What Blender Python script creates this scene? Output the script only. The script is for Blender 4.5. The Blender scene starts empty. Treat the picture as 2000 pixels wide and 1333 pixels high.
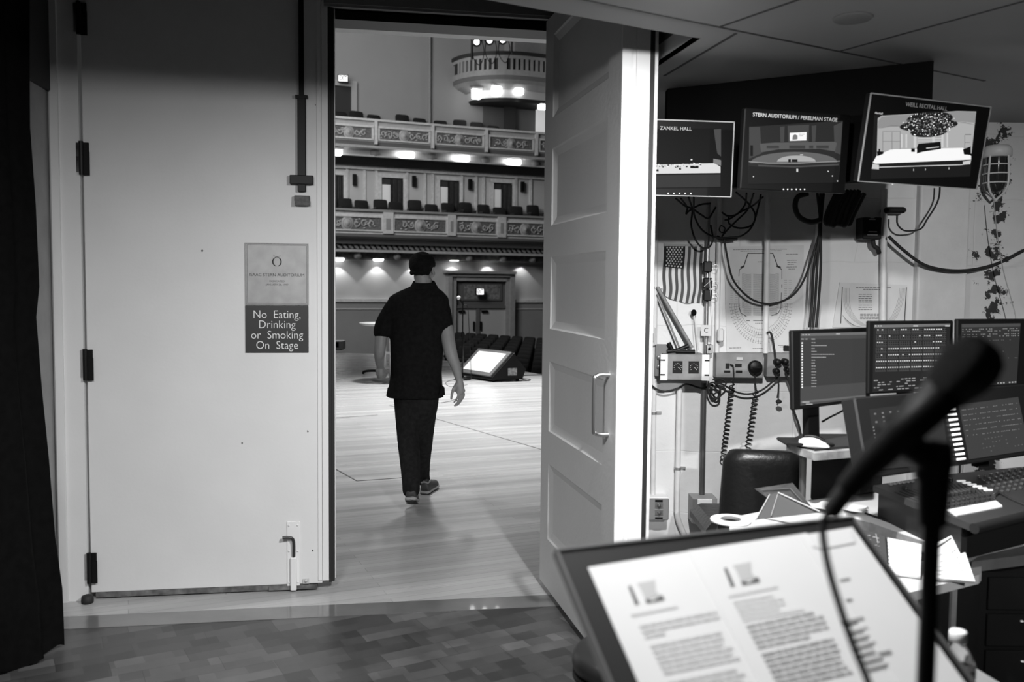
import bpy, math, random
from math import sin, cos, pi, radians, atan2, sqrt
from mathutils import Vector as V, Matrix, Euler
random.seed(7)
S = bpy.context.scene
COL = S.collection
# ------------------------------------------------------------------ camera
FPX, PITCH, ROLL, CAMZ = 1740.0, radians(3.54), radians(0.59), 1.565
fw = V((0, cos(PITCH), -sin(PITCH))); u0 = V((0, sin(PITCH), cos(PITCH))); r0 = V((1, 0, 0))
RT = cos(ROLL) * r0 + sin(ROLL) * u0
UP = -sin(ROLL) * r0 + cos(ROLL) * u0
EYE = V((0, 0, CAMZ))
cd = bpy.data.cameras.new('camera'); cam = bpy.data.objects.new('camera', cd); COL.objects.link(cam)
cd.sensor_width = 36; cd.lens = FPX * 36 / 2000; cd.clip_start = .05; cd.clip_end = 200
m = Matrix((RT, UP, -fw)).transposed().to_4x4(); m.translation = EYE
cam.matrix_world = m
cd.dof.use_dof = True; cd.dof.focus_distance = 5.6; cd.dof.aperture_fstop = 3.2
S.camera = cam
S.view_settings.view_transform = 'Standard'; S.view_settings.look = 'None'
S.view_settings.gamma = 1; S.view_settings.use_curve_mapping = False
S.view_settings.exposure = 0.0
# ------------------------------------------------------------------ world and lights
w = bpy.data.worlds.new('world'); S.world = w; w.use_nodes = True
w.node_tree.nodes['Background'].inputs[0].default_value = (1, 1, 1, 1)
w.node_tree.nodes['Background'].inputs[1].default_value = 0.004
def light(name, kind, loc, target, energy, size=.2, size_y=None, spot=None, blend=.8):
    l = bpy.data.lights.new(name, kind); l.energy = energy
    if kind == 'AREA':
        l.size = size
        if size_y: l.shape = 'RECTANGLE'; l.size_y = size_y
    else: l.shadow_soft_size = size
    if kind == 'SPOT': l.spot_size = radians(spot); l.spot_blend = blend
    o = bpy.data.objects.new(name, l); COL.objects.link(o); o.location = loc
    o.rotation_euler = (V(target) - V(loc)).to_track_quat('-Z', 'Y').to_euler()
    return o
light('booth_downlight', 'SPOT', (.64, 2.3, 2.42), (.2, 3.75, -.4), 345, .04, spot=146, blend=1.0)
light('stand_fill_spot', 'SPOT', (.15, 1.5, 2.42), (.45, 1.35, 1.1), 76, .05, spot=52, blend=.8)  # no fixture here: spot added to brighten the sheets on the music stand
light('booth_soft_fill', 'AREA', (-.9, 1.5, 2.43), (-.9, 1.9, 0), 86, .5, .5)  # unseen soft fill, added to lift the closed door and open leaf
light('rear_downlight', 'SPOT', (1.3, -1.0, 2.42), (1.95, 4.75, .95), 640, .05, spot=42, blend=1.0)
light('stage_wash', 'SPOT', (-1.5, 15.5, 9.5), (.6, 11.6, 0), 13500, .5, spot=58, blend=1)
light('stage_side_wash', 'SPOT', (-6.5, 8.5, 6), (-.9, 6.6, 1.5), 500, .3, spot=30, blend=.6)
light('stage_door_wash', 'SPOT', (1.6, 9.5, 7.5), (.8, 8.8, 0), 700, .5, spot=46, blend=1)
light('house_light_low', 'AREA', (-6, 22, 8.5), (-3, 33, 3.5), 540, 5, 4)
light('house_light_high', 'AREA', (-8, 20, 13), (-3, 33, 9), 330, 5, 4)
# ------------------------------------------------------------------ pixel -> world
def ray(x, y): return fw + RT * (x - 1000) / FPX - UP * (y - 666.5) / FPX
def Pz(x, y, z=0): d = ray(x, y); return EYE + d * ((z - CAMZ) / d.z)
def Py(x, y, Y): d = ray(x, y); return EYE + d * (Y / d.y)
class Frame:
    """a plane standing in the world: a = heading of its horizontal axis, t = lean of its face towards the floor"""
    def __init__(s, px, py, Y, a, t=0, roll=0, origin=None):
        a = radians(a); t = radians(t)
        s.ex = V((sin(a), cos(a), 0)); n0 = V((cos(a), -sin(a), 0))
        s.ez = (cos(t) * n0 + sin(t) * V((0, 0, -1))).normalized()
        s.ey = s.ez.cross(s.ex).normalized()
        if roll:
            q = Matrix.Rotation(radians(roll), 3, s.ez); s.ex = q @ s.ex; s.ey = q @ s.ey
        s.o = origin if origin is not None else Py(px, py, Y)
        s.M = Matrix((s.ex, s.ey, s.ez)).transposed().to_4x4(); s.M.translation = s.o
    def l(s, px, py, off=0):
        d = ray(px, py); o = s.o + s.ez * off
        p = EYE + d * ((o - EYE).dot(s.ez) / d.dot(s.ez)) - s.o
        return (p.dot(s.ex), p.dot(s.ey))
    def w(s, x, y, z=0): return s.o + s.ex * x + s.ey * y + s.ez * z
    def box(s, c):
        P = [s.l(*q) for q in c]                      # TL TR BR BL
        return ((P[0][0] + P[3][0]) / 2, (P[1][0] + P[2][0]) / 2, (P[3][1] + P[2][1]) / 2, (P[0][1] + P[1][1]) / 2)
# ------------------------------------------------------------------ materials
MT = {}
def mat(name, g, rough=.6, metal=0, noise=0, nscale=8, bump=0, bscale=30, emit=0, spec=.5, trans=0, alpha=1, coat=0):
    if name in MT: return MT[name]
    m = bpy.data.materials.new(name); m.use_nodes = True; nt = m.node_tree; N = nt.nodes; L = nt.links
    b = N['Principled BSDF']; b.inputs['Base Color'].default_value = (g, g, g, 1)
    b.inputs['Roughness'].default_value = rough; b.inputs['Metallic'].default_value = metal
    b.inputs['Specular IOR Level'].default_value = spec; b.inputs['Transmission Weight'].default_value = trans
    b.inputs['Alpha'].default_value = alpha; b.inputs['Coat Weight'].default_value = coat
    tc = N.new('ShaderNodeTexCoord')
    if noise:
        n = N.new('ShaderNodeTexNoise'); n.inputs['Scale'].default_value = nscale; n.inputs['Detail'].default_value = 6
        L.new(tc.outputs['Object'], n.inputs['Vector'])
        r = N.new('ShaderNodeMapRange'); L.new(n.outputs['Fac'], r.inputs[0])
        r.inputs[1].default_value = .3; r.inputs[2].default_value = .7
        r.inputs[3].default_value = max(0, g * (1 - noise)); r.inputs[4].default_value = min(1, g * (1 + noise))
        L.new(r.outputs[0], b.inputs['Base Color'])
    if bump:
        n = N.new('ShaderNodeTexNoise'); n.inputs['Scale'].default_value = bscale; n.inputs['Detail'].default_value = 5
        L.new(tc.outputs['Object'], n.inputs['Vector'])
        k = N.new('ShaderNodeBump'); k.inputs['Strength'].default_value = bump; k.inputs['Distance'].default_value = .01
        L.new(n.outputs['Fac'], k.inputs['Height']); L.new(k.outputs[0], b.inputs['Normal'])
    if emit:
        b.inputs['Emission Color'].default_value = (1, 1, 1, 1); b.inputs['Emission Strength'].default_value = emit
    MT[name] = m; return m
paint = mat('door_paint', .68, .5, noise=.03, nscale=3, bump=.04, bscale=60)
paintR = mat('panel_door_paint', .60, .5, noise=.03, nscale=3, bump=.15, bscale=50)
white = mat('white_paint', .8, .45, noise=.03)
black = mat('black_plastic', .006, .45, spec=.25)
blackM = mat('black_metal', .007, .4, spec=.25)
blackF = mat('black_fabric', .003, .95, noise=.3, nscale=30, spec=.1)
rubber = mat('rubber', .012, .7)
chrome = mat('brushed_metal', .62, .3, metal=1)
steel = mat('dull_steel', .35, .45, metal=.7, noise=.2, nscale=12)
greyM = mat('grey_metal', .25, .5, noise=.15, nscale=20)
lgrey = mat('light_grey_plastic', .5, .5)
paper = mat('paper', .62, .7, noise=.02)
ink = mat('ink', .02, .7); inkL = mat('pale_ink', .22, .8); inkM = mat('mid_ink', .1, .8)
leather = mat('black_leather', .008, .38, bump=.25, bscale=40)
wood = mat('pale_wood', .4, .5, noise=.35, nscale=5)
woodD = mat('dark_wood', .09, .45, noise=.3, nscale=10)
laminate = mat('desk_laminate', .55, .4, noise=.03)
def scr(v): return mat('screen_glow_%d' % int(v * 1000), .003, .6, emit=v, spec=.08)
# wooden stage boards, vinyl tiles, painted brick, ceiling tiles
def brickmat(name, c1, c2, cm, w_, h_, rotz, rough, mortar=.003, bump=.1, noise=.1, axis='XY', offset=.5, nsc=3, smooth=.1, rough2=None, swirl=0, stretch=1.0):
    m = bpy.data.materials.new(name); m.use_nodes = True; nt = m.node_tree; N = nt.nodes; L = nt.links
    b = N['Principled BSDF']; b.inputs['Roughness'].default_value = rough
    tc = N.new('ShaderNodeTexCoord'); mp = N.new('ShaderNodeMapping')
    if axis == 'XZ':
        sp = N.new('ShaderNodeSeparateXYZ'); cb = N.new('ShaderNodeCombineXYZ'); L.new(tc.outputs['Object'], sp.inputs[0])
        L.new(sp.outputs['X'], cb.inputs['X']); L.new(sp.outputs['Z'], cb.inputs['Y']); L.new(cb.outputs[0], mp.inputs[0])
    else: L.new(tc.outputs['Object'], mp.inputs[0])
    mp.inputs['Rotation'].default_value = (0, 0, rotz)
    vec = mp.outputs[0]
    if swirl:
        nn = N.new('ShaderNodeTexNoise'); nn.inputs['Scale'].default_value = 3.0; L.new(mp.outputs[0], nn.inputs['Vector'])
        mx = N.new('ShaderNodeMixRGB'); mx.blend_type = 'LINEAR_LIGHT'; mx.inputs[0].default_value = swirl
        L.new(mp.outputs[0], mx.inputs[1]); L.new(nn.outputs['Color'], mx.inputs[2]); vec = mx.outputs[0]
    t = N.new('ShaderNodeTexBrick'); L.new(vec, t.inputs['Vector'])
    t.inputs['Scale'].default_value = 1; t.inputs['Brick Width'].default_value = w_; t.inputs['Row Height'].default_value = h_
    t.inputs['Mortar Size'].default_value = mortar; t.inputs['Mortar Smooth'].default_value = smooth; t.offset = offset
    t.inputs['Color1'].default_value = (c1,) * 3 + (1,); t.inputs['Color2'].default_value = (c2,) * 3 + (1,); t.inputs['Mortar'].default_value = (cm,) * 3 + (1,)
    n = N.new('ShaderNodeTexNoise'); n.inputs['Scale'].default_value = nsc; n.inputs['Detail'].default_value = 6
    ms_ = N.new('ShaderNodeMapping'); ms_.inputs['Scale'].default_value = (1 / stretch, stretch, 1); L.new(mp.outputs[0], ms_.inputs[0]); L.new(ms_.outputs[0], n.inputs['Vector'])
    r = N.new('ShaderNodeMapRange'); L.new(n.outputs['Fac'], r.inputs[0]); r.inputs[1].default_value = .3; r.inputs[2].default_value = .7
    r.inputs[3].default_value = 1 - noise; r.inputs[4].default_value = 1 + noise
    x = N.new('ShaderNodeMixRGB'); x.blend_type = 'MULTIPLY'; x.inputs[0].default_value = 1
    L.new(t.outputs['Color'], x.inputs[1]); L.new(r.outputs[0], x.inputs[2]); L.new(x.outputs[0], b.inputs['Base Color'])
    k = N.new('ShaderNodeBump'); k.inputs['Strength'].default_value = bump; k.inputs['Distance'].default_value = .006; k.invert = True
    L.new(t.outputs['Fac'], k.inputs['Height'])
    k2 = N.new('ShaderNodeBump'); k2.inputs['Strength'].default_value = bump * .8; k2.inputs['Distance'].default_value = .01
    n2 = N.new('ShaderNodeTexNoise'); n2.inputs['Scale'].default_value = nsc * 7; n2.inputs['Detail'].default_value = 7; L.new(ms_.outputs[0], n2.inputs['Vector'])
    L.new(n2.outputs['Fac'], k2.inputs['Height']); L.new(k.outputs[0], k2.inputs['Normal']); L.new(k2.outputs[0], b.inputs['Normal'])
    if rough2:
        r2 = N.new('ShaderNodeMapRange'); L.new(n.outputs['Fac'], r2.inputs[0]); r2.inputs[1].default_value = .3; r2.inputs[2].default_value = .7
        r2.inputs[3].default_value = rough; r2.inputs[4].default_value = rough2; L.new(r2.outputs[0], b.inputs['Roughness'])
    MT[name] = m; return m, t, x, b
boards, *_ = brickmat('stage_boards', .42, .34, .22, 2.4, .065, radians(-23.5) + pi, .22, .0012, .015, .16, nsc=1.6, rough2=.30, stretch=4.5)
tiles, tt, tx, tb = brickmat('vinyl_tiles', .030, .085, .024, .30, .15, radians(-29.5), .3, .001, .03, .3, nsc=4, offset=.37, rough2=.42, swirl=.015)
brickw, bt, bx_, bb = brickmat('painted_brick', .68, .66, .64, .62, .34, 0, .55, .004, .35, .06, 'XZ', nsc=3, smooth=.6, swirl=.03)
ceilt, *_ = brickmat('ceiling_tiles', .38, .36, .38, 2.6, 2.6, 0, .9, .0001, .02, .04, nsc=2)
# a second, larger tile patchwork over the vinyl
nt = tiles.node_tree; t2 = nt.nodes.new('ShaderNodeTexBrick'); t2.inputs['Scale'].default_value = 1; t2.offset = .25
t2.inputs['Brick Width'].default_value = .115; t2.inputs['Row Height'].default_value = .075; t2.inputs['Mortar Size'].default_value = 0
t2.inputs['Color1'].default_value = (.7,) * 3 + (1,); t2.inputs['Color2'].default_value = (1.35,) * 3 + (1,)
nt.links.new(tt.inputs['Vector'].links[0].from_socket, t2.inputs['Vector'])
mm = nt.nodes.new('ShaderNodeMixRGB'); mm.blend_type = 'MULTIPLY'; mm.inputs[0].default_value = 1
nt.links.new(tx.outputs[0], mm.inputs[1]); nt.links.new(t2.outputs['Color'], mm.inputs[2]); nt.links.new(mm.outputs[0], tb.inputs['Base Color'])
# a broken, dirty seam of bare mortar running up the right end of the brick wall
nt = brickw.node_tree; N = nt.nodes; Lk = nt.links
tc = N.new('ShaderNodeTexCoord'); sx = N.new('ShaderNodeSeparateXYZ'); Lk.new(tc.outputs['Object'], sx.inputs[0])
nn = N.new('ShaderNodeTexNoise'); nn.inputs['Scale'].default_value = 11; nn.inputs['Detail'].default_value = 8; nn.inputs['Roughness'].default_value = .7; Lk.new(tc.outputs['Object'], nn.inputs['Vector'])
def mth(op, a, b_=None):
    q = N.new('ShaderNodeMath'); q.operation = op
    for i, v in enumerate((a, b_)):
        if v is None: continue
        if isinstance(v, (int, float)): q.inputs[i].default_value = v
        else: Lk.new(v, q.inputs[i])
    return q.outputs[0]
SEAMX = 2.55 - 3.06
d_ = mth('ABSOLUTE', mth('SUBTRACT', sx.outputs['X'], SEAMX))
f_ = mth('SUBTRACT', mth('ADD', mth('MULTIPLY', nn.outputs['Fac'], .75), -.345), mth('MULTIPLY', d_, 1.0))
msk = mth('GREATER_THAN', f_, 0.0)
mk = N.new('ShaderNodeMixRGB'); mk.inputs[2].default_value = (.03, .03, .03, 1); Lk.new(msk, mk.inputs[0]); Lk.new(bx_.outputs[0], mk.inputs[1])
Lk.new(mk.outputs[0], bb.inputs['Base Color'])
# ------------------------------------------------------------------ mesh builder
def wmat(o):
    M = o.matrix_basis.copy()
    while o.parent: o = o.parent; M = o.matrix_basis @ M
    return M
class MB:
    def __init__(s): s.v = []; s.f = []; s.mi = []; s.sm = []
    def add(s, vs, fs, mi=0, sm=False):
        n = len(s.v); s.v += [V(p) for p in vs]
        for f in fs: s.f.append([i + n for i in f]); s.mi.append(mi); s.sm.append(sm)
        return s
    def box(s, c, d, M=None, mi=0, bev=0):
        x, y, z = d[0] / 2, d[1] / 2, d[2] / 2; c = V(c)
        if bev:
            b = min(bev, x * .9, y * .9, z * .9); vs = []; R = []
            import itertools
            for sz in (-1, 1):
                for lev in ((z, b), (z - b, 0)) if sz == 1 else ((z, b), (z - b, 0)): pass
            rings = [(-z, b), (-z + b, 0), (z - b, 0), (z, b)]
            for zz, ins in rings:
                X, Y = x - ins, y - ins; k = b if not ins else b * .0 + b * .6
                vs += [(X, Y - k, zz), (X - k, Y, zz), (-X + k, Y, zz), (-X, Y - k, zz), (-X, -Y + k, zz), (-X + k, -Y, zz), (X - k, -Y, zz), (X, -Y + k, zz)]
            fs = [list(range(7, -1, -1)), list(range(24, 32))]
            for r in range(3):
                for i in range(8): j = (i + 1) % 8; fs.append([r * 8 + i, r * 8 + j, r * 8 + 8 + j, r * 8 + 8 + i])
        else:
            vs = [(-x, -y, -z), (x, -y, -z), (x, y, -z), (-x, y, -z), (-x, -y, z), (x, -y, z), (x, y, z), (-x, y, z)]
            fs = [(3, 2, 1, 0), (4, 5, 6, 7), (0, 1, 5, 4), (1, 2, 6, 5), (2, 3, 7, 6), (3, 0, 4, 7)]
        vs = [V(p) + c for p in vs]
        if M is not None: vs = [M @ p for p in vs]
        return s.add(vs, fs, mi)
    def b2(s, x0, x1, y0, y1, z0, z1, M=None, mi=0, bev=0):
        return s.box(((x0 + x1) / 2, (y0 + y1) / 2, (z0 + z1) / 2), (abs(x1 - x0), abs(y1 - y0), abs(z1 - z0)), M, mi, bev)
    def tube(s, pts, r, n=10, mi=0, cap=True, rr=None):
        P = [V(p) for p in pts]; k = len(P)
        if k < 2: return s
        up = V((0, 0, 1)); vs = []; fs = []
        t0 = (P[1] - P[0]).normalized()
        a = t0.cross(up) if abs(t0.dot(up)) < .95 else t0.cross(V((1, 0, 0)))
        a.normalize()
        for i, p in enumerate(P):
            t = (P[min(i + 1, k - 1)] - P[max(i - 1, 0)])
            t = t.normalized() if t.length > 1e-9 else t0
            a = (a - t * a.dot(t)); a = a.normalized() if a.length > 1e-6 else t.orthogonal().normalized()
            b = t.cross(a); R = rr[i] if rr else r
            for j in range(n): th = 2 * pi * j / n; vs.append(p + (a * cos(th) + b * sin(th)) * R)
        for i in range(k - 1):
            for j in range(n): q = (j + 1) % n; fs.append([i * n + j, i * n + q, (i + 1) * n + q, (i + 1) * n + j])
        s.add(vs, fs, mi, True)
        if cap: s.add(vs[:n], [list(range(n - 1, -1, -1))], mi); s.add(vs[-n:], [list(range(n))], mi)
        return s
    def lathe(s, prof, M=None, n=24, mi=0, sm=True):
        vs = []; fs = []
        for r, z in prof:
            for j in range(n): th = 2 * pi * j / n; vs.append(V((r * cos(th), r * sin(th), z)))
        for i in range(len(prof) - 1):
            for j in range(n): q = (j + 1) % n; fs.append([i * n + j, i * n + q, (i + 1) * n + q, (i + 1) * n + j])
        if M is not None: vs = [M @ p for p in vs]
        s.add(vs, fs, mi, sm)
        if prof[0][0] > 1e-4: s.add(vs[:n], [list(range(n - 1, -1, -1))], mi)
        if prof[-1][0] > 1e-4: s.add(vs[-n:], [list(range(n))], mi)
        return s
    def ball(s, c, r, M=None, mi=0, n=16, sc=(1, 1, 1)):
        prof = [(max(1e-5, sin(pi * i / n)), -cos(pi * i / n)) for i in range(n + 1)]
        T = Matrix.Translation(V(c)) @ Matrix.Diagonal((r * sc[0], r * sc[1], r * sc[2], 1))
        return s.lathe(prof, (M @ T) if M is not None else T, max(12, n), mi)
    def prism(s, poly, z0, z1, M=None, mi=0):
        n = len(poly); vs = [V((p[0], p[1], z0)) for p in poly] + [V((p[0], p[1], z1)) for p in poly]
        fs = [list(range(n - 1, -1, -1)), list(range(n, 2 * n))] + [[i, (i + 1) % n, n + (i + 1) % n, n + i] for i in range(n)]
        if M is not None: vs = [M @ p for p in vs]
        return s.add(vs, fs, mi)
    def hexa(s, a, b, mi=0):                       # two matching polygons, lower and upper
        n = len(a); vs = list(a) + list(b)
        return s.add(vs, [list(range(n - 1, -1, -1)), list(range(n, 2 * n))] + [[i, (i + 1) % n, n + (i + 1) % n, n + i] for i in range(n)], mi)
    def ring_loft(s, rings, cap=True, mi=0):
        n = len(rings[0]); vs = [p for r in rings for p in r]; fs = []
        for i in range(len(rings) - 1):
            for j in range(n): q = (j + 1) % n; fs.append([i * n + j, i * n + q, (i + 1) * n + q, (i + 1) * n + j])
        if cap: fs += [list(range(n - 1, -1, -1)), list(range((len(rings) - 1) * n, len(rings) * n))]
        return s.add(vs, fs, mi, True)
    def ribbon(s, pts, wd, z=0, M=None, mi=0, t=.0006):
        P = [V((p[0], p[1])) for p in pts]
        for a, b in zip(P[:-1], P[1:]):
            d = b - a
            if d.length < 1e-7: continue
            d.normalize(); nn_ = V((-d.y, d.x)) * wd / 2; e = d * wd * .2
            q = [a - e + nn_, a - e - nn_, b + e - nn_, b + e + nn_]
            s.prism([(p.x, p.y) for p in q][::1], z, z + t, M, mi)
        return s
    def build(s, name, mats, parent=None, local=False, rem=None, smooth=0, bevel=0):
        me = bpy.data.meshes.new(name)
        vs = s.v; base = None
        if parent is not None and not local: inv = wmat(parent).inverted(); vs = [inv @ p for p in vs]
        if parent is None:
            mn = V([min(p[i] for p in vs) for i in range(3)]); mx = V([max(p[i] for p in vs) for i in range(3)])
            base = V(((mn.x + mx.x) / 2, (mn.y + mx.y) / 2, mn.z)); vs = [p - base for p in vs]
        me.from_pydata([tuple(p) for p in vs], [], s.f)
        if not isinstance(mats, (list, tuple)): mats = [mats]
        for q in mats: me.materials.append(q)
        me.polygons.foreach_set('material_index', s.mi); me.polygons.foreach_set('use_smooth', s.sm); me.update()
        import bmesh
        b = bmesh.new(); b.from_mesh(me); bmesh.ops.recalc_face_normals(b, faces=b.faces); b.to_mesh(me); b.free()
        o = bpy.data.objects.new(name, me); COL.objects.link(o)
        if parent is not None: o.parent = parent; 
        else: o.location = base
        if rem or bevel or smooth:
            if rem:
                q = o.modifiers.new('r', 'REMESH'); q.mode = 'VOXEL'; q.voxel_size = rem; q.use_smooth_shade = True
            if smooth:
                q = o.modifiers.new('s', 'SMOOTH'); q.factor = .5; q.iterations = smooth
            if bevel:
                q = o.modifiers.new('b', 'BEVEL'); q.width = bevel; q.segments = 2; q.limit_method = 'ANGLE'
            dg = bpy.context.evaluated_depsgraph_get(); dg.update(); nm = bpy.data.meshes.new_from_object(o.evaluated_get(dg))
            o.modifiers.clear(); o.data = nm
            if rem: nm.polygons.foreach_set('use_smooth', [True] * len(nm.polygons))
            if not nm.materials: nm.materials.append(mats[0])
        return o
def tag(o, label, cat, group=None, kind=None):
    if label: o['label'] = label
    if cat: o['category'] = cat
    if group: o['group'] = group
    if kind: o['kind'] = kind
    return o
def struct(o, label=None, cat=None):
    o['kind'] = 'structure'
    if label: o['label'] = label
    if cat: o['category'] = cat
    return o
def thing(name, label, cat, loc=(0, 0, 0), group=None, M=None):
    o = bpy.data.objects.new(name, None); COL.objects.link(o); o.empty_display_size = .05
    if M is not None: o.matrix_world = M
    else: o.location = loc
    bpy.context.view_layer.update()
    return tag(o, label, cat, group)
def dup(o, loc=None, label=None, rotz=None, mw=None, group=None):
    def cp(a, par):
        c = a.copy(); COL.objects.link(c); c.parent = par
        for ch in a.children: cp(ch, c)
        return c
    c = cp(o, None)
    if loc is not None: c.location = loc
    if rotz is not None: c.rotation_euler = (0, 0, rotz)
    if mw is not None: c.matrix_world = mw
    if label: c['label'] = label
    if group: c['group'] = group
    return c
def text(name, body, M, size, mt, parent, align='CENTER', ext=.0006, sx=1.0, bold=0):
    c = bpy.data.curves.new(name, 'FONT'); c.body = body; c.size = size; c.align_x = align; c.align_y = 'CENTER'; c.extrude = ext
    c.resolution_u = 3; c.offset = bold; c.space_line = 1.0
    o = bpy.data.objects.new(name, c); COL.objects.link(o)
    dg = bpy.context.evaluated_depsgraph_get(); dg.update()
    me = bpy.data.meshes.new_from_object(o.evaluated_get(dg)); bpy.data.objects.remove(o)
    me.transform(M @ Matrix.Diagonal((sx, 1, 1, 1))); me.materials.clear(); me.materials.append(mt)
    q = bpy.data.objects.new(name, me); COL.objects.link(q)
    if parent is not None: q.parent = parent
    return q
def spline(pts, n=8):
    P = [V(p) for p in pts]; P = [2 * P[0] - P[1]] + P + [2 * P[-1] - P[-2]]; out = []
    for i in range(1, len(P) - 2):
        for k in range(n):
            t = k / n; a, b, c, d = P[i - 1:i + 3]
            out.append(.5 * ((2 * b) + (c - a) * t + (2 * a - 5 * b + 4 * c - d) * t * t + (3 * b - 3 * c + d - a) * t ** 3))
    out.append(P[-2]); return out
# ================================================================== ROOM SHELL
AD = 80.92
D0 = Pz(178.5, 1172)
DF = Frame(0, 0, 0, AD, origin=D0)                  # door wall frame: x along the wall, y up, z towards the camera
DM = DF.M
def dv(x, z, v=0): return D0 + DF.ex * x + DF.ez * v + V((0, 0, z))
# booth floor, threshold strip and stage floor
a0, a1 = dv(-3, 0, .384), dv(6, 0, .384)
fl = MB().hexa([V((-4, -2.5, -.1)), V((6, -2.5, -.1)), V((a1.x, a1.y, -.1)), V((a0.x, a0.y, -.1))], [V((-4, -2.5, 0)), V((6, -2.5, 0)), a1, a0])
struct(fl.build('floor', tiles), 'dark mottled vinyl tile floor of the backstage booth', 'floor')
st = MB().b2(-3, 6, -.1, .002, .227, .384, DM)
strip = mat('threshold_strip', .14, .15, noise=.2, nscale=4, coat=.3)
struct(st.build('trim_1', strip), 'glossy grey threshold strip between vinyl tiles and stage boards', 'threshold')
b0, b1 = dv(-3, 0, .227), dv(6, 0, .227)
edge = [(15.0, 2.9), (12.5, 7), (8.2, 12.3), (.49, 15.83), (-.4, 17.4), (-1.44, 18.56), (-2.3, 19.5), (-3.12, 20.1), (-4.04, 20.25), (-7, 20.5), (-13, 20.5), (-13, 3)]
poly = [(b0.x, b0.y), (b1.x, b1.y), (8, 5)] + [(6.5, 9), (5, 12.0)] + edge[3:]
sf = MB().prism(poly, -1.15, 0.0)
struct(sf.build('stage_floor', boards), 'pale wooden stage floor boards beyond the open door', 'floor')
# seams and marks in the stage
sm_ = MB()
for pts in ([(640, 908), (697, 940), (795, 933)], [(760, 792), (1070, 882)], [(640, 818), (738, 811)]):
    W = [Pz(x, y, .001) for x, y in pts]
    for a, b in zip(W[:-1], W[1:]):
        d = (b - a).normalized(); n_ = V((-d.y, d.x, 0)) * .006
        sm_.hexa([a + n_, a - n_, b - n_, b + n_], [q + V((0, 0, .001)) for q in (a + n_, a - n_, b - n_, b + n_)])
o = sm_.build('stage_seam', mat('seam_dark', .05, .8)); struct(o, 'thin dark lift seams cut into the stage floor', 'seam')
# door wall: jamb, sill side, header and the wall around
wallm = mat('wall_plaster', .55, .7, noise=.05, bump=.2, bscale=25)
darkw = mat('dark_upper_wall', .03, .8)
LW, LH = 1.115, 3.02
jb = MB().b2(-.135, -.012, 0, 3.2, -.12, .012, DM)
jb.b2(-.135, -.10, 0, 3.2, .012, .03, DM)
struct(jb.build('trim_2', paint), 'painted left door jamb of the double stage door', 'door frame')
wl = MB().b2(-1.6, -.135, 0, 4.2, -.3, .0, DM).b2(-.135, 2.6, 3.2, 4.2, -.3, 0, DM)
struct(wl.build('wall_door', wallm), 'painted wall the double stage door is set in', 'wall')
# left return: white painted up to 2.45 and dark above
p0 = dv(-.150, 0, 0.0)
lm = Frame(0, 0, 0, AD, origin=p0)
wr = MB().b2(-.30, 0, 0, 2.46, .0, .52, lm.M)
struct(wr.build('wall_left', mat('left_wall_paint', .28, .7, noise=.12, nscale=6, bump=.7, bscale=9)), 'chipped painted wall between the black drape and the door jamb', 'wall')
wr = MB().b2(-.30, .02, 2.46, 4.2, .0, .52, lm.M)
struct(wr.build('wall_left_upper', darkw), 'black upper part of the left wall above the painted section', 'wall')
# header over the opening
def zz(px, py, v): return DF.l(px, py, v)[1]
z_a, z_b, z_c = zz(651, 37, -.06), zz(651, 21, -.06), zz(651, 6, .02)
h = MB().b2(1.13, 2.36, z_c, z_c + .3, -.12, .02, DM).b2(1.13, 2.36, z_b, z_c + .03, -.12, -.02, DM).b2(1.13, 2.36, z_b - .0, z_b + .02, -.06, .01, DM)
struct(h.build('trim_3', mat('header_grey', .20, .6)), 'stepped dark grey header above the open door', 'door frame')
h = MB().b2(1.13, 2.36, z_a, z_b, -.22, -.06, DM)
struct(h.build('trim_4', black), 'black seal band under the door header', 'door frame')
h = MB().b2(1.0, 2.5, zz(651, 50, -.3), zz(651, 30, -.3), -.42, -.30, DM)
struct(h.build('trim_5', mat('header_pale', .75, .5)), 'pale header strip on the stage side of the opening', 'door frame')
# stage-side walls that hide the world left and right of the opening (booth side masks)
rw = MB().b2(2.37, 3.6, 0, 4.2, -.35, -.05, DM)
struct(rw.build('wall_hinge', wallm), 'painted wall behind the opened panel door', 'wall')
# ---- left leaf (door_1)
t = thing('door_1', 'closed smooth white painted stage door leaf with signs', 'door', M=Matrix(DM)); t['kind'] = 'structure'
lf = MB().b2(0, LW, .035, LH, -.06, 0, None)
lf.build('door_panel', paint, t, local=True, bevel=.004)
MB().b2(LW + .002, 1.148, .05, LH, -.06, .006).b2(1.095, 1.115, .05, LH, 0, .005).build('edge_strip', mat('edge_paint', .72, .5), t, local=True)
MB().b2(1.149, 1.176, .04, 2.96, -.065, -.008).b2(1.150, 1.162, .04, 2.95, -.008, .004).build('rubber_seal', rubber, t, local=True)
MB().b2(1.177, 1.181, .05, 2.95, -.07, -.03).build('bright_edge', white, t, local=True)
chip = MB()
for px, py, s_ in [(632, 836, 5), (626, 933, 4), (627, 953, 4), (395, 490, 2.2), (473, 866, 2), (441, 1163, 3), (611, 1076, 2), (601, 843, 2), (163, 0, 0), (627, 117, 1.5), (616, 205, 1.6)]:
    if not s_: continue
    x, y = DF.l(px, py, .001); r_ = s_ * .0025
    chip.prism([(x + r_ * cos(k) * random.uniform(.5, 1), y + r_ * 1.3 * sin(k) * random.uniform(.6, 1)) for k in [2 * pi * i / 7 for i in range(7)]], .0005, .0012)
chip.build('paint_chips', mat('chip_dark', .06, .8), t, local=True)
hg = []
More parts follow.
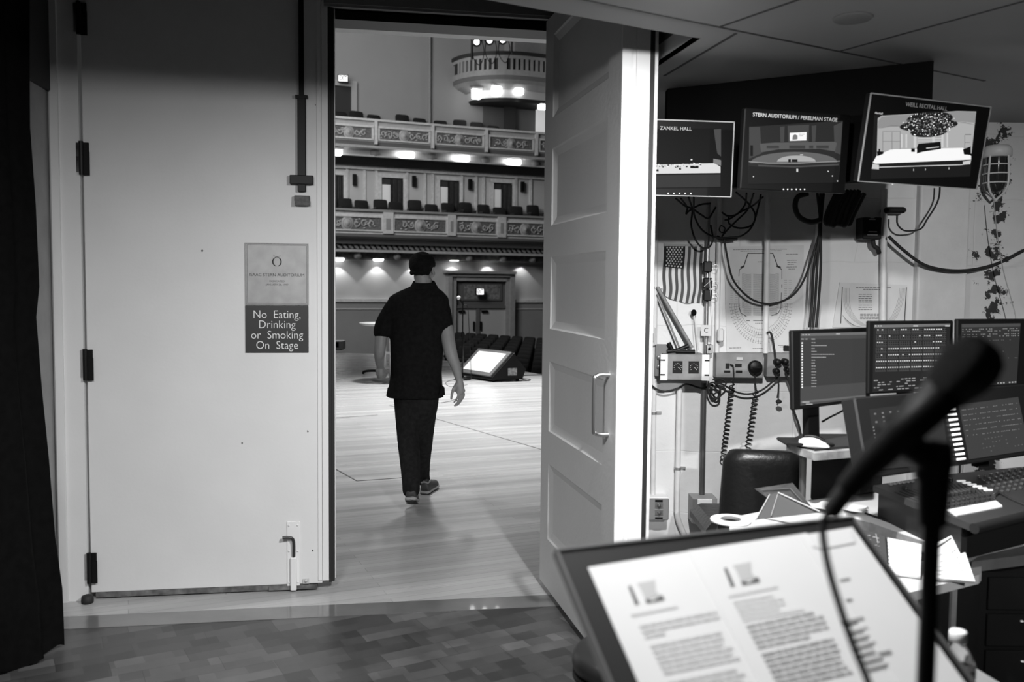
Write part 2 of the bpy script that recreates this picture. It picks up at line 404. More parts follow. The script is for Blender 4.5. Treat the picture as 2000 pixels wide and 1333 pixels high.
for k, (ya, yb) in enumerate([(0, 62), (277, 337), (684, 740), (1084, 1138)]):
    x, y1 = DF.l(163, ya, .03); x, y0 = DF.l(163, yb, .03); 
    if k == 0: y1 = y0 + .14
    b = MB().b2(-.03, .03, y0, y1, .001, .012, bev=.002); b.tube([(-.002, y0 - .01, .02), (-.002, y1 + .004, .02)], .011, 12).b2(.004, .034, y0 - .012, y0 + .1, .012, .016)
    b.build('hinge', black, t, local=True)
# bottom sweep
MB().b2(.02, 1.05, .008, .034, -.05, -.003).b2(.85, 1.09, .01, .03, -.045, .008).build('door_sweep', mat('sweep', .12, .7, noise=.6, nscale=20), t, local=True)
# top surface bolt (black) : rod, channel, bracket, keeper
b = MB(); X = 1.022
b.b2(X - .013, X + .011, 2.47, LH, .002, .018).build('bolt_rod', black, t, local=True)
b = MB().b2(X - .020, X + .020, 2.02, 2.49, .001, .026, bev=.003).b2(X - .03, X + .03, 2.475, 2.49, .001, .03)
o = b.build('bolt_channel', black, t, local=True)
MB().b2(X - .058, X + .056, 2.055, 2.10, .001, .032, bev=.003).build('bolt_bracket', black, o, local=True)
MB().b2(X - .036, X + .038, 1.972, 2.0, .001, .03, bev=.002).b2(X - .034, X + .040, 1.952, 1.975, .001, .034).build('bolt_block', mat('worn_black', .05, .5, noise=.6, nscale=60), o, local=True)
# bottom bolt: painted plate and dark bent handle
x0, yy = DF.l(560, 1020, .01); x1, _ = DF.l(585, 1020, .01); _, yb = DF.l(570, 1150, .01)
pl = MB().b2(x0, x1, yb, yy, .0, .006, bev=.002).b2((x0 + x1) / 2 - .014, (x0 + x1) / 2 + .016, yb - .01, (yb + yy) / 2 - .01, .006, .022, bev=.004)
for sx_ in (x0 + .01, x1 - .01):
    for zz in (yb + .03, (yb + yy) / 2 + .02, yy - .02): pl.ball((sx_, zz, .006), .005, n=8)
bp = pl.build('bottom_bolt', mat('bolt_paint', .74, .5), t, local=True)
hx = (x0 + x1) / 2 + .003
hy0 = DF.l(573, 1088, .02)[1]; hy1 = DF.l(560, 1050, .02)[1]
MB().tube(spline([(hx, hy0, .018), (hx, hy1 - .03, .02), (hx - .008, hy1 - .006, .022), (hx - .03, hy1, .024), (hx - .055, hy1, .026)], 5), .0075, 8).build('bolt_handle', mat('dark_bolt', .06, .35, metal=.6), bp, local=True)
MB().b2(x1 + .015, x1 + .045, yb + .02, yb + .045, 0, .006).ball((x1 + .03, yb + .035, .006), .008, n=8).build('keeper_plate', lgrey, t, local=True)
# round rubber foot on the hinge line
xk, _ = DF.l(174, 1182, 0)
MB().lathe([(.001, 0), (.027, 0), (.029, .012), (.026, .034), (.012, .04), (.001, .04)], Matrix.Translation(dv(-.005, .001, .045))).build('door_stop', rubber, None)
tag(bpy.data.objects['door_stop'], 'small round black rubber stop on the boards under the lowest left hinge', 'door stop')
# signs on the leaf
def sgn(c, name, label, cat):
    x0, x1, y0, y1 = DF.box(c)
    M = DM @ Matrix.Translation(((x0 + x1) / 2, (y0 + y1) / 2, .001)); return thing(name, label, cat, M=M), (x1 - x0) / 2, (y1 - y0) / 2
t, hw, hh = sgn([(479, 474.5), (603, 476), (603, 597), (479, 596)], 'dedication_plaque', 'grey square auditorium dedication plaque with small wreath emblem above the black sign', 'plaque')
MB().b2(-hw, hw, -hh, hh, 0, .006, bev=.001).build('plaque_plate', mat('brushed_plaque', .36, .45, metal=.3, noise=.12, nscale=14), t, local=True)
fr = MB()
for k in (.97, .935): 
    a_, b_ = hw * k, hh * k; fr.ribbon([(-a_, -b_), (a_, -b_), (a_, b_), (-a_, b_), (-a_, -b_)], .0018, .006)
fr.build('border_line', inkM, t, local=True)
e = MB()
for sd in (-1, 1):
    pts = [(sd * (.020 * sin(radians(q))), hh * .40 - .022 * cos(radians(q))) for q in range(14, 168, 11)]
    for (xa, ya), (xb, yb_), k in zip(pts[:-1], pts[1:], range(20)): e.ribbon([(xa, ya), (xb, yb_)], .003 + .003 * sin(k / 13 * pi), .0062)
    e.ribbon([pts[-1], (-sd * .006, hh * .40 + .026), (-sd * .016, hh * .40 + .030)], .002, .0062)
e.build('wreath_emblem', ink, t, local=True)
def tx(s, y, size, par, mt, x=0, z=.0064, sx=1, al='CENTER', bold=0, nm='lettering'): return text(nm, s, Matrix.Translation((x, y, z)), size, mt, par, al, .0003, sx, bold)
# small capitals: larger initials
tx('ISAAC STERN AUDITORIUM', -.004, .0205, t, ink, sx=1.05)
tx('DEDICATED', -.035, .0135, t, inkM); tx('JANUARY 28, 1997', -.052, .0135, t, inkM)
t, hw, hh = sgn([(479.5, 597), (603, 598), (602.5, 688.6), (479.5, 689.5)], 'no_eating_sign', 'black notice with white rule about eating, drinking and smoking under the plaque', 'sign')
MB().b2(-hw, hw, -hh, hh, 0, .005, bev=.001).build('sign_plate', mat('sign_black', .035, .4), t, local=True)
for s_, y in (('No  Eating,', .072), ('Drinking', .022), ('or  Smoking', -.030), ('On  Stage', -.081)): tx(s_, y, .057, t, mat('sign_white', .75, .5), z=.0054, sx=.91, bold=-.0006)
# ---- right leaf (door_2), opened towards the camera
H2 = Pz(1053.5, 1141.8); H2.z = 0
LF = Frame(0, 0, 0, -12.35 + 180, origin=H2)        # x from hinge to free edge (towards camera); its face (z) must look left
LF.ez = V((-cos(radians(-12.35)), sin(radians(-12.35)), 0)); LF.ex = V((-sin(radians(-12.35)), -cos(radians(-12.35)), 0)); LF.ey = V((0, 0, 1))
# right-handed check is not needed for placement: use an explicit matrix with x=face normal
LM = Matrix((LF.ex, LF.ez, V((0, 0, 1)))).transposed().to_4x4(); LM.translation = H2   # local: x along, y out of the face (left), z up
if LM.determinant() < 0: pass
t = thing('door_2', 'open white door leaf with five recessed panels and pull handle', 'door', loc=H2); t['kind'] = 'structure'
W2, T2 = 1.165, .045
panels = [(.15, 1.015, 2.395, 2.80), (.15, 1.015, 1.866, 2.245), (.15, 1.015, 1.352, 1.712), (.15, 1.015, .836, 1.19), (.15, 1.015, .285, .672)]
lf = MB()
def lb(a, b, c, d, e_, f_, mb, **k): return mb.b2(a, b, e_, f_, c, d, LM, **k)  # x0,x1,z0,z1,y0,y1
ztop = 2.90
zs = [.03] + [q for p in panels[::-1] for q in (p[2], p[3])] + [ztop]
lb(0, .15, .03, ztop, -T2, 0, lf); lb(1.015, W2, .03, ztop, -T2, 0, lf)
for i in range(0, len(zs), 2): lb(.15, 1.015, zs[i], zs[i + 1], -T2, 0, lf)
for p in panels:                                    # recessed field with a sloping moulding
    x0, x1, z0, z1 = p; k = .04; dpt = .018
    A = [(x0, 0, z0), (x1, 0, z0), (x1, 0, z1), (x0, 0, z1)]; B = [(x0 + k, -dpt, z0 + k), (x1 - k, -dpt, z0 + k), (x1 - k, -dpt, z1 - k), (x0 + k, -dpt, z1 - k)]
    A2 = [(x0 + .008, -.006, z0 + .008), (x1 - .008, -.006, z0 + .008), (x1 - .008, -.006, z1 - .008), (x0 + .008, -.006, z1 - .008)]
    vs = [LM @ V(q) for q in A + A2 + B]; fs = []
    for i in range(4): j = (i + 1) % 4; fs += [[i, j, 4 + j, 4 + i], [4 + i, 4 + j, 8 + j, 8 + i]]
    fs.append([8, 9, 10, 11]); lf.add(vs, fs)
lb(0, W2, .03, ztop, -T2 - .03, -T2, lf)
lf.build('door_panel', paintR, t)
# the thick free edge with its grooves, seal and outer strip
ed = MB(); E = W2
lb(E, E + .012, .03, ztop, -.036, 0.0, ed)
lb(E, E + .003, .03, ztop, -.058, -.036, ed)
lb(E, E + .012, .03, ztop, -.112, -.058, ed)
lb(E - .10, E, .03, ztop, -.145, -.075, ed)
ed.build('door_edge', mat('edge_white', .8, .45), t)
sl = MB(); lb(E, E + .010, .06, ztop, -.132, -.113, sl); sl.build('rubber_seal', rubber, t)
sl = MB(); lb(E, E + .008, .05, ztop, -.146, -.133, sl); sl.build('edge_strip', mat('edge_chipped', .7, .5, noise=.25, nscale=18), t)
hd = MB()
xh = 1.085
hz0, hz1 = .975, 1.215
hd.tube([LM @ q for q in spline([V((xh, 0, hz0)), V((xh, .035, hz0)), V((xh - .0, .055, hz0 + .008)), V((xh, .062, hz0 + .03)), V((xh, .062, hz1 - .03)), V((xh, .055, hz1 - .008)), V((xh, .035, hz1)), V((xh, 0, hz1))], 6)], .0095, 12)
ho = hd.build('pull_handle', chrome, t); ho['label'] = 'satin metal D shaped pull handle'
# ---- brick wall and far right
BY = 4.75
bw = MB().b2(.62, 5.5, BY, BY + .25, 0, 2.7)
struct(bw.build('wall_back', brickw), 'rough white painted brick wall behind the monitors', 'wall')
# chimney breast shoulder: brighter smooth pier
pc0 = Py(1790, 600, BY - .05); pc1 = Py(1888, 600, BY - .05)
pr = MB().b2(pc0.x, pc1.x, BY - .05, BY + .02, 0, 2.6)
struct(pr.build('wall_pier', mat('pier_plaster', .68, .6, noise=.05, bump=.7, bscale=14), bevel=.012), 'smooth plastered pier on the brick wall right of the second chart', 'wall')
# side, rear walls and high ceiling of the booth
q = MB().b2(-4.2, -4.0, -2.5, 5, 0, 3.6).b2(-4, 6, -2.7, -2.5, 0, 3.6)
struct(q.build('wall_rear', mat('rear_wall', .25, .8)), 'plain booth walls behind the camera', 'wall')
q = MB().b2(5.4, 5.6, -2.5, 5, 0, 3.6)
struct(q.build('wall_right', mat('right_wall', .12, .8)), 'dark booth wall at the right end', 'wall')
q = MB().hexa([V((-4.2, -2.7, 3.7)), V((6, -2.7, 3.7)), V((6, 5.3, 3.7)), V((-4.2, 4.0, 3.7))], [V((-4.2, -2.7, 3.8)), V((6, -2.7, 3.8)), V((6, 5.3, 3.8)), V((-4.2, 4.0, 3.8))])
struct(q.build('ceiling_upper', darkw), 'dark upper ceiling over the door swing', 'ceiling')
# ---- dropped tile ceiling (two slabs around the door swing)
CZ = 2.45
cA, cB = Pz(953, 0, CZ), Pz(1353, 73, CZ); dA = (cB - cA).normalized()
cC = Pz(1279, 123, CZ); dC = (cC - cB).normalized()
l0 = cA - dA * 4.4; f1 = cB + dC * 1.55
pc = [l0, cB, f1, V((f1.x + .1, BY, CZ)), V((5.4, BY, CZ)), V((5.4, -2.5, CZ)), V((l0.x, -2.5, CZ))]
cl = MB(); seams = MB()
cl.prism([(q.x, q.y) for q in pc], CZ, CZ + .06)
struct(cl.build('ceiling', ceilt), 'low white tiled ceiling with dark grid joints', 'ceiling')
def seam(a, b, w_=.012, z=CZ - .0015):
    a, b = V((a.x, a.y, z)), V((b.x, b.y, z)); d = (b - a).normalized(); n_ = V((-d.y, d.x, 0)) * w_ / 2
    seams.hexa([a + n_, a - n_, b - n_, b + n_], [q + V((0, 0, .0012)) for q in (a + n_, a - n_, b - n_, b + n_)])
s1, s2 = Pz(1260, 23, CZ), Pz(1741, 121, CZ); dS = (s2 - s1).normalized()
seam(s1 - dS * 3, s2 + dS * .6); p1, p2 = Pz(1406, 52, CZ), Pz(1556, 0, CZ); seam(p1, p1 + (p2 - p1) * 6)
p1, p2 = Pz(1637, 100.6, CZ), Pz(1952, 14.8, CZ); seam(p1, p1 + (p2 - p1) * 3)
p1, p2 = Pz(1437.6, 64.7, CZ), Pz(1297, 148, CZ); seam(p1, p1 + (p2 - p1) * 1.0)
struct(seams.build('trim_6', mat('grid_dark', .06, .8)), 'dark joints between the ceiling tiles', 'ceiling joints')
# dark raised edge (fascia) of the cut-out
fa = MB()
fa.hexa([cB + V((0, 0, .0)), f1, f1 + V((.03, 0, 0)), cB + V((.03, .01, 0))], [q + V((0, 0, 1.2)) for q in (cB, f1, f1 + V((.03, 0, 0)), cB + V((.03, .01, 0)))])
fa.hexa([l0 + V((0, 0, .06)), cB + V((0, 0, .06)), cB + V((0, -.03, .06)), l0 + V((0, -.03, .06))], [q + V((0, 0, 1.2)) for q in (l0, cB, cB + V((0, -.03, 0)), l0 + V((0, -.03, 0)))])
struct(fa.build('trim_7', darkw), 'dark upright board around the ceiling cut-out', 'fascia')
c = Pz(1665, 34, CZ)
sp = MB().lathe([(.001, 0), (.058, 0), (.062, .004), (.062, .008), (.001, .008)], Matrix.Translation((c.x, c.y, CZ - .008)), 32)
tag(sp.build('ceiling_speaker', mat('speaker_grille', .22, .7, bump=.5, bscale=300)), 'small round grey speaker grille set in the tiled ceiling', 'speaker')
# recessed downlight fixture (out of frame just above)
MBd = MB().lathe([(.07, 0), (.085, 0), (.085, .012), (.07, .012), (.07, 0)], Matrix.Translation((.56, 2.15, CZ - .006)), 32)
tag(MBd.build('ceiling_light', white), 'round white downlight ring in the ceiling above the door swing', 'ceiling light')
# ================================================================== AUDITORIUM
HF = Frame(651, 600, 32.0, 68.5)
HM = HF.M                                           # x along the house wall, y up (0 = eye-line), z out towards the stage
hall_wall = mat('hall_wall', .30, .75, noise=.04, nscale=2, bump=.3, bscale=12)
hall_wallL = mat('hall_wall_light', .46, .7, noise=.04, nscale=2)
gilt = mat('relief_plaster', .62, .6, noise=.12, nscale=10)
reliefD = mat('relief_ground', .13, .8, noise=.5, nscale=22)
seatM = mat('dark_seat', .005, .85, noise=.3, nscale=15)
def hy(pts, v=0):
    """mean height of photo points on the plane v"""
    return sum(HF.l(px, py, v)[1] for px, py in pts) / len(pts)
def hx_(px, v=0): return HF.l(px, 500, v)[0]
UX0, UX1 = -4.0, 12.0
FLOORZ = -1.1
fy = FLOORZ - HF.o.z
# lower wall, dado, rail
yr = hy([(690, 588), (1040, 588)])
ytop1 = hy([(700, 500), (1040, 505)])
b = MB().b2(UX0, UX1, yr, ytop1 + .4, -.3, 0, HM)
struct(b.build('wall_house', hall_wallL), 'pale wall of the auditorium under the lowest balcony', 'wall')
b = MB().b2(UX0, UX1, fy, yr, -.3, .05, HM)
struct(b.build('wall_house_dado', hall_wall), 'grey panelled lower wall of the auditorium', 'wall')
b = MB().b2(UX0, hx_(876), yr - .05, yr + .06, 0, .12, HM).b2(hx_(1007), UX1, yr - .05, yr + .06, 0, .12, HM)
b.b2(UX0, hx_(876), yr - .32, yr - .28, 0, .08, HM).b2(hx_(1007), UX1, yr - .32, yr - .28, 0, .08, HM)
struct(b.build('trim_8', gilt), 'pale chair rail along the auditorium wall', 'chair rail')
q = MB().hexa([V((-40, 14, FLOORZ - .2)), V((30, 14, FLOORZ - .2)), V((30, 60, FLOORZ - .2)), V((-40, 60, FLOORZ - .2))], [V((-40, 14, FLOORZ)), V((30, 14, FLOORZ)), V((30, 60, FLOORZ)), V((-40, 60, FLOORZ))])
struct(q.build('floor_house', mat('house_carpet', .07, .9)), 'dark carpet floor of the auditorium below the stage', 'floor')
# exit doorway
def hb(px0, px1, py0, py1, v0, v1, mb, ctr=None, **k):
    c = ((px0 + px1) / 2, (py0 + py1) / 2) if ctr is None else ctr
    x0 = HF.l(px0, c[1], v1)[0]; x1 = HF.l(px1, c[1], v1)[0]; y1 = HF.l(c[0], py0, v1)[1]; y0 = HF.l(c[0], py1, v1)[1]
    return mb.b2(x0, x1, y0, y1, v0, v1, HM, **k)
def yb(mb, px0, px1, y0, y1, v0, v1, **k):
    x0 = HF.l(px0, 500, v1)[0]; x1 = HF.l(px1, 500, v1)[0]; return mb.b2(x0, x1, y0, y1, v0, v1, HM, **k)
t = thing('door_3', 'exit double doors in a moulded surround under an exit sign', 'door', loc=HF.w(hx_(940), fy, .2)); t['kind'] = 'structure'
yt = hy([(940, 535)]); yl = hy([(940, 597)]); yk = hy([(940, 547)])
fm = MB(); 
for a_, b_, v1 in ((876, 884, .34), (884, 892, .26), (998, 1007, .34), (990, 998, .26)): yb(fm, a_, b_, fy, yt, 0, v1)
yb(fm, 872, 1010, yt, yt + .10, 0, .45); yb(fm, 876, 1007, yt - .12, yt, 0, .34); yb(fm, 884, 999, yt - .28, yt - .12, 0, .26)
fm.build('surround', mat('surround_stone', .36, .6, noise=.1), t)
tp = MB(); yb(tp, 892, 990, yl, yt - .28, 0, .10); yb(tp, 903, 981, yl + .18, yt - .36, .10, .14); yb(tp, 907, 977, yl + .24, yt - .42, .14, .15, mi=1)
tp.build('transom_panel', [mat('transom', .12, .7), mat('transom_d', .2, .7, noise=.5, nscale=12)], t)
tp = MB(); yb(tp, 892, 990, yl - .10, yl, 0, .2); tp.build('door_head', mat('doorhead', .14, .6), t)
for a_, b_ in ((893, 931), (938, 989)):
    dd = MB(); yb(dd, a_, b_, fy, yl - .1, 0, .12)
    do = dd.build('door_leaf', mat('house_door', .5, .6), t)
    h_ = MB(); px = b_ - 4 if a_ == 893 else a_ + 3
    yb(h_, px - 1.5, px + 1.5, fy + .95, fy + 1.3, .12, .17); h_.build('push_plate', black, do)
    h_ = MB(); yb(h_, a_ + 4, a_ + 16, yl - .26, yl - .18, .12, .2); h_.build('door_closer', black, do)
mu = MB(); yb(mu, 931, 938, fy, yl - .1, 0, .18); mu.build('mullion', mat('doorhead', .14), t)
glow = mat('exit_glow', .5, .5, emit=1.6); lampE = mat('lamp_glow', .9, .5, emit=5.0)
def exit_sign(px, py, wd, ht, v, label, yaw=0):
    x, y = HF.l(px, py, v); M = HM @ Matrix.Translation((x, y, v)) @ Matrix.Rotation(radians(yaw), 4, 'Y')
    t = thing('exit_sign', label, 'exit sign', M=M)
    MB().b2(-wd / 2, wd / 2, -ht / 2, ht / 2, -.12, .0).build('sign_case', black, t, local=True)
    MB().b2(-wd / 2 + .03, wd / 2 - .03, -ht / 2 + .03, ht / 2 - .03, 0, .006).build('sign_face', glow, t, local=True)
    text('lettering', 'EXIT', Matrix.Translation((0, 0, .008)), ht * .82, black, t, 'CENTER', .002, wd / ht * .42, .006)
exit_sign(938, 570, .33, .27, .42, 'lit exit sign over the auditorium double doors')
# --- balcony sections, swept along the wall
def seg(name, prof, x0, x1, m_, parent=None, label=None):
    a = [HM @ V((x0, y, v)) for v, y in prof]; b_ = [HM @ V((x1, y, v)) for v, y in prof]
    mb = MB(); n = len(prof); mb.add(a + b_, [list(range(n - 1, -1, -1)), list(range(n, 2 * n))] + [[i, (i + 1) % n, n + (i + 1) % n, n + i] for i in range(n)])
    return mb.build(name, m_, parent)
V1 = 1.3
yf1 = hy([(700, 414), (1030, 424)], V1); yf0 = hy([(700, 457), (1030, 466)], V1); yp1 = hy([(700, 426), (1030, 435)], V1); yp0 = hy([(700, 450), (1030, 458)], V1)
t1 = thing('balcony_lower', 'lowest balcony front with carved panels and rope moulding', 'balcony', loc=HF.w(3, yf0 - 1, V1)); t1['kind'] = 'structure'
seg('balcony_front', [(0, yf0), (V1 - .05, yf0), (V1 - .05, yf1), (V1 - .4, yf1), (V1 - .4, yf0 + .2), (0, yf0 + .2)], UX0, UX1, gilt, t1)
seg('top_rail', [(V1 - .45, yf1), (V1 + .06, yf1), (V1 + .06, yf1 + .07), (V1 - .45, yf1 + .07)], UX0, UX1, mat('rail_dark', .3, .6), t1)
yc0 = hy([(700, 470), (1030, 474)], V1 - .3); yc1 = hy([(700, 480), (1030, 482)], V1 - .4); yc2 = hy([(700, 491), (1030, 492)], .7); yc3 = hy([(700, 496), (1030, 497)], .6)
seg('lower_band', [(0, yf0 - .02), (V1, yf0), (V1 - .02, yf0 - .1), (V1 - .3, yc0), (0, yc0)], UX0, UX1, mat('band_dark', .16, .7), t1)
seg('soffit_band', [(0, yc0), (V1 - .35, yc0 - .01), (V1 - .45, yc1), (0, yc1)], UX0, UX1, mat('band_mid', .42, .6), t1)
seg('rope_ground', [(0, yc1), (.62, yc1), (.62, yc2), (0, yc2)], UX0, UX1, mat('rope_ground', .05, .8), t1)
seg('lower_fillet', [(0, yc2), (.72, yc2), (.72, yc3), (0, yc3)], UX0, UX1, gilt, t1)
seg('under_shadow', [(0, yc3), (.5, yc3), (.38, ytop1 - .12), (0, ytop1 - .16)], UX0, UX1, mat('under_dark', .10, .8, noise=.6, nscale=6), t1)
rp = MB(); x = UX0 + .1; i = 0
while x < 11.8:                                     # slanting leaves of the rope moulding
    rp.ball((0, 0, 0), 1, HM @ Matrix.Translation((x, (yc1 + yc2) / 2, .64)) @ Matrix.Rotation(radians(-40), 4, 'Z') @ Matrix.Diagonal((.13, .055, .06, 1)), n=6); x += .2
rp.build('rope_moulding', gilt, t1)
def relief(x0, x1, y0, y1, v, parent, seed):
    R = random.Random(seed); g = MB(); g.b2(x0, x1, y0, y1, v - .03, v + .004, HM)
    g.build('carved_panel', reliefD, parent)
    r_ = MB(); cx = (x0 + x1) / 2; cy = (y0 + y1) / 2; h_ = (y1 - y0)
    for sd in (-1, 1):                              # leafy scrolls either side of the medallion
        n = max(2, int((x1 - x0) / 2 / (h_ * .62)))
        for k in range(n):
            ox = cx + sd * (h_ * .75 + k * h_ * .62)
            if abs(ox - cx) > (x1 - x0) / 2 - h_ * .2: break
            pts = [(ox + sd * h_ * .30 * (1 - a / 9) * cos(a * .9 + k), cy + h_ * .32 * (1 - a / 10) * sin(a * .9 + k) * (1 if k % 2 else -1)) for a in range(8)]
            r_.tube([HM @ V((p[0], p[1], v + .02)) for p in pts], .026, 5)
            for a in range(4): r_.ball((ox + R.uniform(-.4, .4) * h_, cy + R.uniform(-.35, .35) * h_, v + .01), .045, None if False else None, n=5) if False else r_.ball((0, 0, 0), 1, HM @ Matrix.Translation((ox + R.uniform(-.3, .3) * h_, cy + R.uniform(-.36, .36) * h_, v + .01)) @ Matrix.Diagonal((.05, .03, .03, 1)), n=5)
    r_.build('scroll_relief', mat('relief_leaf', .42, .6), parent)
    md = MB(); md.lathe([(.001, .09), (h_ * .18, .07), (h_ * .22, .03), (h_ * .30, .05), (h_ * .34, .0), (h_ * .50, .03), (h_ * .52, 0)], HM @ Matrix.Translation((cx, cy - .01, v)) @ Matrix.Diagonal((1, 1.15, 1, 1)), 14)
    md.build('medallion', mat('medallion_plaster', .4, .6), parent)
# tier one panels and pilasters
def px2x(px, v): return HF.l(px, 440, v)[0]
for i, (a_, b_) in enumerate(((651, 745), (771, 871), (893, 969), (991, 1062))):
    x0, x1 = px2x(a_, V1), px2x(b_, V1)
    if i == 0: x0 -= .7
    relief(x0, x1, yp0, yp1, V1 - .04, t1, i)
    mb = MB()
    for (xa, xb, ya, yb_) in ((x0 - .06, x1 + .06, yp1, yp1 + .05), (x0 - .06, x1 + .06, yp0 - .05, yp0), (x0 - .06, x0, yp0, yp1), (x1, x1 + .06, yp0, yp1)): mb.b2(xa, xb, ya, yb_, V1 - .05, V1 + .01, HM)
    mb.build('panel_frame', gilt, t1)
for a_, b_ in ((748, 768), (874, 890), (972, 988)):
    x0, x1 = px2x(a_, V1), px2x(b_, V1)
    mb = MB().b2(x0, x1, yf0 + .02, yf1, V1 - .06, V1 + .05, HM); mb.build('pilaster', gilt, t1)
    mb = MB().b2(x0 + .1, x1 - .1, yp0 + .02, yp1 - .02, V1 + .03, V1 + .058, HM); mb.build('pilaster_inset', mat('inset_grey', .3, .6), t1)
# brackets between lamps, below
bk = MB()
for px in (698, 775, 916, 982, 1040):
    x = px2x(px, .4); bk.ball((0, 0, 0), 1, HM @ Matrix.Translation((x, yc3 - .13, .45)) @ Matrix.Diagonal((.14, .13, .15, 1)), n=8)
bk.build('carved_boss', mat('boss', .25, .7), t1)
# box wall behind tier one
V2 = 1.3
yg1 = hy([(700, 236), (1030, 259)], V2); yg0 = hy([(700, 276), (1030, 296)], V2)
yw = hy([(700, 330), (1030, 345)])
b = MB().b2(UX0, UX1, yf0, yw + .9, -.3, 0, HM)
struct(b.build('wall_box_tier', mat('box_wall', .5, .7)), 'pale panelled wall behind the lower balcony seats', 'wall')
mo = MB()
for px in (678, 712, 735, 795, 830, 845, 902, 930, 945, 1008, 1037): x = HF.l(px, 370, .05)[0]; mo.b2(x - .05, x + .05, yf0, yw, 0, .06, HM)
mo.b2(UX0, UX1, yw - .06, yw + .12, 0, .12, HM)
struct(mo.build('trim_9', gilt), 'moulded ribs and cornice on the balcony wall', 'moulding')
dm = mat('box_doorway_glow', .75, .7); cur = mat('heavy_curtain', .035, .9, noise=.4, nscale=9)
for i, (a_, b_, yt_) in enumerate(((640, 670, 342), (744.5, 786.5, 348), (858, 896, 353), (963, 999, 358))):
    x0, x1 = HF.l(a_, 370, 0)[0], HF.l(b_, 370, 0)[0]; y1 = HF.l((a_ + b_) / 2, yt_, 0)[1]; y0 = yf0 + .3
    t = thing('window_%d' % (i + 1), 'framed doorway opening in the balcony wall with a bright room behind', 'doorway', loc=HF.w((x0 + x1) / 2, y0, 0)); t['kind'] = 'structure'
    mb = MB().b2(x0 - .14, x0, y0, y1 + .1, 0, .09, HM).b2(x1, x1 + .14, y0, y1 + .1, 0, .09, HM).b2(x0 - .14, x1 + .14, y1, y1 + .14, 0, .1, HM); mb.build('doorway_frame', gilt, t)
    MB().b2(x0, x1, y0, y1, 0, .012, HM).build('dark_recess', mat('recess', .04, .9), t)
    MB().b2(x0 + .03, x0 + (x1 - x0) * .42, y0 + .3, y1 - .25, .012, .03, HM).build('lit_gap', mat('lit_room', .8, .5, emit=(.9, .8, .8, .25)[i] if i else .05), t)
    cw = (x1 - x0) * (.58 if i else .9); cb_ = MB(); n = 24; a = []; 
    pts = [(x1 - .02 - cw * k / n, .08 + .05 * sin(k * 1.9)) for k in range(n + 1)]
    for (xa, za), (xb, zb) in zip(pts[:-1], pts[1:]): cb_.add([HM @ V(q) for q in ((xa, y0, za), (xb, y0, zb), (xb, y1 - .05, zb), (xa, y1 - .05, za), (xa, y0, za - .03), (xb, y0, zb - .03), (xb, y1 - .05, zb - .03), (xa, y1 - .05, za - .03))], [(0, 1, 2, 3), (7, 6, 5, 4), (0, 4, 5, 1), (3, 2, 6, 7)], 0, True)
    place = ('at the left edge of the stage opening', 'second from the left', 'third from the left', 'nearest the open door leaf')[i]
    tag(cb_.build('door_curtain', cur), 'dark pleated curtain in the balcony doorway ' + place, 'curtain', 'doorway curtains')
for px, a_, b_ in ((692.5, 341, 362), (808.5, 343, 366), (918, 350, 372), (1020.5, 355, 376)):
    x, y = HF.l(px, (a_ + b_) / 2, .1); w_ = .13; hh_ = .4
    t = thing('wall_speaker', 'slim black box on the balcony wall, %s' % {692.5: 'leftmost of the four', 808.5: 'second from the left', 918: 'third from the left', 1020.5: 'rightmost of the four'}[px], 'speaker', loc=HF.w(x, y - hh_ / 2, 0), group='slim black boxes on the balcony wall')
    MB().b2(x - w_ / 2, x + w_ / 2, y - hh_ / 2 + .02, y + hh_ / 2, .04, .17, HM).build('speaker_box', black, t)
    MB().b2(x - .03, x + .03, y - .06, y + .06, 0, .04, HM).build('wall_bracket', black, t)
# --- tier two
t2_ = thing('balcony_upper', 'upper balcony front with scroll panels and lamps beneath', 'balcony', loc=HF.w(3, yg0 - 1, V2)); t2_['kind'] = 'structure'
seg('balcony_front', [(0, yg0), (V2 - .05, yg0), (V2 - .05, yg1), (V2 - .4, yg1), (V2 - .4, yg0 + .2), (0, yg0 + .2)], UX0, UX1, mat('front_grey', .42, .6, noise=.08), t2_)
seg('top_rail', [(V2 - .45, yg1), (V2 + .06, yg1), (V2 + .06, yg1 + .07), (V2 - .45, yg1 + .07)], UX0, UX1, gilt, t2_)
yd0 = hy([(700, 286), (1030, 304)], V2 - .1); yd1 = hy([(700, 291), (1030, 309)], V2 - .2); ye0 = hy([(700, 306), (1030, 323)], V2 - .7); ye1 = hy([(700, 322), (1030, 338)], .5)
seg('dark_band', [(0, yg0), (V2 - .05, yg0), (V2 - .15, yd0), (0, yd0)], UX0, UX1, mat('band_dark', .16), t2_)
seg('soffit_band', [(0, yd0), (V2, yd0), (V2 - .05, yd1), (0, yd1)], UX0, UX1, gilt, t2_)
seg('lamp_cove', [(0, yd1), (V2 - .5, yd1), (V2 - .6, ye0), (0, ye0)], UX0, UX1, mat('cove_grey', .55, .6), t2_)
seg('lower_lip', [(0, ye0), (V2 - .4, ye0), (V2 - .42, ye0 - .05), (0, ye0 - .05)], UX0, UX1, gilt, t2_)
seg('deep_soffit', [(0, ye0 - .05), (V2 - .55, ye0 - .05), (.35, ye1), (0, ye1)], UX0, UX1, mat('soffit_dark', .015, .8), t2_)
yq1 = hy([(700, 249), (1030, 269)], V2); yq0 = hy([(700, 270), (1030, 290)], V2)
ed_ = [628, 734, 845, 950, 1048, 1130]
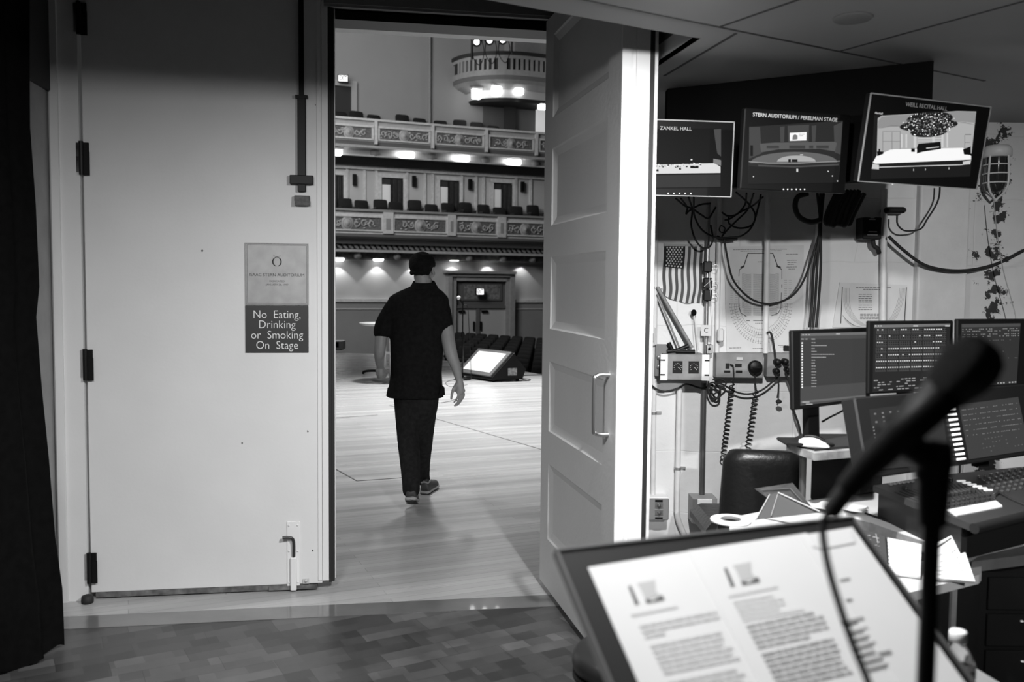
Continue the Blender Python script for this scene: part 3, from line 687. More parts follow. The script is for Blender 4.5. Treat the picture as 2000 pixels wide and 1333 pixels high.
for i in range(5):
    x0, x1 = HF.l(ed_[i] + 4, 260, V2)[0], HF.l(ed_[i + 1] - 4, 260, V2)[0]
    relief(x0 + .08, x1 - .08, yq0 - .02, yq1 - .02, V2 - .04, t2_, 20 + i)
    mb = MB()
    for (xa, xb, ya, yb_) in ((x0, x1, yq1 - .02, yq1 + .05), (x0, x1, yq0 - .07, yq0 - .02), (x0, x0 + .07, yq0 - .05, yq1), (x1 - .07, x1, yq0 - .05, yq1)): mb.b2(xa, xb, ya, yb_, V2 - .05, V2 + .02, HM)
    mb.build('panel_frame', gilt, t2_)
    x = HF.l(ed_[i + 1], 260, V2)[0]
    MB().b2(x - .05, x + .05, yg0 - .1, yg1, V2 - .05, V2 + .06, HM).build('pilaster', gilt, t2_)
    cx = HF.l(ed_[i + 1], 300, V2 - .4)[0]
    MB().ball((0, 0, 0), 1, HM @ Matrix.Translation((cx, (yd1 + ye0) / 2, V2 - .5)) @ Matrix.Diagonal((.18, .16, .15, 1)), n=8).build('carved_boss', mat('boss', .25), t2_)
# upper wall, pipe, doorway at the left
b = MB().b2(UX0, UX1, yg0, 16, -.3, 0, HM)
struct(b.build('wall_upper_house', mat('upper_wall', .30, .8, noise=.03, nscale=1)), 'plain tall auditorium wall above the upper balcony', 'wall')
x = HF.l(839, 150, .1)[0]
tag(MB().tube([HM @ V((x, yg1 - .3, .1)), HM @ V((x, 14, .1))], .055, 10).build('wall_pipe', greyM), 'long grey pipe running up the plain wall left of the top balcony', 'pipe')
tw = thing('door_4', 'dark doorway with pale surround above the upper balcony seats', 'door', loc=HF.w(HF.l(660, 200, 0)[0], yg1, 0)); tw['kind'] = 'structure'
x0, x1 = HF.l(640, 200, 0)[0], HF.l(685, 200, 0)[0]; y1 = HF.l(665, 169, 0)[1]
MB().b2(x0 - 1, x1, yg0, y1, 0, .03, HM).build('dark_opening', mat('opening_dark', .03, .9), tw)
MB().b2(x1, x1 + .2, yg0, y1 + .2, 0, .14, HM).b2(x0 - 1, x1, y1, y1 + .2, 0, .14, HM).build('doorway_frame', mat('frame_grey', .36, .6), tw)
exit_sign(670, 153, .37, .26, .5, 'lit exit sign high at the left over the dark doorway', yaw=-12)
# curved top balcony, right
VT = 2.0
def hpp(px, py, v): return HF.l(px, py, v)
xs = HF.l(884, 150, 0)[0]; xe = 12
path = []
for k in range(13):
    a = k / 12 * pi / 2; path.append((xs + 2.2 * (1 - cos(a)), VT * sin(a)))
path.append((xe, VT))
yt1 = HF.l(1040, 106, VT)[1]; yt0 = HF.l(1040, 150, VT)[1]; yu0 = HF.l(1040, 187, VT)[1]
def sweep(name, prof, m_, parent, ins=0):
    """prof = (inset from edge, y)"""
    mb = MB(); rings = []
    for i, (x, v) in enumerate(path):
        a = path[max(i - 1, 0)]; c = path[min(i + 1, len(path) - 1)]
        tx_, tv = c[0] - a[0], c[1] - a[1]; L_ = sqrt(tx_ ** 2 + tv ** 2); nx, nv = tv / L_, -tx_ / L_     # inward normal
        rings.append([HM @ V((x + nx * d, y, max(-.2, v + nv * d))) for d, y in prof])
    return mb.ring_loft(rings).build(name, m_, parent)
t3 = thing('balcony_top', 'curved top balcony with pierced balustrade and bright lamps under it', 'balcony', loc=HF.w(xs + 2, yu0, VT)); t3['kind'] = 'structure'
H_ = yt1 - yt0
tb_ = mat('top_balcony', .36, .6, noise=.08)
for o_ in (sweep('top_rail', [(-.05, yt1 - .08), (.35, yt1 - .08), (.35, yt1 + .04), (-.05, yt1 + .04)], mat('rail_black', .03, .7), t3),
           sweep('balustrade_ground', [(.08, yt0 + .1), (.3, yt0 + .1), (.3, yt1 - .1), (.08, yt1 - .1)], mat('balustrade_dark', .03, .8), t3),
           sweep('upper_band', [(0, yt1 - .2), (.12, yt1 - .2), (.12, yt1 - .08), (0, yt1 - .08)], tb_, t3),
           sweep('lower_band', [(0, yt0 - .0), (.12, yt0), (.12, yt0 + .2), (0, yt0 + .2)], tb_, t3),
           sweep('dark_moulding', [(.02, yt0 - .14), (.5, yt0 - .14), (.5, yt0), (.02, yt0)], mat('band_dark', .16), t3),
           sweep('cornice', [(.5, yt0 - .40), (1.3, yt0 - .40), (1.3, yt0 - .14), (.04, yt0 - .14), (.16, yt0 - .26)], tb_, t3),
           sweep('lamp_cove', [(.62, yu0), (2.2, yu0), (2.2, yt0 - .40), (.55, yt0 - .40)], mat('cove_grey', .55), t3),
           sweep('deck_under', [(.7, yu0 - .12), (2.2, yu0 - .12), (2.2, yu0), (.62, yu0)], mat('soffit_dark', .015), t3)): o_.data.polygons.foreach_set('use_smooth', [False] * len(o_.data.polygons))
# balusters
tot = [0]
for a, b_ in zip(path[:-1], path[1:]): tot.append(tot[-1] + sqrt((a[0] - b_[0]) ** 2 + (a[1] - b_[1]) ** 2))
s_ = .5; bl = MB(); cnt = 0
while s_ < min(tot[-1], 8.5):
    i = max(k for k in range(len(tot) - 1) if tot[k] <= s_); f = (s_ - tot[i]) / (tot[i + 1] - tot[i])
    x = path[i][0] + f * (path[i + 1][0] - path[i][0]); v = path[i][1] + f * (path[i + 1][1] - path[i][1]); ang = atan2(path[i + 1][1] - path[i][1], path[i + 1][0] - path[i][0])
    M = HM @ Matrix.Translation((x, 0, v)) @ Matrix.Rotation(-ang, 4, 'Y')
    wide = cnt % 12 == 9
    bo = MB().b2(-.16 if wide else -.045, .16 if wide else .045, yt0 + .18, yt1 - .18, -.1, .01, M); bo.build('baluster', tb_, t3)
    s_ += .34 if wide or cnt % 12 == 8 else .19; cnt += 1
# wall and doorway below and behind the top balcony
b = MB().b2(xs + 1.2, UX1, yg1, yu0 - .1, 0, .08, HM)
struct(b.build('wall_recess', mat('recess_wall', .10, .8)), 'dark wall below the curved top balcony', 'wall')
b = MB(); x0 = HF.l(985, 220, .3)[0]; b.b2(x0, x0 + .45, yg1, HF.l(985, 208, .3)[1], .25, .32, HM)
struct(b.build('door_5', mat('opening_dark', .03)), 'dark narrow doorway under the curved top balcony', 'door')
x0 = HF.l(1047, 220, .3)[0]; b = MB().b2(x0, x0 + .7, yg1, HF.l(1047, 210, .3)[1], .25, .3, HM)
struct(b.build('window_5', mat('lit_wall_end', .5, .6, emit=.35)), 'lit doorway at the right under the curved top balcony', 'doorway')
x0 = HF.l(925, 80, .2)[0]; b = MB().b2(x0, UX1, yt0, 16, 0, .3, HM)
struct(b.build('wall_top_house', mat('upper_wall2', .26, .8)), 'grey wall behind the curved top balcony', 'wall')
# gallery above with its own seats
xg = HF.l(1018, 80, VT)[0]; yg_ = HF.l(1040, 98, 1.0)[1]
b = MB().b2(xg, UX1, HF.l(1040, 76, 1.4)[1] - .75, HF.l(1040, 76, 1.4)[1], .3, 1.4, HM)
struct(b.build('gallery', tb_), 'end of the highest gallery at the upper right of the opening', 'gallery')
# lamps: tier one cans with real light
Lm = MB()
def lamp(px, py, v, label, grp, e=60, wd=.42, hh_=.22, spot=True, z=-1):
    x, y = HF.l(px, py, v)
    t = thing('balcony_lamp', label, 'lamp', loc=HF.w(x, y, v), group=grp)
    MB().b2(x - wd / 2, x + wd / 2, y + hh_ / 2, y + hh_ / 2 + .06, v - .16, v + .14, HM).build('lamp_cap', gilt, t)
    MB().b2(x - wd / 2 + .03, x + wd / 2 - .03, y - hh_ / 2, y + hh_ / 2, v - .13, v + .11, HM, bev=.04).build('glass_shade', lampE, t)
    if spot:
        l = bpy.data.lights.new('lamp_light', 'SPOT'); l.energy = e; l.spot_size = radians(92); l.spot_blend = .25; l.shadow_soft_size = .04
        o = bpy.data.objects.new('lamp_light', l); COL.objects.link(o); o.location = HF.w(x, y - hh_ / 2 - .05, v)
        o.rotation_euler = (HF.w(x, y - 2.4, v - .45) - o.location).to_track_quat('-Z', 'Y').to_euler()
nm = {651: 'leftmost, cut by the door seal', 662: 'leftmost, beside the black door seal', 739: 'second from the left', 812: 'hidden partly by the head of the man', 887: 'just right of the head of the man', 956: 'above the exit doors', 1021: 'rightmost, beside the open door'}
for px in (662, 739, 812, 887, 956, 1021): lamp(px, 504.5, .26, 'glowing square lamp under the lowest balcony, ' + nm[px], 'lamps under the lowest balcony', 26)
for px, py, n_ in ((652, 298, 'leftmost'), (794, 303, 'second from the left'), (902, 310, 'third from the left'), (1003, 317, 'rightmost')): lamp(px, py, V2 - .35, 'bright lamp in the cove of the upper balcony, ' + n_, 'lamps under the upper balcony', 5, .62, .2, True)
for (px, py, v, n_) in ((931, 184, 1.0, 'left'), (970, 178, 1.4, 'middle'), (1013, 176, 1.5, 'right'), (1060, 205, 1.2, 'far right, beside the door leaf')): lamp(px, py, v, 'white lamp under the curved top balcony, ' + n_, 'lamps under the top balcony', 9, .40, .34, True)
# stage spotlights on a bar at the top
for i, (px, py) in enumerate(((931, 82), (956, 79), (982, 78))):
    p = HF.w(*HF.l(px, py, 3.0), 3.0); t = thing('spotlight', 'small spotlight hung above the curved balcony, %s of three' % ('left', 'middle', 'right')[i], 'spotlight', loc=p, group='spotlights above the curved balcony')
    d = (EYE + V((-1.5, 0, 0)) - p).normalized(); R = d.to_track_quat('Z', 'Y').to_matrix().to_4x4(); M = Matrix.Translation(p) @ R
    MB().lathe([(.001, -.42), (.10, -.40), (.14, -.2), (.165, 0), (.165, .03), (.14, .03), (.135, -.02)], M, 20).build('lamp_body', black, t)
    MB().lathe([(.001, .0), (.09, 0)], M, 20).build('lens', mat('spot_glow', .9, .4, emit=5), t)
    MB().tube([p + V((-.18, 0, 0)), p + V((-.2, 0, .3)), p + V((0, 0, .42)), p + V((.2, 0, .3)), p + V((.18, 0, 0))], .02, 6).tube([p + V((0, 0, .42)), p + V((0, 0, .8))], .03, 6).build('yoke', black, t)
    MB().tube(spline([p + V((.1, .1, .3)), p + V((.25, .1, -.3)), p + V((.1, .1, -.75)), p + V((-.15, .1, -.35)), p + V((0, .1, .5))], 6), .016, 6).build('power_cord', black, t)
pa, pb = HF.w(*HF.l(922, 64, 3.1), 3.1), HF.w(*HF.l(1075, 64, 3.1), 3.1)
b = MB().tube([pa, pb], .05, 8).tube([pa, pa - V((0, 0, .9))], .04, 8)
pc_ = HF.w(*HF.l(1000, 64, 3.1), 3.1); b.tube([pc_, pc_ - V((0, 0, .7))], .03, 8)
tag(b.build('lighting_bar', black), 'black pipe frame that carries the three small spotlights', 'lighting bar')
# ---- seats
def make_seat(kind):
    t = thing('theatre_seat', 'dark upholstered theatre seat', 'seat', loc=(0, 0, 0))
    bk = MB(); rings = []
    for z, w_, th in ((.45, .24, .05), (.7, .25, .05), (.88, .245, .045), (.93, .22, .035), (.945, .15, .02)):
        rings.append([V((x * w_, .23 + (z - .45) * .18 + y * th, z)) for x, y in ((-1, -.7), (-.9, -1), (.9, -1), (1, -.7), (1, .7), (.9, 1), (-.9, 1), (-1, .7))])
    bk.ring_loft(rings).build('backrest', seatM, t)
    MB().box((0, 0, .43), (.46, .46, .10), bev=.03).build('seat_cushion', seatM, t)
    for s_ in (-1, 1):
        MB().box((s_ * .262, .02, .61), (.05, .34, .035), bev=.01).build('armrest', mat('arm_wood', .06, .3), t)
        MB().b2(s_ * .265 - .02, s_ * .265 + .02, -.1, .2, .0, .595).build('side_panel', mat('seat_iron', .03, .5), t)
    MB().box((0, .305, .80), (.06, .012, .025)).build('number_plate', mat('seat_plate', .7, .3, metal=.8), t)
    return t
seat = make_seat('row'); first = True
def put(p, rz, label, grp):
    global first
    if first: seat.location = p; seat.rotation_euler = (0, 0, rz); seat['label'] = label; seat['group'] = grp; first = False; return seat
    return dup(seat, p, label, rz, group=grp)
# stalls behind the wedge: rows follow the stage edge, facing the stage
rd = V((.7, -.714, 0)); rn = V((.714, .7, 0))       # along row, away from stage
org = V((-.3, 18.3, FLOORZ)); sc = 0
for r_ in range(9):
    for c in range(-24, 12):
        p = org + rn * (1.0 + r_ * .95) + rd * (c * .6 + (r_ % 2) * .3)
        q = p + V((0, 0, .9)); dq = q - EYE; zz = dq.dot(fw); px = 1000 + FPX * dq.dot(RT) / zz; py = 666.5 - FPX * dq.dot(UP) / zz
        if 884 < px < 1075 and py < 742:
            o_ = put(p + V((0, 0, 0)), atan2(rn.y, rn.x) - pi / 2, 'dark theatre seat in the %s stalls row beyond the stage edge' % ('first', 'second', 'third', 'fourth', 'fifth', 'sixth', 'seventh', 'eighth', 'ninth')[r_], 'stalls seats in row %s' % ('one', 'two', 'three', 'four', 'five', 'six', 'seven', 'eight', 'nine')[r_]); sc += 1
# balcony chairs: backs showing above the fronts
wa = atan2(HF.ez.y, HF.ez.x)                        # wall normal heading
R2 = random.Random(3)
x = HF.l(640, 400, .8)[0]
while x < HF.l(1080, 400, .8)[0]:
    for v, up_ in ((.62, -.13),):
        p = HF.w(x, yf1 - .46 + R2.uniform(-.06, .12), v + R2.uniform(-.1, .05)); put(p, wa + pi / 2 + pi + R2.uniform(-.15, .15) + pi, 'dark chair standing in the lower balcony behind its carved front', 'chairs in the lower balcony')
    x += R2.choice((.60, .63, .7))
x = HF.l(640, 230, .8)[0]
for px in (668, 703, 738, 790, 828, 864, 900, 936, 972, 1008):
    p = HF.w(HF.l(px, 230, .7)[0], yg1 - .56 + R2.uniform(-.10, .10), .62 + R2.uniform(-.12, .1)); put(p, wa + pi / 2 + pi + R2.uniform(-.2, .2) + pi, 'dark chair standing in the upper balcony behind its scroll panels', 'chairs in the upper balcony')
# house ceiling and far dark volume so that no sky shows
b = MB().hexa([V((-40, 3, 16)), V((30, 6, 16)), V((30, 60, 16)), V((-40, 60, 16))], [V((-40, 3, 16.3)), V((30, 6, 16.3)), V((30, 60, 16.3)), V((-40, 60, 16.3))])
struct(b.build('ceiling_house', mat('house_ceiling', .3, .9)), 'high ceiling of the auditorium', 'ceiling')
# ================================================================== THINGS ON THE STAGE
# wedge screen
M = Matrix.Translation(Pz(985, 745)) @ Matrix.Rotation(radians(-36), 4, 'Z')
A = [Pz(x, y) for x, y in ((915, 731), (961, 747), (1016, 748), (1035, 731))]
t = thing('stage_monitor', 'wedge shaped floor monitor with a bright tilted screen on the stage', 'monitor', loc=Pz(985, 747))
gx = Pz(1020, 748); 
ax = V((cos(radians(28)), sin(radians(28)), 0))     # across (width axis)
FWd = Pz(961, 747)                                   # front low corner
w0 = FWd; side = V((.62, .30, 0)); wdir = V((-.62, .82, 0)).normalized()
Wd = 1.02
def wq(a, b_, c): return w0 + side.normalized() * a + wdir * b_ + V((0, 0, c))
prof = [(0, .03), (.0, .07), (.40, .47), (.62, .20), (.56, .03)]
for nm_, b0_, b1_, m_ in (('monitor_cabinet', .0, Wd, blackM),):
    n = len(prof); vs = [wq(a, b0_, c) for a, c in prof] + [wq(a, b1_, c) for a, c in prof]
    MB().add(vs, [list(range(n)), list(range(2 * n - 1, n - 1, -1))] + [[i, (i + 1) % n, n + (i + 1) % n, n + i] for i in range(n)]).build(nm_, m_, t, bevel=.01)
sl_ = (V((.40, 0, .40))).normalized()
def wf(u, b_, h_=0):                                # on the sloped face
    return wq(.40 * u - h_ * .7, b_, .07 + .40 * u + h_ * .7)
MB().hexa([wf(.02, .03), wf(.98, .03), wf(.98, Wd - .03), wf(.02, Wd - .03)], [wf(.02, .03, .03), wf(.98, .03, .03), wf(.98, Wd - .03, .03), wf(.02, Wd - .03, .03)]).build('screen_frame', mat('wedge_frame', .12, .4), t)
MB().hexa([wf(.14, .12, .03), wf(.88, .12, .03), wf(.88, Wd - .12, .03), wf(.14, Wd - .12, .03)], [wf(.14, .12, .034), wf(.88, .12, .034), wf(.88, Wd - .12, .034), wf(.14, Wd - .12, .034)]).build('bright_screen', mat('wedge_screen', .75, .3, emit=.35), t)
MB().hexa([wq(.28, -.012, .1), wq(.44, -.012, .1), wq(.44, -.012, .22), wq(.28, -.012, .22)], [wq(.28, .0, .1), wq(.44, .0, .1), wq(.44, .0, .22), wq(.28, .0, .22)]).build('handle_cup', mat('cup_grey', .35, .4, metal=.6, noise=.5, nscale=30), t)
for a, b_ in ((.06, .06), (.5, .06), (.06, Wd - .06), (.5, Wd - .06)): MB().lathe([(.03, 0), (.03, .035)], Matrix.Translation(wq(a, b_, 0)), 10).build('rubber_foot', rubber, t)
b = MB().tube(spline([wq(.5, .0, .04), wq(.62, -.05, .008), wq(.78, .15, .008), wq(.7, .5, .008), wq(.9, .7, .008), wq(1.3, .75, .008), wq(1.9, .6, .008)], 8), .008, 6)
tag(b.build('stage_cable', rubber), 'thin black cable leaving the right side of the wedge monitor', 'cable')
# microphone on a straight stand
p = Pz(903, 742); t = thing('microphone_stand', 'straight black microphone stand with a round base on the stage', 'microphone stand', loc=p)
MB().lathe([(.14, 0), (.14, .012), (.03, .03), (.015, .04)], Matrix.Translation(p), 24).build('round_base', blackM, t)
zt = Py(903, 588, p.y).z
MB().tube([p + V((0, 0, .03)), p + V((0, 0, .75))], .014, 8).tube([p + V((0, 0, .75)), p + V((0, 0, zt))], .010, 8).build('pole', blackM, t)
MB().tube([p + V((0, 0, .70)), p + V((0, 0, .80))], .022, 10).build('clutch', blackM, t)
t = thing('stage_microphone', 'small microphone with a pale ball grille on the stage stand', 'microphone', loc=p + V((0, 0, zt)))
mp_ = p + V((0, 0, zt)); m0 = Py(905, 596, p.y); m1 = Py(896, 582, p.y)
MB().tube([m0, m1], .012, 10, rr=[.011, .018]).build('mic_body', blackM, t); MB().ball(m1, .033, n=12).build('ball_grille', mat('pale_grille', .7, .4), t)
b = MB().tube(spline([m0, Py(913, 600, p.y), Py(916, 640, p.y), Pz(920, 742), Pz(912, 752), Pz(880, 756), Pz(872, 747), Pz(900, 741), Pz(905, 760), Pz(890, 780), Pz(862, 788)], 8), .006, 6)
tag(b.build('microphone_cable', rubber), 'microphone cable hanging from the stage microphone and looped on the boards', 'cable')
# white high table with column
p = Pz(757, 743); t = thing('high_table', 'white round high table half hidden behind the man', 'table', loc=p); zt = Py(757, 632, p.y).z
MB().lathe([(.001, zt - .04), (.38, zt - .035), (.46, zt - .012), (.46, zt + .01), (.001, zt + .012)], Matrix.Translation((p.x, p.y, 0)), 36).build('tabletop', white, t)
MB().tube([p + V((-.045, 0, .02)), p + V((-.045, 0, zt - .03))], .022, 10).tube([p + V((.045, 0, .02)), p + V((.045, 0, zt - .03))], .022, 10).build('column', white, t)
MB().box(p + V((0, 0, .45)), (.16, .06, .04)).box(p + V((0, 0, .2)), (.16, .06, .04)).build('column_brace', white, t)
MB().lathe([(.26, 0), (.26, .012), (.06, .03), (.001, .032)], Matrix.Translation(p), 30).build('round_base', white, t)
a = Pz(709, 733); b_ = Pz(745, 732)
tag(MB().tube(spline([a + V((0, 0, .02)), a + V((.02, 0, .06)), a + V((.12, .02, .075)), b_ + V((0, .05, .06))], 6), .022, 8).build('stand_leg', blackM), 'short bent black leg lying by the foot of the white high table', 'stand leg')
p = Pz(660, 684, 0); t = thing('floor_speaker', 'small pale speaker box on the far left of the stage', 'speaker', loc=p)
MB().box(p + V((0, .1, .12)), (.28, .24, .20), bev=.01).build('speaker_case', white, t); MB().b2(p.x - .12, p.x + .02, p.y - .03, p.y - .018, .06, .19).build('speaker_grille', black, t)
MB().box(p + V((0, .1, .01)), (.2, .2, .02)).build('rubber_foot', rubber, t)
#@@PART3
# ================================================================== WALL OF PIPES, CHARTS AND CABLES
def wp(px, py, off=0): return Py(px, py, BY - off)
def WF(px, py, off=0): return Frame(px, py, BY - off, 90)
def tubeth(name, pts, r, m_, label, cat, n=10, group=None): return tag(MB().tube(pts, r, n).build(name, m_), label, cat, group)
conduitW = mat('painted_conduit', .66, .45, noise=.08, nscale=14); conduitS = mat('steel_conduit', .42, .35, metal=.8, noise=.2)
def conduit(name, px0, py0, px1, py1, w_px, m_, label, off=.025, straps=(), bend=None):
    r = w_px / 2 / FPX * BY
    a, b = wp(px0, py0, off), wp(px1, py1, off); b.x = a.x + (b.x - a.x)
    pts = [a, b] + ([wp(*q, off) for q in bend] if bend else [])
    if bend: pts = [a] + spline(pts[1:], 6)
    t = thing(name, label, 'pipe', loc=V((b.x, BY - off, b.z)))
    MB().tube(pts, r, 12).build('pipe', m_, t)
    for sy in straps:
        f = (sy - py0) / (py1 - py0); c = a.lerp(b, f)
        MB().tube([c + V((0, 0, -.006)), c + V((0, 0, .006))], r + .004, 12).b2(c.x + r, c.x + r + .03, BY - .012, BY - .001, c.z - .006, c.z + .006).build('pipe_strap', steel, t)
    return t
conduit('conduit_pipe', 1281, 428, 1275, 975, 10, conduitW, 'thin white painted conduit rising from the push button box', straps=(560, 805))
conduit('conduit_pipe', 1327, 757, 1322, 1000, 11, conduitW, 'white conduit dropping from the gauge box and bending right at its foot', straps=(915,), bend=[(1326, 1020), (1338, 1048)])
conduit('conduit_pipe', 1384, 395, 1378, 700, 8, conduitS, 'shiny steel conduit behind the three black clip boxes', off=.03)
conduit('conduit_pipe', 1375, 748, 1371, 968, 11, mat('dark_conduit', .16, .4, metal=.7), 'dark metal conduit running down into the grey outlet box', off=.03)
conduit('conduit_pipe', 1406, 385, 1400, 690, 10, conduitW, 'scuffed white conduit between the flag and the big seating chart', off=.02)
conduit('conduit_pipe', 1500, 380, 1495, 690, 11, conduitW, 'white conduit crossing the big seating chart', off=.045)
conduit('conduit_pipe', 1597, 440, 1588, 645, 8, conduitW, 'white conduit between the two seating charts', off=.02)
conduit('conduit_pipe', 1727, 370, 1725, 628, 12, conduitW, 'white conduit crossing the smaller seating chart', off=.04)
conduit('conduit_pipe', 1283, 180, 1281, 235, 8, conduitS, 'short conduit in the dark corner above the left wall monitor')
# flag
f = WF(1334, 538, .012); t = thing('flag', 'small american flag hung vertically on the wall with its star field at top left', 'flag', M=f.M.copy())
c0 = [f.l(*q) for q in ((1298, 481), (1373, 480), (1369, 592), (1293, 576))]
def fq(u, v):
    top = [c0[0][i] * (1 - u) + c0[1][i] * u for i in (0, 1)]; bot = [c0[3][i] * (1 - u) + c0[2][i] * u for i in (0, 1)]
    x = top[0] * (1 - v) + bot[0] * v; y = top[1] * (1 - v) + bot[1] * v
    x += .006 * sin(v * 9 + u * 2) * v; y += -.018 * sin(u * pi) * v * v
    return V((x, y, .006 * sin(u * 14 + v * 5) * (.3 + v)))
n1, n2 = 39, 26; vs = [fq(i / n1, j / n2) for j in range(n2 + 1) for i in range(n1 + 1)]
fs = {0: [], 1: [], 2: []}
for j in range(n2):
    for i in range(n1):
        u, v = (i + .5) / n1, (j + .5) / n2
        k = 2 if (u < 7 / 13 and v < .42) else (int(u * 13) % 2 == 0)
        k = 2 if k == 2 else (1 if int((u * 13)) % 2 == 0 else 0)
        # hung vertically: stripe next to the fly edge is dark
        fs[k].append([j * (n1 + 1) + i, j * (n1 + 1) + i + 1, (j + 1) * (n1 + 1) + i + 1, (j + 1) * (n1 + 1) + i])
mb = MB(); mb.add(vs, fs[0], 0, True); mb.add(vs, fs[1], 1, True); mb.build('stripe_field', [mat('flag_white', .62, .8), mat('flag_red', .07, .8)], t, local=True)
mb = MB(); mb.add([p + V((0, 0, .0004)) for p in vs], fs[2], 0, True); ca = mb.build('star_field', mat('flag_blue', .012, .8), t, local=True)
mb = MB()
for r_ in range(9):
    for c_ in range(6 if r_ % 2 == 0 else 5):
        u = (.07 + (c_ + (0 if r_ % 2 == 0 else .5)) * .078) * 1.0; v = .03 + r_ * .0445
        p = fq(u, v) + V((0, 0, .0012)); R_ = .0068
        mb.add([p + V((R_ * (1 if k % 2 == 0 else .42) * sin(pi * k / 5), R_ * (1 if k % 2 == 0 else .42) * cos(pi * k / 5), 0)) for k in range(10)], [list(range(9, -1, -1))])
mb.build('stars', mat('flag_star', .75, .8), t, local=True)
a_, b_ = f.l(1297, 476), f.l(1374, 481)
MB().b2(a_[0], b_[0], b_[1] - .002, a_[1], -.004, .002).build('top_hem', mat('flag_hem', .4, .8), t, local=True)
# big seating chart
def poster(corners, off, name, label, roll=0):
    xs_ = [c[0] for c in corners]; ys_ = [c[1] for c in corners]
    f = WF(sum(xs_) / 4, sum(ys_) / 4, off); t = thing(name, label, 'chart', M=f.M.copy())
    P = [f.l(*c) for c in corners]
    MB().prism([P[3], P[2], P[1], P[0]], 0, .0012).build('paper_sheet', mat('poster_paper', .60, .75, noise=.04, nscale=12), t, local=True)
    return f, t
f, t = poster([(1415, 482), (1570, 479), (1566, 689), (1419, 688)], .006, 'seating_chart', 'large auditorium seating chart with a thick black stage outline')
def LN(f, mb, pts, w_=.0022, z=.0013): return mb.ribbon([f.l(*p) for p in pts], w_, z)
mb = MB()
LN(f, mb, [(1452, 522), (1461, 495), (1509, 495), (1519, 521)], .0045); LN(f, mb, [(1447, 523), (1453, 520)], .009); LN(f, mb, [(1517, 520), (1524, 523)], .009)
LN(f, mb, [(1451, 523), (1444, 527), (1443, 540)], .003); LN(f, mb, [(1443, 548), (1443, 556)], .003); LN(f, mb, [(1443, 564), (1443, 600), (1447, 612), (1458, 619)], .003)
LN(f, mb, [(1521, 523), (1527, 527), (1527, 546)], .003); LN(f, mb, [(1527, 556), (1527, 562)], .004); LN(f, mb, [(1526, 572), (1525, 602), (1520, 612), (1507, 617)], .003)
LN(f, mb, [(1471, 626.5), (1494, 626.5)], .003); LN(f, mb, [(1458, 626.5), (1464, 626.5)], .004)
mb.build('stage_outline', ink, t, local=True)
mb = MB()
for j in range(42):                                 # seat rows
    y = 536 + j * 1.95
    for a_, b_ in ((1449, 1467), (1471, 1499), (1503, 1521)):
        if j > 34: a_, b_ = a_ + (3 if a_ == 1449 else 0), b_ - (3 if b_ == 1521 else 0)
        LN(f, mb, [(a_, y + (a_ == 1449) * -1.5 + 0), ((a_ + b_) / 2, y + .6), (b_, y + (b_ == 1521) * -1.5)], .0016)
mb.build('seat_rows', inkL, t, local=True)
mb = MB(); mb2 = MB()
cx, cy = 1486, 594
for ring, (rx, ry, m_, n_, wd) in enumerate(((48, 57, mb, 34, 6), (57, 74, mb, 36, 7), (42, 50, mb2, 40, 4), (52, 66, mb2, 40, 4))):
    for k in range(n_ + 1):
        a = pi * k / n_; 
        x, y = cx + rx * cos(a) * -1, cy + ry * sin(a) * (1.0)
        dx, dy = -cos(a), sin(a); 
        if m_ is mb:
            LN(f, m_, [(x - dx * wd / 2, y - dy * wd / 2), (x + dx * wd / 2, y + dy * wd / 2)], .0013); LN(f, m_, [(x + dx * wd / 2 - dy * 1.6, y + dy * wd / 2 + dx * 1.6), (x + dx * wd / 2 + dy * 1.6, y + dy * wd / 2 - dx * 1.6)], .0013)
        else: LN(f, m_, [(x - dx * 2, y - dy * 2), (x + dx * 2, y + dy * 2)], .001)
    for k in range(n_):
        a, b_ = pi * k / n_, pi * (k + 1) / n_
        LN(f, mb2, [(cx - rx * cos(a), cy + ry * sin(a)), (cx - rx * cos(b_), cy + ry * sin(b_))], .001)
for k in range(12):                                 # straight box runs up the two sides
    for sx_, m_ in ((-48, mb), (48, mb), (-57, mb2), (57, mb2)):
        y = 594 - k * 4.2; LN(f, m_, [(cx + sx_ - 2.6, y), (cx + sx_ + 2.6, y)], .0012)
mb.build('box_ticks', mat('tick_ink', .04, .7), t, local=True); mb2.build('box_rings', inkL, t, local=True)
mb = MB()
for y, a_, b_ in ((488, 1432, 1537), (491, 1446, 1526), (512, 1480, 1490), (632, 1475, 1489), (655, 1472, 1488), (680, 1424, 1447), (681, 1470, 1490), (497, 1535, 1558), (509, 1537, 1556), (513, 1538, 1556), (517, 1538, 1550), (522, 1536, 1556), (526, 1540, 1552), (675, 1520, 1560), (678, 1523, 1560)):
    x = a_
    while x < b_: wl_ = random.uniform(2, 6); LN(f, mb, [(x, y - (x - a_) * .012), (min(x + wl_, b_), y - (x - a_) * .012)], .0028); x += wl_ + 1.2
mb.build('caption_lines', inkM, t, local=True)
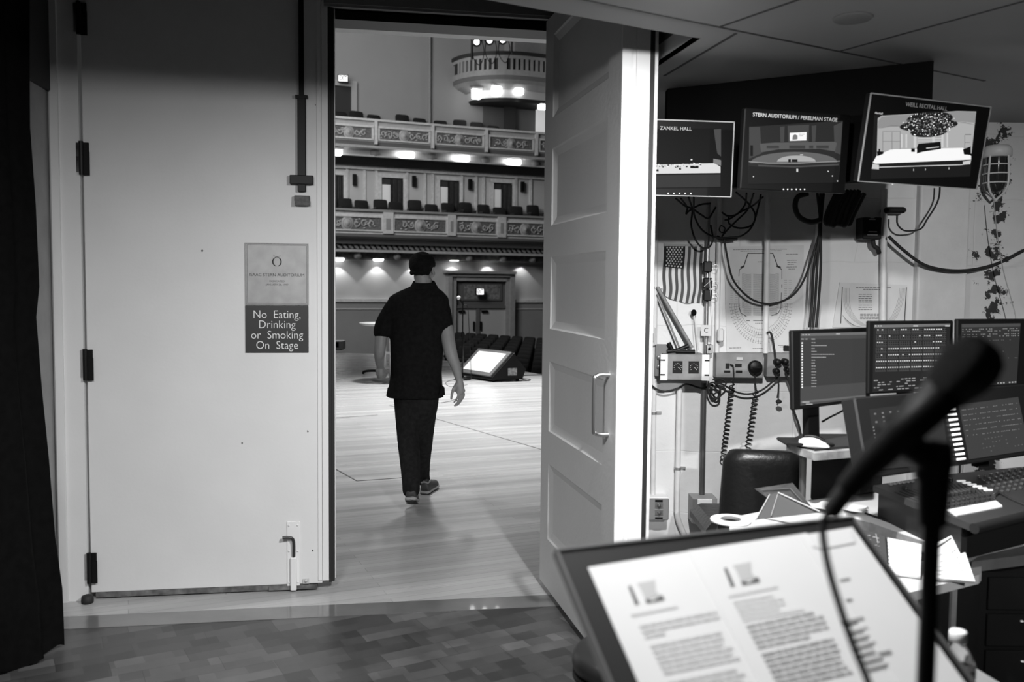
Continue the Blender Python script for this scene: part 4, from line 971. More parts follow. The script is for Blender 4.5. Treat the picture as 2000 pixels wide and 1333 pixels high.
# smaller chart
f, t = poster([(1640, 552), (1772, 557), (1768, 640), (1626, 640)], .006, 'seating_chart', 'smaller curved seating chart with a typed list, partly behind the desk monitors')
mb = MB(); LN(f, mb, [(1645, 561), (1642, 632)], .004); LN(f, mb, [(1770, 562), (1766, 638)], .004); mb.build('side_rule', ink, t, local=True)
mb = MB()
for k in range(5):
    o_ = k * 2.6
    LN(f, mb, [(1648 + o_, 563), (1648 + o_, 590), (1652 + o_, 608), (1664 + o_, 625), (1684 + o_, 638)], .0013)
    LN(f, mb, [(1767 - o_, 563), (1766 - o_, 580), (1760 - o_, 600), (1752 - o_, 618), (1736 - o_, 638)], .0013)
for k in range(7): LN(f, mb, [(1645 + k * 1.5, 615 + k * 2), (1652 + k * 3, 628 + k * 1.5), (1664 + k * 3, 639)], .0012)
mb.build('curved_rows', inkL, t, local=True)
mb = MB(); R3 = random.Random(4)
for y, a_, b_ in [(562, 1672, 1740), (565.5, 1686, 1718)] + [(575 + 4.3 * k, 1677, 1703) for k in range(8)] + [(614 + 3 * k, 1680, 1716) for k in range(4)]:
    x = a_
    while x < b_: wl_ = R3.uniform(3, 7); LN(f, mb, [(x, y), (min(x + wl_, b_), y)], .0032); x += wl_ + 1.6
mb.build('typed_list', inkM, t, local=True)
# sticks, mallet, card, clip boxes
stick = mat('stick_wood', .22, .5, noise=.3, nscale=30)
for px0, py0, px1, py1, w_, lab in ((1284, 561, 1352, 680, 7, 'thick dark wooden stick leaning across the wall below the flag'), (1284, 575, 1328, 682, 4, 'thinner wooden stick leaning below the thick one')):
    tubeth('wooden_stick', [wp(px0, py0, .05), wp(px1, py1, .06)], w_ / 2 / FPX * BY, stick, lab, 'stick')
t = thing('mallet', 'black headed drum mallet standing on the gauge box', 'mallet', loc=wp(1365, 684, .09))
MB().tube([wp(1365, 684, .09), wp(1356, 617, .05)], .0035, 8).build('handle', mat('mallet_handle', .6, .5), t); MB().ball(wp(1355, 611, .05), .015, n=10, sc=(1, 1, 1.15)).build('head', blackF, t)
for (y0, y1), lab in (((511, 532), 'top'), ((543, 564), 'middle'), ((566, 588), 'bottom')):
    p = wp(1381.5, (y0 + y1) / 2, .07); t = thing('clip_box', 'black binder clip on the steel conduit, %s of the three' % lab, 'clip', loc=p)
    MB().box(p, (.046, .03, (y1 - y0) / FPX * BY), bev=.005).build('clip_body', black, t)
    MB().tube([p + V((.02, 0, .006)), p + V((.05, -.01, .012)), p + V((.056, -.01, 0)), p + V((.05, -.01, -.012)), p + V((.02, 0, -.006))], .0015, 6).build('wire_handle', chrome, t)
p = WF(1381, 646, .08); t = thing('letter_card', 'small white card marked with a letter taped over the steel conduit', 'card', M=p.M.copy())
MB().b2(-.031, .031, -.029, .029, 0, .001).build('card_sheet', paper, t, local=True); text('lettering', 'C', Matrix.Translation((-.006, 0, .0012)), .035, ink, t)
tag(MB().tube([wp(1385, 540, .09), wp(1392, 620, .09), wp(1388, 690, .1)], .0015, 6).tube([wp(1375, 560, .09), wp(1392, 545, .09)], .0015, 6).build('thin_wire', mat('pale_wire', .6, .5)), 'thin pale wire running from the binder clips past the letter card', 'wire')
# gauge box
def plate(px0, px1, py0, py1, d, name, label, cat, m_=None, bev=.003):
    a, b = wp(px0, py0, d), wp(px1, py1, d); p = V(((a.x + b.x) / 2, BY, b.z)); t = thing(name, label, cat, loc=p)
    return t, a, b
t, a, b = plate(1290, 1384, 692, 744, .14, 'gauge_box', 'grey wall box with two square dark gauges between white flanges', 'control box', greyM)
MB().b2(a.x + .02, b.x - .02, BY - .14, BY, b.z + .005, a.z).build('box_body', mat('box_grey', .2, .5), t)
MB().b2(a.x, a.x + .038, BY - .147, BY - .14, b.z, a.z, bev=.001).build('left_flange', white, t); MB().b2(b.x - .038, b.x, BY - .147, BY - .14, b.z, a.z, bev=.001).build('right_flange', white, t)
MB().b2(a.x + .038, b.x - .038, BY - .146, BY - .139, b.z + .004, a.z - .004).build('face_plate', greyM, t)
for p0, p1 in ((1314, 1333), (1345, 1365)):
    x0, x1 = wp(p0, 716, .15).x, wp(p1, 716, .15).x; z1, z0 = wp(1340, 706, .15).z, wp(1340, 729, .15).z
    g = MB().b2(x0, x1, BY - .152, BY - .145, z0, z1).build('gauge', black, t)
    cxg, czg = (x0 + x1) / 2, z0 + (z1 - z0) * .5; q = MB()
    for k in range(9): an = radians(-40 + k * 32.5); q.b2(cxg + .019 * cos(an) - .0015, cxg + .019 * cos(an) + .0015, BY - .1535, BY - .152, czg + .019 * sin(an) - .0015, czg + .019 * sin(an) + .0015)
    q.tube([V((cxg, BY - .153, czg)), V((cxg + .012, BY - .153, czg - .008))], .001, 5); q.build('gauge_marks', mat('mark_white', .7, .5), g)
for qx, qz in ((a.x + .012, a.z - .03), (a.x + .012, b.z + .03), (b.x - .012, a.z - .03), (b.x - .012, b.z + .03)): MB().b2(qx - .012, qx + .012, BY - .151, BY - .147, qz - .003, qz + .003).build('slot', black, t)
# black clamp pile on top of the box
zt_ = a.z; q = thing('black_clamp', 'pair of black spring clamps lying on top of the gauge box', 'clamp', loc=V(((a.x + b.x) / 2 - .03, BY - .08, zt_)))
for pts in ([(1303, 690), (1340, 684)], [(1306, 670), (1314, 690)], [(1318, 690), (1344, 676)], [(1320, 688), (1357, 691)]):
    A_ = [wp(x, min(y, 690), .09) for x, y in pts]
    for P_ in A_: P_.z = max(P_.z, zt_ + .011)
    MB().tube(A_, .011, 8).build('clamp_jaw', black, q)
# shaded back box left of the gauge box
t, a, b = plate(1281, 1306, 674, 735, .07, 'junction_box', 'dark grey junction box with knockouts, half behind the gauge box', 'junction box', greyM)
MB().b2(a.x, b.x, BY - .07, BY, b.z, a.z).build('box_body', mat('jbox', .17, .5), t)
for zz in (.3, .6): MB().lathe([(.014, 0), (.014, .004), (.001, .004)], Matrix.Translation(V((a.x + .018, BY - .07, b.z + (a.z - b.z) * zz))) @ Matrix.Rotation(pi / 2, 4, 'X'), 14).build('knockout', mat('knock', .3, .4, metal=.5), t)
# intercom plate
t, a, b = plate(1399, 1490, 690, 739, .07, 'connector_plate', 'grey steel connector plate with a large round black plug', 'connector plate', greyM)
MB().b2(a.x, b.x, BY - .07, BY, b.z, a.z, bev=.003).build('box_body', mat('plate_grey', .24, .5, noise=.25, nscale=9), t)
for x0, x1, y0, y1, m_ in ((1417, 1424, 710, 720, black), (1438, 1450, 698, 704, lgrey), (1436, 1448, 711, 717, black), (1414, 1426, 724, 728, black), (1437, 1449, 724, 728, black)):
    A_, B_ = wp(x0, y0, .07), wp(x1, y1, .07); MB().b2(A_.x, B_.x, BY - .076, BY - .07, B_.z, A_.z).build('socket', m_, t)
pc2 = wp(1473, 717, .07)
MB().lathe([(.034, 0), (.036, .012), (.036, .03), (.028, .036), (.001, .036)], Matrix.Translation(pc2) @ Matrix.Rotation(pi / 2, 4, 'X'), 28).box(pc2 + V((.003, -.04, 0)), (.04, .006, .009)).build('round_plug', black, t)
t, a, b = plate(1499, 1546, 690, 737, .07, 'connector_plate', 'grey connector plate crowded with black plugs beside the desk monitor', 'connector plate', greyM)
MB().b2(a.x, b.x, BY - .07, BY, b.z, a.z, bev=.003).build('box_body', mat('plate_grey', .24), t)
for x, y, r_ in ((1516, 707, .018), (1531, 706, .017), (1514, 725, .016), (1535, 722, .014)):
    p = wp(x, y, .07); MB().lathe([(r_, 0), (r_, .035), (r_ * .6, .045), (.001, .045)], Matrix.Translation(p) @ Matrix.Rotation(pi / 2, 4, 'X'), 16).build('plug', black, t)
# button box and outlet box, low on the wall
t, a, b = plate(1262, 1306, 972, 1018, .09, 'push_button_box', 'pale box with two push buttons low at the left end of the wall', 'switch box', white)
MB().b2(a.x, b.x, BY - .085, BY, b.z, a.z, bev=.004).build('box_body', white, t)
MB().b2(a.x + .012, b.x - .001, BY - .095, BY - .085, b.z + .006, a.z - .006, bev=.004).build('cover', mat('cover_grey', .22, .4), t)
for yy in (988, 1002):
    p = wp(1287, yy, .096); MB().box(p, (.042, .006, .028)).build('button_surround', chrome, t)
    MB().lathe([(.010, 0), (.010, .01), (.001, .01)], Matrix.Translation(p + V((0, -.003, 0))) @ Matrix.Rotation(pi / 2, 4, 'X'), 16).build('button', mat('button_dark', .08, .4), t)
for yy in (979, 1013): MB().box(wp(1287, yy, .097), (.04, .004, .011)).build('legend', black, t)
t, a, b = plate(1343, 1400, 970, 1022, .12, 'outlet_box', 'deep grey outlet box with a white receptacle and a plug', 'outlet', greyM)
a, b = wp(1353, 974, .12), wp(1400, 1024, .12)
MB().b2(a.x, b.x, BY - .12, BY, b.z, a.z, bev=.002).build('box_body', mat('obox', .3, .5), t)
MB().b2(a.x, a.x + .025, BY - .124, BY - .12, b.z + .008, a.z - .005).build('dark_plate', mat('oplate', .15, .5), t)
A_, B_ = wp(1362, 975, .12), wp(1390, 1020, .12)
MB().b2(A_.x, B_.x, BY - .128, BY - .12, B_.z, A_.z, bev=.003).build('receptacle_plate', white, t)
p = wp(1377, 991, .13); MB().ball(p, .006, n=6).build('socket_hole', black, t)
p = wp(1378, 1005, .13); MB().tube([p, p + V((0, -.05, -.01))], .008, 8).tube([p + V((0, -.05, -.01)), p + V((.02, -.06, -.03))], .006, 8).build('plug', mat('plug_grey', .3, .4, metal=.4), t)
t, a, b = plate(1262, 1280, 640, 676, .06, 'thermostat', 'small pale wall unit with a dark dial at the left edge of the wall', 'wall unit', white)
MB().b2(a.x, b.x, BY - .06, BY, b.z, a.z, bev=.003).build('unit_body', lgrey, t); MB().b2(a.x + .02, b.x - .008, BY - .066, BY - .06, b.z + .02, a.z - .03).build('dial', greyM, t)
t, a, b = plate(1376, 1396, 673, 692, .06, 'metal_bracket', 'small shiny steel bracket above the round plug plate', 'bracket', steel)
MB().b2(a.x + .01, b.x - .01, BY - .06, BY, b.z, a.z, bev=.004).build('bracket_body', chrome, t); MB().ball(wp(1386, 682, .065), .008, n=8).build('bolt', black, t)
tag(MB().b2(wp(1404, 650, .1).x, wp(1417, 650, .1).x, BY - .08, BY - .05, wp(1410, 668, .06).z, wp(1410, 642, .06).z, bev=.008).build('white_tag', paper), 'small white tag taped beside the big seating chart', 'tag')
tag(MB().b2(wp(1531, 680, .02).x, wp(1546, 680, .02).x, BY - .02, BY, wp(1540, 686, .02).z, wp(1540, 676, .02).z, bev=.002).build('wall_switch', black), 'tiny black switch beside the lower right corner of the big chart', 'switch')
# ---- cables on the wall
def cable(pts, r, label, off=.06, m_=None, name='cable', k=7, offs=None, cat='cable'):
    P = [wp(x, y, (offs[i] if offs else off)) for i, (x, y) in enumerate(pts)]
    return tag(MB().tube(spline(P, k), r, 7).build(name, m_ or rubber), label, cat)
cable([(1268, 728), (1272, 752), (1295, 765), (1325, 759), (1341, 751), (1372, 759), (1392, 752), (1388, 765), (1400, 778), (1407, 762), (1396, 748), (1412, 752), (1440, 767), (1466, 770), (1492, 760), (1521, 735)], .005, 'long black cable sagging along the wall below the gauge box and plates', .05)
cable([(1384, 745), (1383, 762), (1392, 778), (1405, 776), (1406, 758), (1395, 748), (1386, 752), (1392, 770), (1402, 765), (1418, 750), (1408, 741), (1392, 742)], .005, 'coil of black cable bunched under the round plug plate', .08)
cable([(1414, 465), (1420, 500), (1429, 540), (1445, 565), (1470, 586), (1500, 594), (1530, 588), (1553, 573), (1572, 543), (1590, 490), (1602, 450)], .0055, 'black cable drooping in a wide loop over the big seating chart', .09)
for i, (pts, lab) in enumerate((
    ([(1320, 388), (1337, 402), (1352, 408), (1370, 420), (1383, 427), (1392, 415), (1398, 405)], 'cable slung from the left monitor to the steel conduit'),
    ([(1345, 386), (1352, 410), (1350, 440), (1358, 468), (1372, 484), (1386, 482), (1392, 466), (1388, 440)], 'black cable looping deep under the left wall monitor'),
    ([(1355, 386), (1356, 420), (1370, 448), (1395, 463), (1425, 464), (1450, 460), (1470, 440), (1482, 400), (1486, 380)], 'black cable swinging wide from the left monitor to the middle one'),
    ([(1458, 378), (1455, 400), (1440, 418), (1422, 422), (1410, 415)], 'short black cable under the left end of the middle monitor'),
    ([(1472, 378), (1460, 410), (1438, 432), (1420, 450), (1410, 462)], 'black cable slanting down from the middle monitor to the cable tie'),
    ([(1438, 376), (1462, 398), (1475, 420), (1468, 440), (1445, 446), (1425, 438), (1423, 425)], 'black cable curling behind the middle monitor loop'),
    ([(1490, 385), (1470, 402), (1445, 415), (1425, 428), (1416, 430)], 'black cable crossing between the two left monitors'),
    ([(1330, 388), (1342, 405), (1340, 418), (1346, 412), (1368, 400), (1388, 398)], 'thin knotted cable hanging close under the left monitor'))):
    cable(pts, .0048, lab, offs=[.28] + [.12] * (len(pts) - 2) + [.10])
cable([(1408, 440), (1416, 446), (1412, 455), (1405, 450), (1407, 441)], .003, 'small ring of cable on the scuffed white conduit', .09)
cable([(1400, 463), (1412, 468), (1440, 466)], .010, 'black cable tie bundle wrapped on the scuffed white conduit', .08)
cable([(1578, 378), (1558, 385), (1553, 405), (1562, 425), (1583, 434), (1602, 430)], .014, 'thick black cable loop at the lower right of the middle monitor', .14)
for i, (x0, x1, xb, lab) in enumerate(((1596, 1602, 1586, 'leftmost'), (1603, 1601, 1592, 'middle'), (1609, 1604, 1599, 'rightmost'))):
    cable([(x0, 375), (x1, 430), (x1 - 1, 460), (xb + 4, 520), (xb, 590), (xb - 5, 640)], .007, 'thick black cable dropping between the two charts, %s of three' % lab, .10)
for i in range(7):
    x = 1612 + i * 7
    cable([(x + 24, 372), (x + 8, 405), (x, 430 + (i % 3) * 4), (x + 5, 438), (x + 13, 420), (x + 34, 378)], .012, 'black cable hanging in the bunch between the two right monitors', .17 + .008 * (i % 3), name='cable')['group'] = 'bunched cables between the right monitors'
cable([(1736, 462), (1760, 485), (1800, 515), (1840, 527), (1885, 529), (1930, 521), (1965, 508), (2010, 484)], .0085, 'thick black cable swagged across the plastered pier to the right edge', .10)
cable([(1836, 362), (1834, 385), (1826, 405), (1810, 430), (1800, 446), (1784, 451), (1765, 450), (1753, 438), (1752, 420)], .0045, 'thin black cable looping from the right monitor down to a black fitting', .14)
cable([(1941, 392), (1948, 460), (1960, 530), (1975, 585), (1984, 625), (1987, 700), (1992, 745)], .0025, 'thin pale cord hanging from the caged lamp down behind the desk monitors', .15, mat('pale_cord', .35, .6))
cable([(1521, 738), (1520, 765), (1518, 778)], .004, 'short black cord with a free plug hanging below the crowded plate', .08)
tag(MB().ball(wp(1521, 785, .08), .014, n=8, sc=(1.2, 1, .8)).build('loose_plug', rubber), 'loose black plug dangling at the end of the short cord', 'plug')
cable([(1498, 650), (1506, 652), (1512, 680), (1515, 705)], .006, 'black cord running from the white conduit down to the crowded plate', .08)
cable([(1534, 728), (1545, 760), (1550, 800), (1560, 830), (1566, 860)], .006, 'black cord dropping from the crowded plate behind the desk', .09)
def coil(px0, py0, px1, py1, turns, amp, label, lead):
    P = []; n = turns * 12
    a, b = wp(px0, py0, .08), wp(px1, py1, .10)
    for i in range(n + 1):
        f_ = i / n; an = f_ * turns * 2 * pi; c = a.lerp(b, f_); P.append(c + V((amp * cos(an), amp * sin(an), 0)))
    L_ = spline([wp(x, y, .085) for x, y in lead], 6)
    return tag(MB().tube(L_ + P, .0036, 6).build('coiled_cord', rubber), label, 'cord')
coil(1430, 752, 1413, 888, 17, .013, 'coiled black handset cord hanging from the round plug plate, left of the two', [(1426, 712), (1432, 716), (1433, 738), (1428, 746)])
coil(1476, 768, 1460, 876, 13, .013, 'coiled black handset cord hanging from the round black plug, right of the two', [(1474, 725), (1475, 745), (1477, 762)])
# small wall speaker + black fitting + caged lamp
t, a, b = plate(1686, 1722, 424, 468, .12, 'intercom_station', 'small black intercom box with white lettering strips by the white conduit', 'intercom')
MB().b2(a.x, b.x, BY - .12, BY - .02, b.z, a.z, bev=.005).build('intercom_body', black, t)
for y0, x0, x1 in ((424.5, 1700, 1708), (428, 1697, 1710), (452, 1696, 1713), (458, 1694, 1714)):
    A_, B_ = wp(x0, y0, .12), wp(x1, y0 + 2, .12); MB().b2(A_.x, B_.x, BY - .1215, BY - .12, B_.z, A_.z).build('marking', mat('dim_white', .35, .6), t)
MB().tube(spline([wp(1705, 468, .07), wp(1707, 480, .07), wp(1714, 486, .07), wp(1717, 495, .06)], 5), .012, 8, rr=None).build('hanging_plug', rubber, t)
tag(MB().b2(wp(1733, 410, .1).x, wp(1772, 410, .1).x, BY - .1, BY, wp(1750, 416, .1).z, wp(1750, 404, .1).z, bev=.01).build('cable_holder', black), 'black arm shaped fitting behind the white conduit at the right monitor', 'fitting')
p = wp(1948, 306, .09); t = thing('caged_lamp', 'unlit bulkhead lamp in a white wire cage at the right end of the wall', 'lamp', loc=wp(1948, 390, .09))
s = BY / FPX
MB().lathe([(.001, 22 * s), (20 * s, 20 * s), (25 * s, 14 * s), (25 * s, 0), (20 * s, -2 * s), (.001, -2 * s)], Matrix.Translation(p), 24).build('lamp_base', conduitW, t)
MB().lathe([(19 * s, 0), (19 * s, -45 * s), (14 * s, -62 * s), (.001, -70 * s)], Matrix.Translation(p), 20).build('glass_jar', mat('jar_glass', .03, .1), t)
cg = MB()
for k in range(4):
    an = k * pi / 2 + .5; d = V((cos(an), sin(an), 0))
    cg.tube(spline([p + d * 22 * s, p + d * 24 * s + V((0, 0, -45 * s)), p + d * 18 * s + V((0, 0, -66 * s)), p + V((0, 0, -82 * s))], 6), .0055, 7)
for zz, r_ in ((-16, 23), (-33, 23.5), (-50, 23)): cg.tube([p + V((cos(q) * r_ * s, sin(q) * r_ * s, zz * s)) for q in [2 * pi * i / 24 for i in range(25)]], .004, 6)
cg.build('wire_cage', conduitW, t)
MB().b2(p.x - 18 * s, p.x + 18 * s, p.y, BY, p.z, p.z + 18 * s).build('wall_mount', conduitW, t)
# ---- black mounting board and the three wall monitors
A = [Pz(1304, 173, CZ), Pz(1824, 118, CZ)]
zb = 2.0; nb = V((0, .05, 0))
mbd = MB().hexa([V((A[0].x, A[0].y, zb)), V((A[1].x, A[1].y, zb)), V((A[1].x, A[1].y + .06, zb)), V((A[0].x, A[0].y + .06, zb))], [V((A[0].x, A[0].y, CZ - .002)), V((A[1].x, A[1].y, CZ - .002)), V((A[1].x, A[1].y + .06, CZ - .002)), V((A[0].x, A[0].y + .06, CZ - .002))])
tag(mbd.build('mounting_board', mat('board_black', .004, .9, spec=.05)), 'long black board hanging from the ceiling behind the three wall monitors', 'board')
def monitor(c, Y, a, t_, name, label, bezel, bm, rim=None, depth=.03, stand=False):
    cx = sum(q[0] for q in c) / 4; cy = sum(q[1] for q in c) / 4
    f = Frame(cx, cy, Y, a, t_); x0, x1, y0, y1 = f.box(c)
    t = thing(name, label, 'monitor', M=f.M.copy())
    MB().b2(x0, x1, y0, y1, -depth, 0, bev=.004).build('monitor_case', bm, t, local=True)
    L_, R_, T_, B_ = bezel
    sx0, sx1, sy0, sy1 = x0 + L_, x1 - R_, y0 + B_, y1 - T_
    if rim:
        mb = MB(); w_ = .0035
        mb.b2(x0, x1, y1 - w_, y1 + .001, -.004, .002).b2(x1 - w_, x1 + .001, y0, y1, -.004, .002).b2(x0, x1, y0 - .001, y0 + w_ * .5, -.004, .002).b2(x0 - .001, x0 + w_ * .5, y0, y1, -.004, .002); mb.build('bright_rim', rim, t, local=True)
    return f, t, (x0, x1, y0, y1)
def mount(f, t, bx, n=.05):
    x = (bx[0] + bx[1]) / 2
    MB().b2(x - .05, x + .05, -.05, .05, -.03 - n, -.03).build('wall_bracket', black, t, local=True)
dsc = mat('screen_off', .006, .25)
# left monitor
f, t, bx = monitor([(1238, 239), (1434, 231), (1429, 382), (1236, 384)], 3.80, 83, 3, 'wall_monitor', 'left wall monitor with a pale rim showing a dark recital stage with instruments', (.05, .06, .05, .04), mat('case_black', .005, .4, spec=.2), mat('rim_white', .55, .4))
mount(f, t, bx)
def area(f, mb, px, z=.0005, mi=0):                 # polygon on a screen given by photo points
    P = [f.l(*q) for q in px]; mb.prism(P[::-1], z, z + .0004, mi=mi); return mb
def scrpoly(f, t, name, v, polys, z=.0006):
    mb = MB()
    for q in polys: area(f, mb, q, z)
    return mb.build(name, scr(v), t, local=True)
def R4(x0, y0, x1, y1, sk=0): return [(x0, y0), (x1, y0 + (x1 - x0) * sk), (x1, y1 + (x1 - x0) * sk), (x0, y1)]
s0 = scrpoly(f, t, 'screen', .006, [[(1255, 252), (1408, 251), (1407, 367), (1254, 369)]])
scrpoly(f, t, 'lit_stage', .75, [[(1255, 322), (1275, 322), (1395, 319), (1407, 326), (1407, 338), (1255, 340)]], .0012)
scrpoly(f, t, 'side_wall', .07, [[(1394, 253), (1408, 252), (1408, 306), (1401, 300), (1399, 290)]], .0012)
scrpoly(f, t, 'stage_step', .22, [[(1393, 310), (1408, 313), (1408, 324), (1393, 319)]], .0014)
scrpoly(f, t, 'seat_area', .035, [[(1255, 343), (1407, 341), (1407, 365), (1255, 367)]], .0012)
mb = MB(); mb2 = MB(); R5 = random.Random(5)
for k in range(46):
    x = 1278 + R5.random() ** .8 * 90; y = 325 - abs(R5.gauss(0, 8)) * (1 if 1330 < x < 1370 else .3); s_ = R5.uniform(1, 2.6)
    area(f, mb if k % 2 else mb2, [(x, y), (x + s_ * 1.4, y), (x + s_ * 1.2, y + s_), (x, y + s_)], .0018)
for q in (R4(1348, 324, 1364, 329), R4(1280, 331, 1286, 335), R4(1326, 328, 1330, 332), R4(1318, 324, 1321, 328)): area(f, mb2, q, .0018)
mb.build('instruments', scr(.9), t, local=True); mb2.build('instrument_shadow', scr(.004), t, local=True)
def strip_text(f, s_, px, py, size, v, t, dz=.003, sx=1):
    x, y = f.l(px, py, dz); return text('lettering', s_, Matrix.Translation((x, y, dz)), size, v, t, 'CENTER', .0002, sx)
strip_text(f, 'ZANKEL HALL', 1320, 251.5, .0205, mat('label_white', .5, .5, emit=.12), t, sx=1.05)
mb = MB()
for x in (1305, 1316, 1327, 1338, 1349): area(f, mb, R4(x - 1.2, 377, x + 1.2, 379.4), .001)
mb.build('buttons', mat('bezel_button', .7, .5, emit=.25), t, local=True)
# middle monitor
f, t, bx = monitor([(1451, 222), (1660, 213), (1655, 372), (1449, 377)], 3.48, 75, 4, 'wall_monitor', 'middle wall monitor showing a wide shot of the main stage', (.02, .02, .04, .04), mat('case_black', .005, .4, spec=.2))
mount(f, t, bx)
scrpoly(f, t, 'screen', .022, [[(1463, 248), (1646, 236), (1638, 357), (1461, 360)]])
scrpoly(f, t, 'stage_walls', .06, [[(1463, 248), (1484, 248), (1487, 300), (1463, 310)], [(1628, 246), (1645, 238), (1641, 302), (1630, 298)], [(1538, 246), (1580, 244), (1579, 278), (1539, 278)], [(1523, 248), (1532, 247), (1531, 278), (1524, 278)], [(1585, 246), (1594, 245), (1592, 277), (1586, 277)]], .001)
scrpoly(f, t, 'curved_shell', .10, [[(1484, 281), (1510, 279), (1630, 277), (1634, 280), (1630, 296), (1600, 291), (1520, 292), (1486, 298)]], .0011)
scrpoly(f, t, 'shell_panels', .045, [R4(1497, 285, 1521, 290), R4(1541, 284.5, 1572, 290.5), R4(1580, 284.5, 1588, 290), R4(1594, 284.5, 1618, 290)], .0014)
el = [(1550 + 85 * cos(q), 318 - 21 * sin(q)) for q in [pi * i / 16 for i in range(17)]]
scrpoly(f, t, 'stage_disc', .13, [[(a_, b_ - (a_ - 1550) * .01) for a_, b_ in el]], .0012)
el = [(1555 + 38 * cos(q), 316 - 12 * sin(q)) for q in [pi * i / 12 for i in range(13)]]
scrpoly(f, t, 'light_pool', .42, [el], .0014)
scrpoly(f, t, 'stage_lip', .30, [[(1462, 315), (1500, 318), (1560, 318.5), (1640, 314), (1640, 315.4), (1560, 320), (1500, 319.8), (1462, 316.6)]], .0016)
scrpoly(f, t, 'orchestra_band', .07, [[(1480, 322), (1552, 325), (1638, 320), (1637, 323), (1552, 327.5), (1481, 325)]], .0014)
scrpoly(f, t, 'projected_picture', .95, [[(1542, 260), (1575, 258.5), (1574.5, 274.5), (1542, 275.5)]], .0016)
scrpoly(f, t, 'picture_figure', .2, [[(1547, 273), (1548, 265), (1552, 262.5), (1557, 265), (1557, 272), (1553, 273)], R4(1560, 262, 1571, 263), R4(1560, 265, 1568, 266)], .0019)
scrpoly(f, t, 'dark_stalls', .010, [[(1462, 324), (1480, 326), (1552, 328), (1639, 324), (1638, 357), (1461, 360)]], .0013)
scrpoly(f, t, 'stage_items', .004, [R4(1539, 311, 1544, 317), R4(1546, 311.5, 1557, 316.5), R4(1465, 284, 1470, 305)], .002)
scrpoly(f, t, 'small_lights', .8, [R4(1470, 344, 1472, 346), R4(1555, 330, 1558, 336), R4(1616, 334, 1618, 336), R4(1624, 343, 1626, 345), R4(1634, 353, 1636, 355), R4(1562, 302, 1568, 303.4)], .002)
strip_text(f, 'STERN AUDITORIUM / PERELMAN STAGE', 1554, 229.5, .0205, mat('label_white', .5), t, sx=.98)
mb = MB()
for x in (1530, 1538, 1546, 1555, 1563, 1571): area(f, mb, R4(x - 1, 369, x + 1, 371), .001)
mb.build('buttons', mat('bezel_button', .7), t, local=True)
# right monitor
f, t, bx = monitor([(1691, 206), (1938, 185), (1912, 356), (1681, 370)], 3.38, 68, 9, 'wall_monitor', 'right wall monitor showing a chandelier over a grand piano', (.02, .02, .04, .04), mat('case_black', .005, .4, spec=.2), mat('rim_grey', .22, .4))
mount(f, t, bx)
scrpoly(f, t, 'screen', .010, [[(1707, 225), (1908, 216), (1894, 345), (1701, 350)]])
scrpoly(f, t, 'room_wall', .42, [[(1714, 231), (1722, 226), (1760, 224), (1870, 217), (1906, 218), (1897, 300), (1712, 303)]], .001)
scrpoly(f, t, 'room_ceiling', .28, [[(1715, 236), (1722, 228), (1760, 225), (1870, 218), (1905, 219), (1904, 240), (1880, 238), (1740, 247), (1714, 251)]], .0012)
scrpoly(f, t, 'room_floor', .95, [[(1712, 304), (1740, 292), (1880, 289), (1896, 305), (1896, 312), (1710, 320), (1704, 318)]], .0013)
scrpoly(f, t, 'pale_strips', .6, [R4(1759, 262, 1762, 289), R4(1768, 262, 1771, 289), R4(1784, 267, 1789, 289), R4(1820, 264, 1825, 282), R4(1838, 260, 1842, 288), R4(1848, 260, 1851, 288), R4(1792, 270, 1838, 271.5), R4(1792, 275, 1838, 276), [(1704, 320), (1716, 322), (1716, 331), (1702, 330)], [(1880, 316), (1896, 313), (1894, 321), (1880, 322)], [(1715, 326), (1880, 321), (1880, 322.6), (1715, 327.6)]], .0015)
scrpoly(f, t, 'door_lines', .22, [R4(1723, 258, 1724, 295), R4(1757, 257, 1758, 292), R4(1741, 258, 1742, 293), R4(1723, 256, 1758, 257), R4(1723, 276, 1758, 277), R4(1884, 262, 1896, 264), R4(1883, 264, 1884, 292), R4(1884, 278, 1894, 279), R4(1740, 246, 1758, 247.4), [(1714, 252), (1740, 245), (1758, 245), (1740, 247)], [(1870, 240), (1884, 239), (1904, 244), (1884, 241)]], .0016)
scrpoly(f, t, 'grand_piano', .004, [[(1790, 288), (1793, 281), (1836, 277), (1837, 291), (1800, 297), (1790, 300)], R4(1779, 290, 1786, 297), [(1712, 296), (1725, 296), (1724, 301), (1713, 305)], R4(1715, 291, 1718, 299), [(1880, 292), (1895, 286), (1895, 303), (1882, 302)]], .002)
scrpoly(f, t, 'piano_keys', .7, [[(1808, 289), (1833, 286.5), (1833, 288), (1808, 290.5)]], .0024)
mb = MB()
for x, y, w_, h_ in ((1815, 232, 45, 14), (1813, 245, 57, 12), (1813, 258, 36, 10)): area(f, mb, [(x + w_ * cos(q), y + h_ * sin(q) - (w_ * cos(q)) * .06) for q in [2 * pi * i / 24 for i in range(24)]], .0022)
mb.build('chandelier', scr(.012), t, local=True)
mb = MB(); mb2 = MB(); R6 = random.Random(8)
for k in range(330):
    q = R6.uniform(0, 2 * pi); rr = sqrt(R6.random()); y0 = R6.choice((228, 238, 247, 256)); x = 1814 + (58 - abs(y0 - 243) * 1.1) * rr * cos(q); y = y0 + 9 * rr * sin(q) - (x - 1814) * .06; s_ = R6.uniform(.5, 1.35)
    if y < 219 - (x - 1814) * .05: continue
    area(f, mb if k % 4 == 0 else mb2, [(x - s_, y), (x, y - s_), (x + s_, y), (x, y + s_)], .0028)
mb.build('bright_crystals', scr(1.3), t, local=True); mb2.build('crystals', scr(.30), t, local=True)
